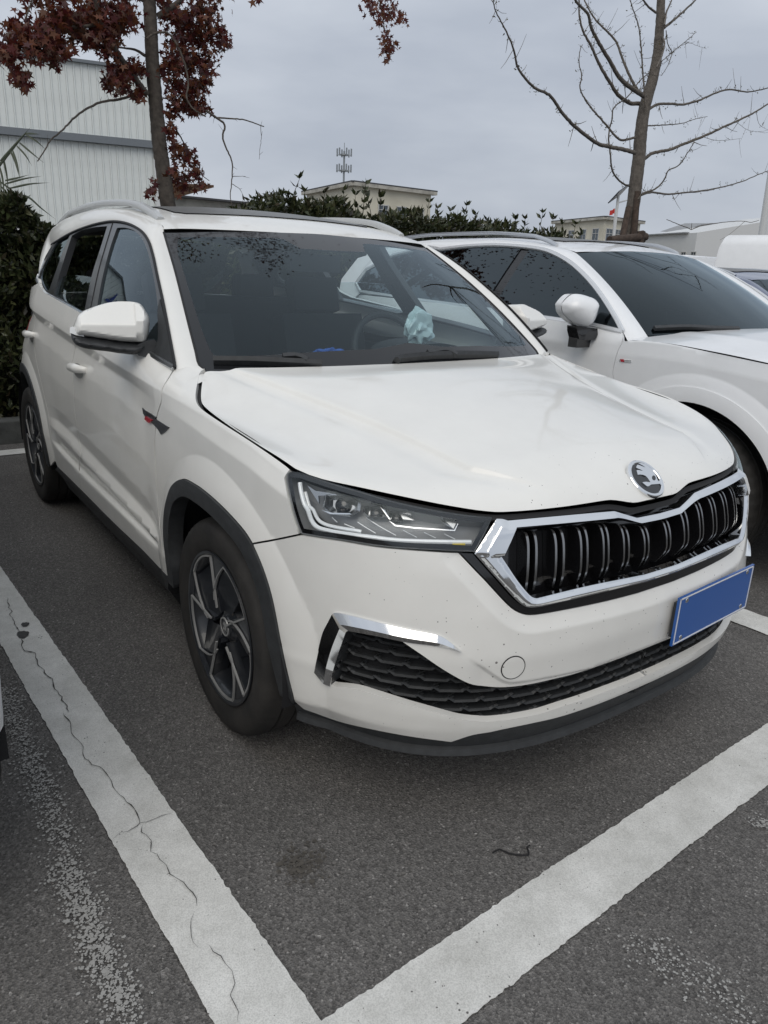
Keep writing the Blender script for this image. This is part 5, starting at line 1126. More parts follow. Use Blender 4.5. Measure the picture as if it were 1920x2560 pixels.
# ---- cabin
def cab(name, mb, mt, sm=40): return mb.build(name, M[mt], CAR, sm, recalc=True)
m = MB(); dash = [(.30, .93), (.42, .985), (.58, 1.015), (.72, 1.00), (.80, .95), (.82, .86), (.80, .70), (.70, .55), (.45, .55), (.30, .6)]
m.add([(x, y, z) for x in (-.74, .74) for y, z in dash], [tuple(range(10)), tuple(range(19, 9, -1))]+[(i, (i+1) % 10, 10+(i+1) % 10, 10+i) for i in range(10)]); cab('dashboard', m, 'interior')
m = MB(); t = np.linspace(0, math.pi, 12); hp = [(.37+.17*math.cos(a), 1.01+.05*math.sin(a)) for a in t]
m.add([(x, y, z) for y in (.60, .84) for x, z in hp], [(i, i+1, 13+i, 12+i) for i in range(11)]); cab('instrument_hood', m, 'interior')
sw = MB(); th = np.linspace(0, 2*math.pi, 40, endpoint=False); tilt = math.radians(25)
ring = [(.37+.185*math.cos(a), .93+.185*math.sin(a)*math.sin(tilt), .98+.185*math.sin(a)*math.cos(tilt)) for a in th]; sw.tube(ring, .015, 8, closed=True, up=(0, -1, .4)); sw.box((.37, .93, .975), (.13, .05, .10)); sw.box((.37, .93, .97), (.34, .02, .035)); cab('steering_wheel', sw, 'interior')
def seat(x, y, w=.50):
    m = MB(); m.box((x, y, .50), (w, .50, .16))
    R = np.array([[1, 0, 0], [0, math.cos(.28), -math.sin(.28)], [0, math.sin(.28), math.cos(.28)]]).T
    m.box((x, y+.30, .82), (w*.94, .15, .58), R); m.box((x, y+.42, 1.20), (.26, .09, .17), R)
    for dx in (-.06, .06): m.tube([(x+dx, y+.36, 1.05), (x+dx, y+.42, 1.17)], .007, 6)
    o = m.build('seat', M['fabric'], CAR, recalc=True); bv = o.modifiers.new('b', 'BEVEL'); bv.width = .035; bv.segments = 3; return o
for x in (-.37, .37): seat(x, 1.22)
m = MB(); m.box((0, 2.05, .52), (1.30, .5, .18)); m.box((0, 2.42, .86), (1.30, .16, .60)); o = m.build('rear_seat', M['fabric'], CAR); bv = o.modifiers.new('b', 'BEVEL'); bv.width = .04; bv.segments = 3
for x in (-.42, .42): m = MB(); m.box((x, 2.46, 1.20), (.26, .09, .17)); o = m.build('rear_headrest', M['fabric'], CAR); bv = o.modifiers.new('b', 'BEVEL'); bv.width = .03; bv.segments = 3
m = MB(); m.box((0, 1.5, .33), (1.5, 2.6, .04)); m.box((0, 3.0, .66), (1.4, .5, .7)); cab('cabin_floor', m, 'interior')
for s in (-1, 1):
    m = MB(); m.box((s*.79, 1.42, .68), (.04, 1.5, .54)); cab('door_lining', m, 'interior')
m = MB(); hl_ = [[(x, y, SR.f(np.array([-abs(x)]), np.array([y]))[0][2]-.035) for x in np.linspace(-.60, .60, 9)] for y in np.linspace(1.05, 3.0, 10)]
m.add(np.vstack(hl_), [(k*9+i, k*9+i+1, (k+1)*9+i+1, (k+1)*9+i) for k in range(9) for i in range(8)]); cab('headliner', m, 'liner', 60)
m = MB(); m.box((0, .98, 1.36), (.24, .03, .07)); m.tube([(0, .99, 1.40), (0, .96, 1.45)], .012, 6); o = cab('interior_mirror', m, 'interior')
for s in (-1, 1):
    m = MB(); m.tube([(s*.70, .50, 1.06), (s*.66, .80, 1.28), (s*.60, 1.05, 1.41)], .028, 8); cab('pillar_lining', m, 'interior')
# ================================================================== the white SUV in the next bay
SUV = empty('parked_suv', (0, 0, 0), 'white SUV with dark tinted windows, chrome window trim and door-mounted mirror, parked alongside', 'car')
SX, SY = 2.51, .14
BD2 = Body(W=.93, y1=.05, yf=-.90, y2=2.65, yr=3.75)
def zc2(y): return tab(y, [-.9, -.6, -.3, -.04, .22, .46, .72, 1.06, 1.6, 2.6, 3.8], [.90, .972, 1.018, 1.040, 1.052, 1.046, 1.018, 1.0, 1.0, 1.03, 1.03])
def body2_fn(s, v):
    s = np.asarray(s, float)+0*np.asarray(v, float); v = np.asarray(v, float)+0*s
    cx, cy, ry, rear, yb = BD2.plan(s); zc = zc2(yb); q = np.minimum(v, zc); one = np.ones_like(s)
    K = np.stack([.16*one, .26*one, .34*one, .42*one, .50*one, zc-.26, zc-.07, zc], 1)
    fd = smooth01((yb-.6)/.3)
    D = np.stack([.09*one, .05*one, .012*one, .004*one, .014*fd+.004, .008*one, .014*fd+.006, .002*one+.016*(1-fd)], 1)
    ds = polylines(q, K, D, .008)
    for (yc, zcn, R) in ((0.0, .36, .575), (2.82, .36, .575)):
        r = np.hypot(yb-yc, q-zcn); fl = np.clip((R-r)/.13, 0, 1)
        ds = ds-.024*(1-(1-fl)**1.8)*smooth01((q-.12)/.1)
    df = polylines(q, np.tile([.14, .25, .5, .7, .85, 1.0], (len(s), 1)), np.tile([.10, .03, 0, .005, .03, .08], (len(s), 1)), .02)
    sg = np.where(rear, 1, smooth01((yb+.80)/.4)); d = ds*sg+df*(1-sg)+smooth01((yb-2.4)/1.2)*(.02+.14*smooth01((q-.8)/.4))
    t = np.maximum(v-zc, 0); al = np.radians(tab(yb, [-.9, -.5, 0, .35, .50, .68, .9, 3.8], [70, 76, 79, 78, 60, 22, 12, 14])); dz = 0; dn = 0; Mn = 14
    for k in range(Mn):
        tt = t*(k+.5)/Mn; an = np.minimum(al*(.5+.5*smooth01(tt/.08))+.16*np.clip(tt-.08, 0, .9), math.radians(92)); dz = dz+np.cos(an)*t/Mn; dn = dn+np.sin(an)*t/Mn
    d = d+dn; z = q+dz; w = BD2.W-d; Lf = BD2.L0-d; Lr = BD2.L2-d
    x = -w*cx; y = np.where(s < BD2.sF, BD2.y1-Lf*cy, np.where(rear, BD2.y2+Lr*ry, yb))
    return np.stack([x+SX, y+SY, z], 1)
def side2_fn(y, z):
    y = np.asarray(y, float)+0*np.asarray(z, float); z = np.asarray(z, float)+0*y; h = z-1.08; yl = y-SY
    x = .898-.42*h-.20*np.maximum(h, 0)**2-.06*np.clip(1.1-yl, 0, 2)**2-.03*np.clip(yl-1.9, 0, 2)**2
    return np.stack([SX-x, y, z], 1)
W2A = np.array([.765, .441, 1.082]); W2B = np.array([.605, 1.110, 1.476])
def ws2_fn(a, b):
    a = np.asarray(a, float)+0*np.asarray(b, float); b = np.asarray(b, float)+0*a; h = b/.80; u = a/.68; e = W2A+(W2B-W2A)*h[:, None]; bow = .022*4*h*(1-h)
    e = e+np.stack([0*h, -bow*.5, bow*.85], 1); yc = e[:, 1]-(.16-.08*h); zcn = e[:, 2]+.016+.012*h; k = np.abs(u)**2.2
    return np.stack([SX+u*e[:, 0], SY+yc+(e[:, 1]-yc)*k, zcn+(e[:, 2]-zcn)*k], 1)
def roof2_fn(x, y):
    x = np.asarray(x, float)+0*np.asarray(y, float); y = np.asarray(y, float)+0*x; yl = y-SY
    zr = tab(yl, [.9, 1.04, 1.25, 1.5, 1.9, 2.4, 2.9, 3.3, 3.6], [1.44, 1.497, 1.542, 1.572, 1.590, 1.588, 1.56, 1.50, 1.43]); u = np.abs(x)/.62
    return np.stack([SX+x, y, zr-.034*u**2.2-.16*np.clip(u-.85, 0, 1)**2], 1)
A_B = mksurf(body2_fn, (-.05, BD2.sE), (.17, 2.0), 380, 200, (-1, 0, 0)); A_G = mksurf(side2_fn, (.2, 3.9), (.95, 1.58), 240, 90, (-1, 0, 0))
A_W = mksurf(ws2_fn, (-.72, .05), (-.06, .86), 100, 100, (0, -1, 1)); A_R = mksurf(roof2_fn, (-.72, .05), (.95, 3.8), 80, 160, (0, 0, 1))
zu = zoomed(1040, 560, 3.19); zy = zoomed(1520, 520, 4.1475); zv = zoomed(1380, 460, 3.072); zz = zoomed(1400, 900, 3.19)
# mirror-image helper works about the SUV's own middle
def suv_build(m, name, matl, parent=SUV, sm=45, two=True, rc=False):
    V = np.vstack(m.v)-np.array([SX, SY, 0]); a = MB(); a.v = [V]; a.f = list(m.f); a.n = len(V); a.nr = list(m.nr)
    o = [a.build(name, matl, parent, sm, recalc=rc)]
    if two: o.append(a.mirrored().build(name, matl, parent, sm, recalc=rc))
    return o
def suv_joined(m, name, matl, sm=45):
    V = np.vstack(m.v)-np.array([SX, SY, 0]); a = MB(); a.v = [V]; a.f = [f for f in m.f if not all(abs(V[i][0]) < .003 for i in f)]; a.n = len(V); a.nr = list(m.nr); ok_ = all(q is not None for q in a.nr); return a.both().build(name, matl, SUV, sm, merge=0 if ok_ else .0015)
YS2 = BD2.sF-BD2.y1
def sv2(*p): return np.array([(YS2+y, v) for y, v in p])
def apatch(name, surf, loops, matl, joined=False, **kw):
    m = patch(name, surf, loops, matl, None, side='mb', **kw)
    return suv_joined(m, name, matl) if joined else suv_build(m, name, matl)
# side panels
gap_f = A_B.path(zu((1652, 868), (1650, 930), (1610, 1010), (1590, 1080), (1565, 1190)))
gap_f = np.vstack([gap_f, sv2((.46, .80), (.455, .60), (.47, .34))])
gy = gap_f[0, 0]-YS2
arc2 = lambda yc, r, a0, a1: sv2(*[(yc+r*math.cos(t), .36+r*math.sin(t)) for t in np.linspace(a0, a1, 40)])
top_v = 1.11
belt2 = A_B.path(zu((1652, 868), (1400, 815), (880, 735)))
mid2 = sv2((1.50, 1.125), (1.47, .95), (1.46, .7), (1.47, .34))
apatch('front_door', A_B, [np.vstack([belt2, sv2((1.50, 1.135)), mid2, gap_f[::-1]])], M['paint2'], gap=.0018, res=.03, rim=.012)
back2 = sv2((2.45, 1.15), (2.48, 1.0), (2.40, .80), (2.34, .60), (2.33, .34))
apatch('rear_door', A_B, [np.vstack([sv2((1.50, 1.135)), sv2((2.0, 1.145)), back2, mid2[::-1]])], M['paint2'], gap=.0018, res=.035, rim=.012)
rq2 = np.vstack([back2, arc2(2.82, .452, math.pi*1.0, 0), sv2((3.30, .26)), [[BD2.sE, .26], [BD2.sE, 1.10]], sv2((3.0, 1.15))])
apatch('rear_quarter_panel', A_B, [rq2], M['paint2'], gap=.0018, res=.05, rim=.01)
seam = A_B.path(zy((165, 1378), (300, 1372), (600, 1400), (1100, 1500), (1659, 1618)))
smx = np.vstack([seam, sv2((-.45, float(zc2(-.45))+.004), (-.7, .965)), [[.62, .93]]])
fen2 = np.vstack([smx, [[.50, .60], [.72, .30]], arc2(0, .452, math.pi, 0), sv2((.455, .36)), gap_f[::-1]])
L2_ = [sv2(*[((.575+d)*math.cos(t), .36+(.575+d)*math.sin(t)) for t in np.linspace(-.2, math.pi+.2, 120)]) for d in (.006, 0, -.006, -.03)]+[np.stack([_q, zc2(BD2.plan(_q)[4])+d], 1) for _q in [np.linspace(BD2.sF-.6, BD2.sF+2.5, 140)] for d in (.012, .003, -.005, -.06, -.07, -.08)]
apatch('front_fender', A_B, [fen2], M['paint2'], gap=.0018, res=.022, rim=.012, lines=L2_)
bum2 = np.array([[0, .24], [0, .84], [.40, .88], [.62, .925], [.50, .60], [.72, .30], [.74, .22]])
apatch('front_bumper', A_B, [bum2], M['paint2'], joined=True, gap=.001, res=.04, rim=.02)
gl2 = np.array([[0, .34], [.30, .34], [.42, .52], [.36, .80], [0, .80]])
apatch('grille', A_B, [gl2], M['gloss'], joined=True, gap=0, res=.04, off=.006, rim=.02)
hl2 = np.array([[.46, .74], [.70, .72], [.98, .80], [.99, .88], [.70, .87], [.46, .83]])
apatch('headlamp', A_B, [hl2], M['drl'], gap=0, res=.03, off=.004, rim=.02)
# bonnet: from the seam in to the middle
hd = np.vstack([seam, sv2((-.45, float(zc2(-.45))+.004), (-.7, .965)), [[.62, .93], [.3, .90], [0, .90]]])
ws_low = A_B.path(zy((180, 1285), (400, 1292), (700, 1285), (1100, 1272), (1500, 1258)))
m = MB(); rowsH = []
for b in np.linspace(0, 1, 24):
    yl = .44-b*1.18; s_ = YS2+yl
    e = A_B.P(np.array([[s_ if yl > .05 else np.interp(yl, BD2.plan(BD2.d)[4], BD2.d), float(zc2(yl))+.006]]))[0]
    row = []
    for u in np.linspace(1, 0, 18):
        x = SX+(e[0]-SX)*u; z = e[2]+(.062-.02*b)*(1-u**2.2)*.9-.0; y = e[1]-(.16*(1-u**2.0))*(.95+.35*b) if True else e[1]
        z += .012*math.exp(-((u-.62)/.05)**2)*(1-b)*.6
        row.append((x, y, z))
    rowsH.append(row)
m.add(np.vstack(rowsH), [(k*18+i, k*18+i+1, (k+1)*18+i+1, (k+1)*18+i) for k in range(23) for i in range(17)])
m.f = [f[::-1] for f in m.f]; suv_joined(m, 'hood', M['paint2'], 50)
apatch('side_sill', A_B, [sv2((.47, .34), (2.33, .34), (2.33, .20), (.47, .20))], M['paint2'], gap=.001, res=.04, rim=.03)
for yc in (0, 2.82):
    apatch('wheel_arch_trim', A_B, [np.vstack([arc2(yc, .515, math.pi*.97, .03*math.pi), arc2(yc, .446, math.pi*.97, .03*math.pi)[::-1]])], M['paint2'], gap=0, res=.025, off=.006, rim=.05)
    m = MB(); t = np.linspace(-.1, math.pi+.1, 26); A = np.stack([np.full(26, SX-.91), SY+yc+.45*np.cos(t), .36+.45*np.sin(t)], 1); B = A+[.38, 0, 0]
    m.add(np.vstack([A, B, [(SX-.53, SY+yc, .36)]]), [(i, i+1, 27+i, 26+i) for i in range(25)]+[(26+i, 27+i, 52) for i in range(25)]); suv_build(m, 'wheel_well', M['dark'])
# greenhouse
fr2_top = zu((1652, 862), (1600, 760), (1500, 600), (1430, 505), (1350, 415), (1250, 325), (1150, 262), (1040, 215), (900, 190), (650, 172), (400, 182), (200, 206))
FO2 = A_G.path(fr2_top); FO2 = np.vstack([FO2, [[2.55, 1.50], [2.95, 1.44], [3.25, 1.33], [3.32, 1.22], [3.20, 1.165]]])
bel2 = A_G.path(zu((1652, 862), (1400, 808), (880, 728))); BEL = np.vstack([bel2, [[1.9, 1.135], [2.6, 1.15], [3.20, 1.165]]])
win2 = np.vstack([FO2, BEL[::-1][1:]])
def ins2(l, d): return inset(resample(l, .02, True), d)
bpl = A_G.path(zu((665, 175), (620, 400), (590, 620)));
w_in = ins2(win2, .010)
bx = float(bpl[:, 0].mean())
def clip_y(l, y0, y1):
    l = l.copy(); l[:, 0] = np.clip(l[:, 0], y0, y1); return l
yb0, yb1 = 1.60, 1.70
apatch('window_frame', A_G, [win2], M['gloss'], gap=0, res=.05, off=-.004, rim=.02)
def cut(l, lo, hi):
    # keep the part of a loop between two slanted pillar lines y = c - .28*(z-1.1)
    P = [q for q in l if lo < q[0]+.28*(q[1]-1.1) < hi]; P = np.array(P); c = P.mean(0); return P[np.argsort(np.arctan2(P[:, 1]-c[1], (P[:, 0]-c[0])*.4))]
def win_loop(lo, hi):
    top = resample(FO2, .015); bot = resample(BEL, .015); f = lambda q: q[:, 0]+.28*(q[:, 1]-1.1)
    t_ = top[(f(top) > lo) & (f(top) < hi)]; b_ = bot[(f(bot) > lo) & (f(bot) < hi)]
    return np.vstack([t_, b_[::-1]])
for lo, hi, nm in ((.5, 1.66, 'front_window'), (1.72, 2.72, 'rear_window'), (2.78, 3.5, 'quarter_window')):
    apatch(nm, A_G, [inset(win_loop(lo, hi), .008)], M['tint'] if 'tint' in M else M['rearglass'], gap=0, res=.04, off=.002, rim=.004)
def astrip(surf, ab, off, w, h, matl, name):
    ab = resample(ab, .02); P = surf.P(ab, off); n = surf.normal(ab[:, 0], ab[:, 1]); m = MB().sweep(P, [(-w/2, 0), (w/2, 0), (w/2, h*.5), (w*.3, h), (-w*.3, h), (-w/2, h*.5)], up=n); suv_build(m, name, matl, rc=True)
astrip(A_G, FO2, .002, .026, .014, M['chrome2'], 'window_moulding'); astrip(A_G, BEL, .002, .026, .014, M['chrome2'], 'window_moulding')
we2_px = zy((400, 1290), (300, 1140), (150, 950), (0, 770)) + zv((330, 675), (185, 527))
WE2 = np.stack([np.full(50, -.682), np.linspace(-.01, .80, 50)], 1); re2 = np.array([(-.605, y) for y in np.linspace(SY+1.16, SY+3.0, 30)]+[(-.58, SY+3.25), (-.55, SY+3.4)])
in2 = np.vstack([A_W.P(WE2), A_R.P(re2)]); ou2 = A_G.P(FO2)
k1 = arcfrac(in2, len(WE2)-1); k2 = arcfrac(ou2, int(np.argmin(np.abs(ou2[:, 1]-(SY+1.12))+(ou2[:, 2] < 1.3)*9)))
C1, C2 = curve(in2), curve(ou2); u1 = np.r_[np.linspace(0, k1, 30), np.linspace(k1, 1, 51)[1:]]; u2 = np.r_[np.linspace(0, k2, 30), np.linspace(k2, 1, 51)[1:]]; I2, O2 = C1(u1), C2(u2)
I2 = np.vstack([I2[0]+(I2[0]-I2[4]), I2]); O2 = np.vstack([O2[0]+(O2[0]-O2[4]), O2])
md = np.array([-.8, -.25, .45]); md /= np.linalg.norm(md); n = len(I2); rw = []
for k in range(9):
    f = k/8; lw = np.linalg.norm(O2-I2, axis=1); rw.append(I2+(O2-I2)*f+md*(4*f*(1-f)*np.minimum(.15*lw, .02))[:, None])
suv_build(MB().add(np.vstack(rw), [(k*n+i, k*n+i+1, (k+1)*n+i+1, (k+1)*n+i) for k in range(8) for i in range(n-1)]), 'roof_side_panel', M['paint2'], sm=60)
rf2 = np.array([(0, SY+1.03)]+[(x, SY+1.03+.08*(abs(x)/.605)**2.2) for x in np.linspace(-.05, -.605, 12)]+[tuple(q) for q in re2]+[(0, SY+3.45)])
sl2 = np.array([(0, SY+1.36), (-.42, SY+1.38), (-.46, SY+1.44), (-.46, SY+2.5), (0, SY+2.55)])
apatch('roof', A_R, [rf2], M['paint2'], joined=True, gap=0, res=.03, rim=0)
apatch('glass_roof', A_R, [sl2], M['sunroof'], joined=True, gap=0, res=.04, off=.006, rim=.012)
cp2 = np.vstack([FO2[-6:], [[3.30, 1.10], [3.55, 1.10], [3.62, 1.25], [3.50, 1.42], [3.2, 1.47], [2.8, 1.48]]])
apatch('rear_pillar', A_G, [cp2], M['paint2'], gap=0, res=.05, off=-.006, rim=0)
wst = A_W.path(zv((185, 527), (400, 528), (700, 542))+zy((420, 475),))
wl2 = np.vstack([WE2, [[-.45, .80], [-.2, .80], [0, .80], [0, -.03], [-.5, -.03], [-.68, -.02]]])
apatch('windscreen', A_W, [wl2], M['screen2'] if 'screen2' in M else M['windscreen'], joined=True, gap=0, res=.04, rim=.006)
m = MB(); rR = [[(SX+x*(1+.15*f), SY+3.42+.22*f-.1*(x/.6)**2*(1-.5*f), 1.462-.05*(x/.6)**2*(1-f)-.36*f) for x in np.linspace(-.57, .57, 11)] for f in np.linspace(0, 1, 5)]
m.add(np.vstack(rR), [(k*11+i, k*11+i+1, (k+1)*11+i+1, (k+1)*11+i) for k in range(4) for i in range(10)]); suv_build(m, 'rear_screen', M['rearglass'], two=False)
yy = np.linspace(SY+1.27, SY+3.15, 50); lf = .034*np.clip(np.minimum((yy-yy[0])/.20, (yy[-1]-yy)/.3), 0, 1)**.6
rl = np.stack([np.full(50, SX-.60), yy, A_R.f(np.full(50, -.60), yy)[:, 2]+.004+lf], 1)
suv_build(MB().sweep(rl, [(-.012, -.012), (.012, -.012), (.013, .003), (.008, .010), (-.008, .010), (-.013, .003)], up=(0, 0, 1)), 'roof_rail', M['satin'], rc=True)
# door mirror on a black stalk
MQ = np.array([SX-1.02, SY+.70, 1.165]); qn = np.array([-.22, -.97, .03]); qn /= np.linalg.norm(qn); qu = np.cross(qn, (0, 0, 1.)); qu /= np.linalg.norm(qu); qw = np.cross(qu, qn)
if qw[2] < 0: qu, qw = -qu, -qw
def mq_plane(px): d = rays(px); t = ((MQ-CAM) @ qn)/(d @ qn); P = CAM+t[:, None]*d-MQ; return np.stack([P @ qu, P @ qw], 1)
def mq_map(q, h): return MQ+q[:, :1]*qu+q[:, 1:]*qw+qn*np.reshape(h, (-1, 1))
cpx = zu((1155, 640), (1185, 600), (1230, 562), (1280, 558), (1350, 575), (1415, 605), (1432, 640), (1425, 680), (1390, 780), (1345, 822), (1300, 818), (1230, 775), (1165, 705))
q = mq_plane(catmull(np.vstack([cpx, cpx[:1]]), 3)[:-1]); v2, T, P = inflate(q, mq_map, .085, .075, .012); m = MB(); a, b, c = P[T[:, 0]], P[T[:, 1]], P[T[:, 2]]; fl = (np.cross(b-a, c-a) @ qn) < 0; m.add(P, np.where(fl[:, None], T[:, ::-1], T))
r_ = resample(q, .012, True); n = len(r_); m.add(np.vstack([mq_map(r_, 0*r_[:, 0]), mq_map(r_, 0*r_[:, 0]-.05), [mq_map(r_.mean(0)[None], -.05)[0]]]), [(i, (i+1) % n, n+(i+1) % n, n+i) for i in range(n)]+[(n+i, n+(i+1) % n, 2*n) for i in range(n)])
mir = suv_build(m, 'door_mirror', M['paint2'], sm=60)
spx = mq_plane(zu((1250, 810), (1410, 830), (1412, 880), (1395, 915), (1330, 925), (1265, 915), (1250, 850))); k = len(spx)
m = MB().add(np.vstack([mq_map(spx, .04+0*spx[:, 0]), mq_map(spx, -.05+0*spx[:, 0])]), [tuple(range(k)), tuple(range(2*k-1, k-1, -1))]+[(i, (i+1) % k, k+(i+1) % k, k+i) for i in range(k)])
m.box(MQ+np.array([.10, 0, -.15]), (.20, .06, .05))
for o, mm in zip(mir, (0, 1)):
    V = np.vstack(m.v)-np.array([SX, SY, 0]); a_ = MB(); a_.v = [V]; a_.f = list(m.f); a_.n = len(V); (a_ if mm == 0 else a_.mirrored()).build('mirror_stalk', M['gloss'], o, 40, recalc=True)
# wing badge, wiper, wheels, cabin
zk = zoomed(1520, 520, 4.1475)
for lp, mt, of in ((zk((118, 1570), (245, 1578), (240, 1605), (120, 1592)), 'chrome', .003), (zk((130, 1566), (165, 1568), (172, 1596), (140, 1594)), 'red', .005)):
    apatch('fender_badge', A_B, [A_B.inv(lp)], M[mt], gap=0, res=.02, off=of, rim=.004)
wb2 = resample(A_W.path(zy((470, 1262), (800, 1250), (1100, 1262), (1340, 1268))), .03); P = A_W.P(wb2, .014)
suv_build(MB().sweep(P, [(-.012, -.012), (.012, -.012), (.010, .006), (-.010, .006)], up=A_W.normal(wb2[:, 0], wb2[:, 1])), 'wiper', M['plastic'], two=False, rc=True)
def suv_wheel(y, s):
    W_ = empty('wheel', (s*.785, y, .362)); W_.parent = SUV
    if s > 0: W_.scale = (-1, 1, 1)
    k = 120; tyre = [(.250, .112), (.300, .124), (.335, .120), (.352, .108), (.360, .090)]
    pr = np.array([(r, -h) for r, h in tyre]+[(.362, -.06), (.353, -.058), (.353, -.048), (.362, -.046), (.362, -.008), (.353, -.006), (.353, .006), (.362, .008), (.362, .046), (.353, .048), (.353, .058), (.362, .06)]+[(r, h) for r, h in tyre[::-1]]); a = np.arange(k)*2*math.pi/k
    rr = np.repeat(pr[:, 0][:, None], k, 1).copy()
    for i in range(len(pr)):
        if .345 < pr[i, 0] < .3615 and abs(pr[i, 1]) > .07: rr[i] -= np.where(np.arange(k) % 3 == 0, .009, 0)
    V = np.stack([np.repeat(pr[:, 1][:, None], k, 1), -rr*np.cos(a), rr*np.sin(a)], -1).reshape(-1, 3)
    MB().add(V, [(i*k+j, i*k+(j+1) % k, (i+1)*k+(j+1) % k, (i+1)*k+j) for i in range(len(pr)-1) for j in range(k)]).build('tyre', M['tyre'], W_, 50, recalc=True)
    MB().lathe([(.258, -.115), (.250, -.116), (.235, -.09), (.225, .10)], axis='x', k=64).build('rim', M['satin'], W_, 40, recalc=True)
    for j in range(10):
        t = j*math.pi/5; u = np.array([0, -math.cos(t), math.sin(t)]); w = np.array([0, math.sin(t), math.cos(t)]); m = MB(); P = [np.array([-.10, 0, 0])+u*r+w*d for r, d in ((.03, -.015), (.24, -.022), (.24, .022), (.03, .015))]; m.add(P+[p+np.array([.05, 0, 0]) for p in P], [(0, 1, 2, 3), (7, 6, 5, 4), (0, 1, 5, 4), (1, 2, 6, 5), (2, 3, 7, 6), (3, 0, 4, 7)]); m.build('spoke', M['satin'], W_, recalc=True)
    MB().lathe([(0, -.105), (.05, -.105), (.06, -.08)], axis='x', k=32).build('hub', M['satin'], W_, 40)
for y in (0, 2.82):
    for s in (-1, 1): suv_wheel(y, s)
m = MB(); m.box((SX, SY+.75, .80), (1.5, .5, .5)); m.box((SX, SY+2.0, .40), (1.6, 3.0, .1)); suv_build(m, 'dashboard', M['interior'], two=False)
for dx in (-.38, .38):
    m = MB(); m.box((SX+dx, SY+1.35, .55), (.5, .5, .16)); m.box((SX+dx, SY+1.62, .90), (.48, .15, .60)); m.box((SX+dx, SY+1.68, 1.27), (.26, .09, .17)); suv_build(m, 'seat', M['fabric'], two=False)
m = MB(); m.box((SX, SY+2.6, .80), (1.4, .2, .7)); suv_build(m, 'rear_seat', M['fabric'], two=False)
SUV.location = (SX, SY, 0)
# ================================================================== buildings behind
M['clad'] = mat('white_cladding', (.70, .735, .72), .45, var=.07, vscale=1.5); M['clad_band'] = mat('grey_gutter', (.16, .18, .20), .5, var=.1)
M['cream'] = mat('cream_render', (.66, .62, .50), .85, var=.16, vscale=.35, vcol=(.74, .70, .58)); M['stainwall'] = mat('weathered_render', (.42, .40, .35), .9, var=.35, vscale=.9, vcol=(.58, .56, .50))
M['roofdark'] = mat('dark_roof', (.06, .06, .065), .7); M['pane'] = mat('window_pane', (.05, .07, .09), .12, coat=.5); M['wframe'] = mat('window_frame', (.55, .55, .53), .6)
M['bluepane'] = mat('blue_sash', (.03, .07, .16), .3); M['rust'] = mat('rusty_soffit', (.12, .065, .035), .8, var=.3, vscale=4); M['greyroof'] = mat('grey_sheet_roof', (.26, .27, .28), .6, var=.15, vscale=.8)
M['bluesign'] = mat('blue_sign', (.02, .05, .28), .4); M['steel'] = mat('galvanised_steel', (.30, .32, .33), .45, metal=.6); M['polewhite'] = mat('white_pole', (.62, .63, .63), .5)
M['flag'] = mat('red_flag', (.50, .03, .025), .7); M['panel'] = mat('solar_panel', (.05, .06, .08), .25, coat=.4)
def wallbox(a, b, depth, H, name, matl, parent, z0=0.0, zt=None):
    """a straight building block whose front wall runs a -> b (plan points), going back by depth"""
    a, b = np.array(a[:2], float), np.array(b[:2], float); d = (b-a)/np.linalg.norm(b-a); n = np.array([-d[1], d[0]]); n = n if n @ ((a+b)/2-CAM[:2]) > 0 else -n
    q = [a, b, b+n*depth, a+n*depth]; zz_ = [H]*4 if zt is None else zt
    V = [(p[0], p[1], z0) for p in q]+[(p[0], p[1], h) for p, h in zip(q, zz_)]
    return MB().add(V, [(0, 1, 5, 4), (1, 2, 6, 5), (2, 3, 7, 6), (3, 0, 4, 7), (4, 5, 6, 7)]).build(name, matl, parent, recalc=True)
def wall_frame(a, b):
    a, b = np.array(a[:2], float), np.array(b[:2], float); d = (b-a)/np.linalg.norm(b-a); n = np.array([-d[1], d[0]]); n = n if n @ ((a+b)/2-CAM[:2]) < 0 else -n; return a, np.array([d[0], d[1], 0]), np.array([n[0], n[1], 0])
def add_window(parent, a, d, n, u, z, w, h, pane='pane', bars=1):
    R = np.stack([d, n, (0, 0, 1.)], 1); c = np.array([a[0], a[1], 0])+d*u+np.array([0, 0, z])
    f = MB()
    for du, dz, ww, hh in ((-w/2, 0, .09, h+.09), (w/2, 0, .09, h+.09), (0, h/2, w, .09), (0, -h/2, w+.25, .12), (0, h*.22, w, .06)): f.box(c+d*du+np.array([0, 0, dz])+n*.04, (ww, .12, hh), R)
    for k in range(bars): f.box(c+d*((k+1)/(bars+1)-.5)*w+n*.03, (.05, .08, h), R)
    fo_ = f.build('window', M['wframe'], parent); MB().box(c+n*.012, (w, .04, h), R).build('pane', M[pane], fo_); return fo_
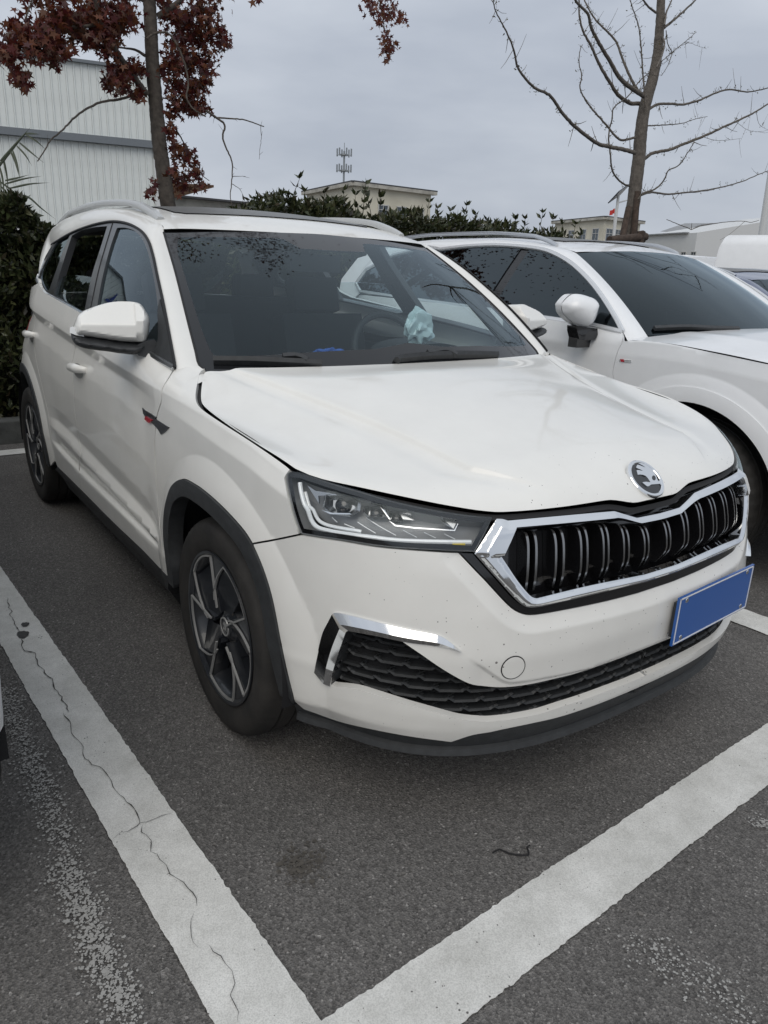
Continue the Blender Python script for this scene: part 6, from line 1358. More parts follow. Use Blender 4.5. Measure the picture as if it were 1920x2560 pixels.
# --- long white sheet-metal hall
HALL = empty('metal_hall', (0, 30, 0), 'long white ribbed sheet-metal hall with a grey gutter band behind the hedge', 'building'); HALL.location = (0, 0, 0)
z1 = zoomed(0, 0, 2.37); z2 = zoomed(600, 0, 2.37); z3 = zoomed(1220, 0, 2.37); zb = zoomed(700, 360, 2.765)
ha, hb_ = onplane(z1((0, 310), (890, 425)), 2, 8.0); hd_ = (hb_-ha)/np.linalg.norm(hb_-ha); hb2 = hb_; ha2 = hb_-hd_*36
wallbox(ha2, hb2, 14, 8.0, 'hall_core', M['clad'], HALL)
a_, d_, n_ = wall_frame(ha2, hb2); pw = .262; wl_ = np.linalg.norm((hb2-ha2)[:2]); npan = int(wl_/pw)
def panel_mesh(h):
    w = pw; pr = [(0, .0), (.012, .045), (.05, .045), (.062, .012), (w*.5, .018), (w-.003, .010)]
    V = [(u, -t, z) for z in (0, h) for u, t in pr]; k = len(pr); return MB().add(V, [(i, i+1, k+i+1, k+i) for i in range(k-1)])
base_z, band0, band1 = .3, 5.36, 5.62
rotz = math.atan2(d_[1], d_[0])
P_lo = panel_mesh(band0-base_z).build('cladding_panel', M['clad'], HALL, 30); P_hi = panel_mesh(8.0-band1).build('cladding_panel', M['clad'], HALL, 30)
first = True; vis = npan-40
for i in range(max(0, npan-120), npan):
    u = i*pw; pos = np.array([a_[0], a_[1], 0])+d_*u+n_*.02
    for src, z in ((P_lo, base_z), (P_hi, band1)):
        o = src if first else src.copy()
        if not first: COL.objects.link(o)
        o.parent = HALL; o.location = (pos[0], pos[1], z); o.rotation_euler = (0, 0, rotz)
    first = False
Rw = np.stack([d_, n_, (0, 0, 1.)], 1); mid = np.array([a_[0], a_[1], 0])+d_*wl_/2
MB().box(mid+n_*.12+np.array([0, 0, 5.49]), (wl_+.4, .30, .25), Rw).build('gutter_band', M['clad_band'], HALL)
MB().box(mid+n_*.08+np.array([0, 0, 8.03]), (wl_+.4, .26, .10), Rw).build('roof_edge', M['clad_band'], HALL)
MB().box(np.array([hb2[0], hb2[1], 4.0])+n_*.06+d_*.02, (.16, .18, 7.9), Rw).build('corner_flashing', M['polewhite'], HALL)
# blue characters high on the far end of the hall (seen only mirrored in the car window)
for k, u in enumerate((15.5, 18.2)):
    c = np.array([a_[0], a_[1], 6.6])+d_*u+n_*.10; m = MB()
    for (du, dz, w, h, r) in ((-.35, .35, .8, .16, .1), (.1, .0, 1.1, .16, -.05), (-.4, -.3, .16, 1.0, .12), (.25, -.35, .16, .9, -.2), (.45, .4, .16, .6, .1), (.1, -.75, .9, .15, .0)):
        rr = np.array([[math.cos(r), 0, -math.sin(r)], [0, 1, 0], [math.sin(r), 0, math.cos(r)]]); m.box(c+d_*du+np.array([0, 0, dz]), (w, .06, h), Rw @ rr)
    m.build('sign_character', M['bluesign'], HALL)
# --- low weathered wall block
LOW = empty('low_building', (0, 0, 0), 'long low weathered flat-roofed building behind the roof of the crossover', 'building')
la, lb = onplane(z1((1030, 1165), (1640, 1225)), 2, 4.5); lb = lb+(lb-la)*.35
wallbox(la-(lb-la)*.05, lb, 9, 4.5, 'wall', M['stainwall'], LOW); a2, d2, n2 = wall_frame(la, lb); R2 = np.stack([d2, n2, (0, 0, 1.)], 1); w2 = np.linalg.norm((lb-la)[:2])
MB().box(np.array([a2[0], a2[1], 4.52])+d2*w2/2+n2*.15, (w2*1.1, .7, .10), R2).build('roof_edge', M['roofdark'], LOW)
for u in (2.5, 5.0, 8.2): MB().box(np.array([a2[0], a2[1], 2.6])+d2*u+n2*.03, (1.2, .08, 1.3), R2).build('window', M['pane'], LOW)
c = onplane(z1((1130, 1100)), 1, 33)[0]; m = MB(); m.add([(c[0]-1.3, 33, c[2]-.75), (c[0]+1.1, 33, c[2]+.02), (c[0]+1.1, 36, c[2]+.1), (c[0]-1.3, 36, c[2]-.6), (c[0]-1.3, 33, c[2]+.02), (c[0]+1.1, 33, c[2]+.12), (c[0]+1.1, 36, c[2]+.2), (c[0]-1.3, 36, c[2]+.1)], [(0, 1, 2, 3), (4, 5, 6, 7), (0, 1, 5, 4), (1, 2, 6, 5), (3, 0, 4, 7)]); m.build('rusty_canopy', M['rust'], LOW, recalc=True)
# --- cream two-storey building with the corner towards us
def cream_block(name, label, pl, pc, pr_, H, wins_r, wins_l, roof='roofdark'):
    B = empty(name, (0, 0, 0), label, 'building'); c = onplane([pl, pc, pr_], 2, H)
    n = c[0]+(c[2]-c[1]); V = [(q[0], q[1], 0) for q in (c[0], c[1], c[2], n)]+[(q[0], q[1], H) for q in (c[0], c[1], c[2], n)]
    MB().add(V, [(0, 1, 5, 4), (1, 2, 6, 5), (2, 3, 7, 6), (3, 0, 4, 7), (4, 5, 6, 7)]).build('wall', M['cream'], B, recalc=True)
    for p, q in ((c[0], c[1]), (c[1], c[2])):
        a, d, nn = wall_frame(p, q); w = np.linalg.norm((q-p)[:2]); R = np.stack([d, nn, (0, 0, 1.)], 1)
        MB().box(np.array([a[0], a[1], H+.02])+d*w/2+nn*.16, (w+.7, .62, .28), R).build('cornice', M['stainwall'], B); MB().box(np.array([a[0], a[1], H+.22])+d*w/2+nn*.1, (w+.8, .7, .12), R).build('roof_edge', M[roof], B)
        for (u, z, ww, h) in (wins_l if p is c[0] else wins_r): add_window(B, a, d, nn, u*w, z, ww, h, 'pane')
    return B, c
MID, mc = cream_block('cream_building', 'cream two-storey building with stained parapet and narrow windows above the hedge', zb((185, 345))[0], zb((515, 280))[0], zb((1045, 345))[0], 8.0, [(.36, 5.9, 1.1, 1.4), (.60, 5.9, 1.1, 1.4), (.84, 5.9, 1.1, 1.4), (.42, 2.2, 1.0, 1.6), (.64, 2.2, 1.0, 1.6), (.86, 2.2, 1.0, 1.6)], [(.3, 5.0, 1.0, 1.5), (.65, 5.0, 1.0, 1.5)])
zv_ = zoomed(1380, 460, 3.072)
RA, rc_ = cream_block('cream_office', 'cream office block with dark roof line behind the bare staked tree', zv_((25, 300))[0], zv_((410, 265))[0], zv_((680, 300))[0], 8.0, [(.14, 5.9, 1.5, 2.0), (.38, 5.9, 1.5, 2.0), (.62, 5.9, 1.5, 2.0), (.86, 5.9, 1.5, 2.0)], [(.75, 4.6, 2.2, 1.6)])
# --- far right: grey-roofed warehouse and a cream house in front
WH = empty('far_warehouse', (0, 0, 0), 'far low warehouse with grey sheet roof beyond the parked SUV', 'building')
pa, pb = onplane(zv_((700, 398), (1040, 378)), 2, 7.0); wallbox(pa, pb+(pb-pa)*.2, 16, 7.0, 'wall', M['polewhite'], WH, zt=[7.0, 7.0, 10.0, 10.0])
aw, dw, nw = wall_frame(pa, pb); MB().box(np.array([aw[0], aw[1], 7.05])+dw*np.linalg.norm((pb-pa)[:2])*.5+nw*.2, (np.linalg.norm((pb-pa)[:2])*1.05, .6, .15), np.stack([dw, nw, (0, 0, 1.)], 1)).build('roof_edge', M['greyroof'], WH)
for k in range(6): add_window(WH, aw, dw, nw, 2.0+k*2.2, 4.0, 1.1, 1.4)
RB = empty('far_house', (0, 0, 0), 'far cream house with a row of tall narrow windows beside the white van', 'building')
qa, qb = onplane(zv_((1040, 385), (1362, 388)), 2, 8.0); wallbox(qa, qb, 8, 8.0, 'wall', M['cream'], RB); ar, dr, nr = wall_frame(qa, qb); wr = np.linalg.norm((qb-qa)[:2])
MB().box(np.array([ar[0], ar[1], 8.05])+dr*wr/2+nr*.15, (wr+.8, .6, .18), np.stack([dr, nr, (0, 0, 1.)], 1)).build('cornice', M['wframe'], RB)
for u in (.32, .52, .70, .86): add_window(RB, ar, dr, nr, u*wr, 6.2, 1.0, 1.9); add_window(RB, ar, dr, nr, u*wr, 2.8, 1.0, 1.6)
sr = onplane(zv_((960, 375), (1150, 310), (1360, 308), (1330, 385)), 1, 95); MB().add(np.vstack([sr, sr+[0, 4, .3]]), [(0, 1, 2, 3), (7, 6, 5, 4), (0, 1, 5, 4), (1, 2, 6, 5), (2, 3, 7, 6), (3, 0, 4, 7)]).build('sheet_roof', M['greyroof'], RB)
# --- cell tower
TW = empty('cell_tower', (0, 0, 0), 'slim cell tower with two rings of antennas behind the cream building', 'tower')
tb = onplane(zb((440, 280)), 1, 110)[0]; tt_ = onplane(zb((440, -10)), 1, 110)[0]; MB().tube([(tb[0], 110, 0), (tb[0], 110, tt_[2]-1.2)], .16, 8).build('mast', M['steel'], TW); MB().tube([(tb[0], 110, tt_[2]-1.2), (tb[0], 110, tt_[2])], .05, 6).build('spike', M['steel'], TW)
for py in (75, 185):
    zq = onplane(zb((440, py)), 1, 110)[0][2]; MB().lathe([(.2, -.12), (.62, -.12), (.62, .12), (.2, .12)], (tb[0], 110, zq), 'z', 14).build('antenna_platform', M['steel'], TW)
    for k in range(6):
        a = k*math.pi/3+.3; p = (tb[0]+1.15*math.cos(a), 110+1.15*math.sin(a)); m = MB(); m.box((p[0], p[1], zq+.35), (.2, .14, 1.15)); m.tube([(tb[0]+.5*math.cos(a), 110+.5*math.sin(a), zq), (p[0], p[1], zq)], .05, 5); m.build('antenna', M['steel'], TW)
# --- solar street lamp, flagpole, tall pole
LP = empty('solar_street_lamp', (0, 0, 0), 'slim white solar street lamp with tilted panel beside the bare tree', 'street lamp')
lt, lbm = onplane(zv_((510, 90), (480, 420)), 1, 25); MB().tube([(lbm[0], 25, 0), (lt[0], 25, lt[2])], .07, 8).build('pole', M['polewhite'], LP)
Rp = np.array([[math.cos(.5), 0, -math.sin(.5)], [0, 1, 0], [math.sin(.5), 0, math.cos(.5)]]) @ np.array([[1, 0, 0], [0, math.cos(.6), math.sin(.6)], [0, -math.sin(.6), math.cos(.6)]]); MB().box((lt[0]+.05, 25, lt[2]+.12), (.95, 1.0, .05), Rp).build('solar_panel', M['panel'], LP)
MB().tube([(lt[0], 25, lt[2]-.35), (lt[0]+1.0, 24.9, lt[2]-.05)], .035, 6).build('lamp_arm', M['polewhite'], LP); MB().box((lt[0]+1.1, 24.9, lt[2]-.06), (.4, .16, .08)).build('lamp_head', M['steel'], LP)
FL = empty('flagpole', (0, 0, 0), 'thin white flagpole flying a small red flag', 'flagpole'); f0, f1 = onplane(zv_((487, 185), (480, 420)), 1, 40); MB().tube([(f1[0], 40, 0), (f0[0], 40, f0[2])], .05, 6).build('pole', M['polewhite'], FL)
fv = [(f0[0]-u*.55, 40+.10*math.sin(u*7), f0[2]-.02-w*.36-.20*u) for u in np.linspace(0, 1, 9) for w in (0, 1)]; MB().add(fv, [(2*i, 2*i+2, 2*i+3, 2*i+1) for i in range(8)]).build('flag', M['flag'], FL, 60)
PO = empty('tall_pole', (0, 0, 0), 'tall pale tapered pole rising behind the white van', 'pole'); p0 = onplane([(1893, 640)], 1, 25)[0]; MB().tube([(p0[0]+.35, 25, 0), (p0[0]+.1, 25, 4), (p0[0]-.5, 25, 12)], .24, 12, scale=[1, .9, .6]).build('pole_shaft', M['polewhite'], PO); MB().box((p0[0]+.5, 24.9, 7.6), (.5, .1, .06)).build('bracket', M['steel'], PO)
# ================================================================== other parked vehicles
def recolour(root, frm, to):
    for ch in root.children_recursive:
        for sl in ch.material_slots:
            if sl.material == frm: sl.link = 'OBJECT'; sl.material = to
B_ = link_copy(SUV); B_.name = 'parked_hatchback'; tag(B_, 'dark blue car with tinted side windows parked beyond the white SUV', 'car'); B_.location = (5.34, .70, 0); B_.scale = (.98, .98, .925); recolour(B_, M['paint2'], M['blue_paint'])
Lc = link_copy(SUV); Lc.name = 'neighbour_car'; tag(Lc, 'white car in the bay beyond the cracked line, only a sliver of its bumper showing', 'car'); Lc.location = (-2.397, .13, 0)
def van(name, label, loc, L_, H, W, rz, wins=True):
    V_ = empty(name, loc, label, 'van', rz=rz); m = MB()
    prof = [(-L_/2, .35), (-L_/2-.02, 1.0), (-L_/2+.05, H-.25), (-L_/2+.25, H), (L_/2-1.7, H), (L_/2-1.35, H-.12), (L_/2-.75, 1.15), (L_/2-.1, 1.0), (L_/2, .75), (L_/2-.02, .35)]
    k = len(prof); rings = []
    for f, ins in ((-1, .16), (-.97, .03), (-.9, 0), (.9, 0), (.97, .03), (1, .16)): rings += [(W/2*f*(1-.10*max(0, (z-1.1)/(H-1.1))), y, z-(ins if z > 1.2 else 0)) for y, z in prof]
    m.add(rings, [(r*k+i, r*k+(i+1) % k, (r+1)*k+(i+1) % k, (r+1)*k+i) for r in range(5) for i in range(k)]+[tuple(range(k)), tuple(range(6*k-1, 5*k-1, -1))]); m.build('body', M['paint2'], V_, 50, recalc=True)
    for s in (-1, 1):
        for y0, y1 in ((-L_/2+.3, -L_/2+1.5), (-L_/2+1.6, -L_/2+2.8), (L_/2-1.95, L_/2-1.15))[0 if wins else 2:]:
            x = s*W/2*(1-.10*(1.55-1.1)/(H-1.1)); MB().add([(x*1.004+s*.012, y0, 1.25), (x*1.004+s*.012, y1, 1.25), (x*.965+s*.012, y1, H-.38), (x*.965+s*.012, y0, H-.38)], [(0, 1, 2, 3)]).build('side_window', M['tint'], V_)
        for y in (-L_/2+.9, L_/2-.9): MB().lathe([(.0, -.12), (.2, -.12), (.31, -.11), (.33, -.06), (.33, .06), (.31, .1), (0, .1)], (s*(W/2-.12), y, .33), 'x', 28).build('wheel', M['tyre'], V_, 40)
        MB().tube([(s*(W/2-.08)*.94, -L_/2+.3, H-.22), (s*(W/2-.08)*.94, L_/2-1.9, H-.22)], .02, 5).build('roof_gutter', M['rubber'], V_)
    MB().add([(-W/2*.84, L_/2-1.33, H-.17), (W/2*.84, L_/2-1.33, H-.17), (W/2*.93, L_/2-.735, 1.18), (-W/2*.93, L_/2-.735, 1.18)], [(0, 1, 2, 3)]).build('windscreen', M['screen2'], V_); return V_
van('tall_van', 'tall white panel van with rounded roof behind the dark blue car', (20.3, 9.6, 0), 5.4, 2.50, 2.0, math.radians(-84), wins=False)
van('minibus', 'low white minibus with black window beyond the white SUV windscreen', (19.9, 13.2, 0), 4.2, 2.05, 1.75, math.radians(90))
van('white_van', 'white van roof showing above the dark hedge below the palm fronds', (-.36, 11.3, 0), 4.4, 2.03, 1.9, 0)
# ================================================================== plants
def leaf_mat(name, cols, rough=.5, trans=.25):
    m, t, b = new_mat(name); b.inputs['Roughness'].default_value = rough
    g = N(t, 'ShaderNodeNewGeometry'); r = N(t, 'ShaderNodeValToRGB'); el = r.color_ramp.elements; el[0].color = (*cols[0], 1); el[1].color = (*cols[-1], 1)
    for i, c in enumerate(cols[1:-1]): e = el.new((i+1)/(len(cols)-1)); e.color = (*c, 1)
    L(t, g.outputs['Random Per Island'], r.inputs['Fac']); L(t, r.outputs[0], b.inputs['Base Color'])
    tr = N(t, 'ShaderNodeBsdfTranslucent'); L(t, r.outputs[0], tr.inputs['Color']); mx = N(t, 'ShaderNodeMixShader'); mx.inputs[0].default_value = trans
    out = t.nodes['Material Output']; L(t, b.outputs[0], mx.inputs[1]); L(t, tr.outputs[0], mx.inputs[2]); L(t, mx.outputs[0], out.inputs['Surface']); return m
M['hedge_leaf'] = leaf_mat('hedge_leaf', [(.020, .026, .012), (.035, .045, .018), (.050, .062, .024), (.075, .080, .034), (.045, .035, .022)], .35, .15)
M['red_leaf'] = leaf_mat('red_leaf', [(.050, .010, .012), (.095, .016, .016), (.13, .028, .018), (.16, .055, .02), (.06, .03, .018)], .5, .35)
M['spur_leaf'] = leaf_mat('spur_leaf', [(.05, .05, .02), (.12, .10, .03), (.06, .04, .02)], .6, .3)
M['palm_leaf'] = leaf_mat('palm_leaf', [(.05, .065, .04), (.08, .095, .06)], .5, .2)
M['bark'] = mat('grey_brown_bark', (.085, .072, .060), .9, var=.4, vscale=25, bump=1.0, bscale=60); M['bark2'] = mat('pale_bark', (.12, .105, .09), .9, var=.4, vscale=22, bump=1.0, bscale=70); M['stem'] = mat('dark_stem', (.05, .045, .03), .85); M['stake'] = mat('stake_wood', (.06, .042, .032), .9, var=.4, vscale=20)
LEAF = np.array([(0, 0, 0), (.20, .42, .05), (0, 1, -.10), (-.20, .42, .05), (0, .45, 0)]); LEAF_F = [(0, 1, 4), (1, 2, 4), (2, 3, 4), (3, 0, 4)]
_st = []
for i in range(10):
    a = math.radians(-90+i*36); r = 1.0 if i % 2 else .36; r = r*(.75 if i in (9, 1) else 1)
    _st.append((r*math.cos(a)*.62, r*math.sin(a)*.62+.35, -.10*r*r))
STAR = np.array([(0, .35, 0)]+_st); STAR_F = [(0, i+1, (i+1) % 10+1) for i in range(10)]
def rand_rot(n, up=None, spread=None):
    """random orthonormal frames; column 1 (leaf length) near 'up' when given"""
    y = nprng.normal(0, 1, (n, 3)) if up is None else np.asarray(up)+nprng.normal(0, 1, (n, 3))*spread
    y /= np.linalg.norm(y, axis=1)[:, None]; x = np.cross(y, nprng.normal(0, 1, (n, 3))); x /= np.linalg.norm(x, axis=1)[:, None]; z = np.cross(x, y); return np.stack([x, y, z], 2)
def scatter(P, R, S, tmpl, F):
    n, k = len(P), len(tmpl); V = np.einsum('nij,kj->nki', R, tmpl)*np.reshape(S, (-1, 1, 1))+P[:, None, :]
    Fa = (np.array(F)[None]+np.arange(n)[:, None, None]*k).reshape(-1, 3); return V.reshape(-1, 3), Fa
def fast_mesh(name, V, Fa, matl, parent, kind='stuff'):
    me = bpy.data.meshes.new(name); me.vertices.add(len(V)); me.vertices.foreach_set('co', V.astype(np.float32).ravel()); nf = len(Fa)
    me.loops.add(nf*3); me.loops.foreach_set('vertex_index', Fa.astype(np.int32).ravel()); me.polygons.add(nf); me.polygons.foreach_set('loop_start', np.arange(0, nf*3, 3, dtype=np.int32)); me.update(calc_edges=True); me.materials.append(matl)
    o = bpy.data.objects.new(name, me); COL.objects.link(o); o.parent = parent
    if kind: o['kind'] = kind
    return o
# --- hedge along the kerb
HD = empty('hedge', (2, 4.8, 0), 'dense dark evergreen hedge with upright shoots in the strip behind the cars', 'hedge'); HD.location = (0, 0, 0)
TX = [-8, -1.5, -.9, -.55, -.30, -.1, .6, 1.2, 1.6, 2.0, 2.6, 3.2, 3.8, 4.6, 5.2, 5.7]; TZ = [1.45, 1.58, 1.66, 1.64, 1.52, 1.44, 1.45, 1.66, 1.86, 1.88, 1.76, 1.80, 1.78, 1.76, 1.72, 1.60]
def hedge_pts(n, x0, x1):
    x = nprng.uniform(x0, x1, n); u = nprng.random(n); top = np.interp(x, TX, TZ)+.05*np.sin(x*9)+.04*np.sin(x*23+1)
    y = 4.32+.75*nprng.random(n)**1.6; z = .15+(top-.15)*(1-nprng.random(n)**2.2*1.0); bulge = .05*np.sin(x*7+z*5)+.04*np.sin(z*11+x*3); y = y+bulge
    return np.stack([x, y, z], 1)
hp = np.vstack([hedge_pts(30000, -2.2, .15), hedge_pts(26000, .9, 5.9), hedge_pts(4000, .15, .9), hedge_pts(8000, -8, -2.2)])
keep = ~((hp[:, 1] > 4.75) & (nprng.random(len(hp)) < .3)); hp = hp[keep]
V, Fa = scatter(hp, rand_rot(len(hp), np.array([0, -.5, .55]), .75), nprng.uniform(.045, .095, len(hp)), LEAF, LEAF_F); fast_mesh('foliage', V, Fa, M['hedge_leaf'], HD)
tips = zb((135, 240), (170, 330), (300, 330), (350, 400), (440, 320), (520, 350), (595, 250), (600, 350), (690, 345), (770, 470), (915, 470), (1030, 405), (1090, 440), (1180, 450), (1230, 500), (1290, 405), (1350, 490), (1430, 530), (1490, 540), (1560, 590), (1630, 525)) + z3((0, 1320), (60, 1330), (160, 1300), (220, 1300), (325, 1262), (385, 1285), (440, 1330), (520, 1330), (560, 1370)) + [(15, 505), (40, 520), (75, 560), (105, 575), (-15, 500), (130, 600), (28, 540)]
LV = []; LR = []; LS = []; sm = MB()
for t_ in tips:
    yp = nprng.uniform(4.45, 4.85); P = onplane([t_], 1, yp)[0]; z0 = P[2]-nprng.uniform(.35, .55); b0 = np.array([P[0]+nprng.normal(0, .06), yp+nprng.normal(0, .05), z0]); path = catmull(np.array([b0, (b0+P)/2+nprng.normal(0, .015, 3), P]), .05); sm.tube(path, .006, 5, scale=np.linspace(1, .35, len(path)))
    nj = int(nprng.integers(6, 12))
    for j in range(nj):
        f = min(1, max(0, j/(nj-1)+nprng.normal(0, .05))); c = b0+(P-b0)*(.1+.9*f)
        for k in range(int(nprng.integers(2, 5)) if j < nj-1 else 6):
            a = nprng.random()*6.283; up = np.array([math.cos(a)*.9, math.sin(a)*.9, .55+.5*f]); LV.append(c); LR.append(rand_rot(1, up, .15)[0]); LS.append(nprng.uniform(.045, .095))
V, Fa = scatter(np.array(LV), np.array(LR), np.array(LS), LEAF, LEAF_F); fast_mesh('shoot_leaves', V, Fa, M['hedge_leaf'], HD); tag(sm.build('shoots', M['stem'], HD), kind='stuff')
sm = MB()
for x in np.arange(-7.8, 5.6, .35): sm.tube([(x, 4.7, .1), (x+nprng.normal(0, .06), 4.72, .7), (x+nprng.normal(0, .15), 4.7, 1.3)], .018, 6, scale=[1, .8, .5])
tag(sm.build('stems', M['stem'], HD), kind='stuff')
# dark solid filling the hedge; inner shade put into its near-black colour
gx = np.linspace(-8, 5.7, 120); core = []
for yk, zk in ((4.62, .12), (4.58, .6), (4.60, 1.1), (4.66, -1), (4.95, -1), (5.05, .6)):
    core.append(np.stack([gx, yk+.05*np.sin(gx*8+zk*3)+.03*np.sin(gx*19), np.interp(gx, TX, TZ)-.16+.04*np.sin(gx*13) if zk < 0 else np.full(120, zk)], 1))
MB().add(np.vstack(core), [(k*120+i, k*120+i+1, (k+1)*120+i+1, (k+1)*120+i) for k in range(5) for i in range(119)]).build('shade_core', mat('hedge_inner_shade', (.012, .013, .008), .95, var=.6, vscale=25, bump=1, bscale=40), HD, 60)
# --- trees: traced limbs
def limb(px, r0, r1, y0, y1, k=8, jit=.0012):
    Q = catmull(px, 6); ys = np.linspace(y0, y1, len(Q)); P = np.vstack([onplane(q[None], 1, y) for q, y in zip(Q, ys)]); P[1:-1] += nprng.normal(0, jit, (len(P)-2, 3)); return P, np.linspace(r0, r1, len(P))
def add_limb(m, px, r0, r1, y0, y1, k=8, jit=.0012):
    P, r = limb(px, r0, r1, y0, y1, k, jit); m.tube(P, 1.0, k, scale=r, up=(0, -1, .01)); return P, r
RT = empty('red_leaf_tree', (.77, 4.9, 0), 'young tree with dark red star-shaped leaves rising behind the crossover', 'tree'); RT.location = (0, 0, 0)
m = MB(); trunk_px = z1((1010, 1300), (985, 1150), (965, 1000), (945, 850), (935, 750), (918, 550), (905, 400), (895, 200), (885, 0), (880, -150), (890, -420))
base = onplane(z1((1010, 1300)), 1, 4.9)[0]
P, r = limb(trunk_px, .066, .045, 4.9, 4.95); P = np.vstack([[(base[0]+.16, 4.9, .1), (base[0]+.08, 4.9, .8)], P]); r = np.r_[.085, .072, r]; m.tube(P, 1.0, 14, scale=r, up=(0, -1, .01)); m.build('trunk', M['bark'], RT, 70)
L1 = []; tw_ = MB()
for px, r0, r1, ya, yb_ in ((z1((870, 560), (780, 440), (700, 320), (640, 210), (590, 120), (570, 0), (560, -120)), .028, .016, 4.9, 4.6), (z1((590, 140), (480, 160), (380, 165), (290, 190), (180, 205), (60, 160), (-60, 120)), .013, .005, 4.65, 4.4), (z1((935, 100), (990, 60), (1060, 10), (1120, -60)), .026, .018, 4.95, 4.8), (z1((860, 330), (800, 295), (700, 280)), .013, .006, 4.9, 5.1), (z1((860, 545), (700, 590), (620, 600), (540, 630), (450, 690), (370, 770), (300, 830), (265, 890), (222, 955)), .011, .004, 4.85, 4.4), (z1((870, 230), (900, 205), (990, 195), (1050, 270), (1100, 400), (1115, 500), (1105, 580), (1150, 650), (1220, 690)), .009, .006, 4.8, 4.6), (z1((1220, 655), (1270, 690), (1330, 740), (1320, 810), (1350, 900), (1375, 960), (1372, 1080), (1365, 1170), (1380, 1235)), .010, .003, 4.6, 4.5), (z1((1270, 695), (1330, 700), (1450, 710), (1510, 730), (1565, 750)), .007, .004, 4.6, 4.5), (z1((1545, 745), (1548, 820), (1540, 890), (1536, 945)), .0025, .0015, 4.5, 4.5), (z1((1375, 1045), (1455, 1045)), .003, .001, 4.5, 4.5), (z1((1375, 1090), (1420, 1120), (1450, 1180)), .003, .001, 4.5, 4.5), (z1((970, 660), (1050, 780), (1120, 900), (1200, 1040), (1240, 1070)), .008, .003, 4.95, 5.1), (z1((960, 400), (1060, 380), (1150, 300), (1250, 200)), .010, .004, 4.95, 5.2), (z1((900, 30), (760, -60), (700, -150)), .02, .012, 4.9, 5.2), (z1((145, 130), (170, 60), (200, -40)), .006, .004, 4.4, 4.5)):
    br = MB(); Pp, rr = add_limb(br, px, r0, r1, ya, yb_); br.build('branch', M['bark'], RT, 70)
    for q in range(0, len(Pp)-1, 4):
        if nprng.random() < .5: d = nprng.normal(0, 1, 3); d /= np.linalg.norm(d); tw_.tube([Pp[q], Pp[q]+d*nprng.uniform(.03, .07)], .002, 4, scale=[1, .4])
ob = z2((820, -60), (830, 20), (845, 90), (855, 170), (870, 220), (880, 290), (880, 380)); br = MB(); add_limb(br, ob, .005, .0015, 3.6, 3.6); br.build('branch', M['bark'], RT, 70)
t0_ = onplane(z1((890, -420)), 1, 4.95)[0]; o0_ = onplane(ob[:1], 1, 3.6)[0]; Lq = catmull(np.array([t0_, t0_*.6+o0_*.4+[0, 0, .55], o0_+[-.05, .12, .45], o0_]), .06); br = MB(); br.tube(Lq, 1.0, 7, scale=np.linspace(.022, .005, len(Lq)), up=(1, 0, 0)); br.build('branch', M['bark'], RT, 70)
tag(tw_.build('twigs', M['bark'], RT), kind='stuff')
# leaf clusters: centre in the photo, spread in photo pixels, count, depth
CL = [((40, 75), 32, 150, 4.45), ((80, 110), 34, 170, 4.45), ((20, 130), 30, 120, 4.4), ((45, 185), 22, 80, 4.4), ((60, 205), 16, 40, 4.4), ((110, 60), 30, 120, 4.5), ((150, 40), 36, 190, 4.6), ((190, 60), 36, 190, 4.7), ((120, 105), 26, 90, 4.5), ((135, 145), 22, 55, 4.5), ((160, 120), 22, 55, 4.5), ((230, 30), 34, 170, 4.7), ((240, 80), 30, 150, 4.7), ((280, 60), 34, 170, 4.8), ((300, 25), 30, 130, 4.8), ((270, 110), 26, 100, 4.7), ((225, 105), 20, 50, 4.7), ((320, 40), 24, 80, 4.9), ((290, 175), 24, 110, 4.8), ((310, 200), 26, 120, 4.8), ((275, 200), 20, 60, 4.75), ((340, 170), 24, 90, 4.9), ((345, 230), 18, 60, 4.85), ((430, 30), 30, 140, 5.0), ((470, 50), 32, 150, 5.1), ((510, 30), 30, 130, 5.1), ((540, 75), 26, 110, 5.1), ((500, 90), 30, 150, 5.1), ((450, 100), 30, 130, 5.0), ((560, 105), 16, 40, 5.1), ((430, 160), 30, 160, 5.0), ((470, 150), 30, 150, 5.1), ((510, 150), 26, 110, 5.1), ((450, 215), 30, 160, 5.0), ((490, 220), 28, 130, 5.1), ((515, 190), 18, 50, 5.1), ((440, 265), 24, 110, 5.0), ((480, 265), 26, 110, 5.1), ((510, 265), 16, 40, 5.1), ((425, 325), 16, 50, 5.0), ((440, 370), 20, 70, 5.0), ((465, 390), 22, 80, 5.05), ((430, 430), 18, 60, 5.0), ((455, 455), 22, 80, 5.05), ((490, 430), 18, 50, 5.1), ((505, 460), 14, 25, 5.1), ((380, 480), 12, 16, 4.85), ((385, 455), 10, 10, 4.85), ((930, 10), 22, 70, 3.6), ((970, 20), 22, 70, 3.6), ((950, 45), 20, 50, 3.6), ((1000, 45), 18, 40, 3.6), ((965, 95), 14, 40, 3.6), ((970, 125), 14, 45, 3.6), ((970, 150), 8, 14, 3.6), ((985, 115), 10, 16, 3.6), ((640, -4), 8, 8, 4.0), ((100, -40), 60, 260, 4.6), ((250, -50), 60, 260, 4.8), ((400, -50), 60, 260, 5.0), ((520, -40), 50, 200, 5.1)]
LP_ = []; LSz = []
for (cx_, cy_), sp, n, yd in CL:
    q = np.stack([cx_+nprng.normal(0, sp*.55, n), cy_+nprng.normal(0, sp*.55, n)], 1); ys = yd+nprng.normal(0, .12, n); d = rays(q); t = (ys-CAM[1])/d[:, 1]; LP_.append(CAM+t[:, None]*d); LSz.append(nprng.uniform(.042, .074, n)*(.72 if yd < 4 else 1))
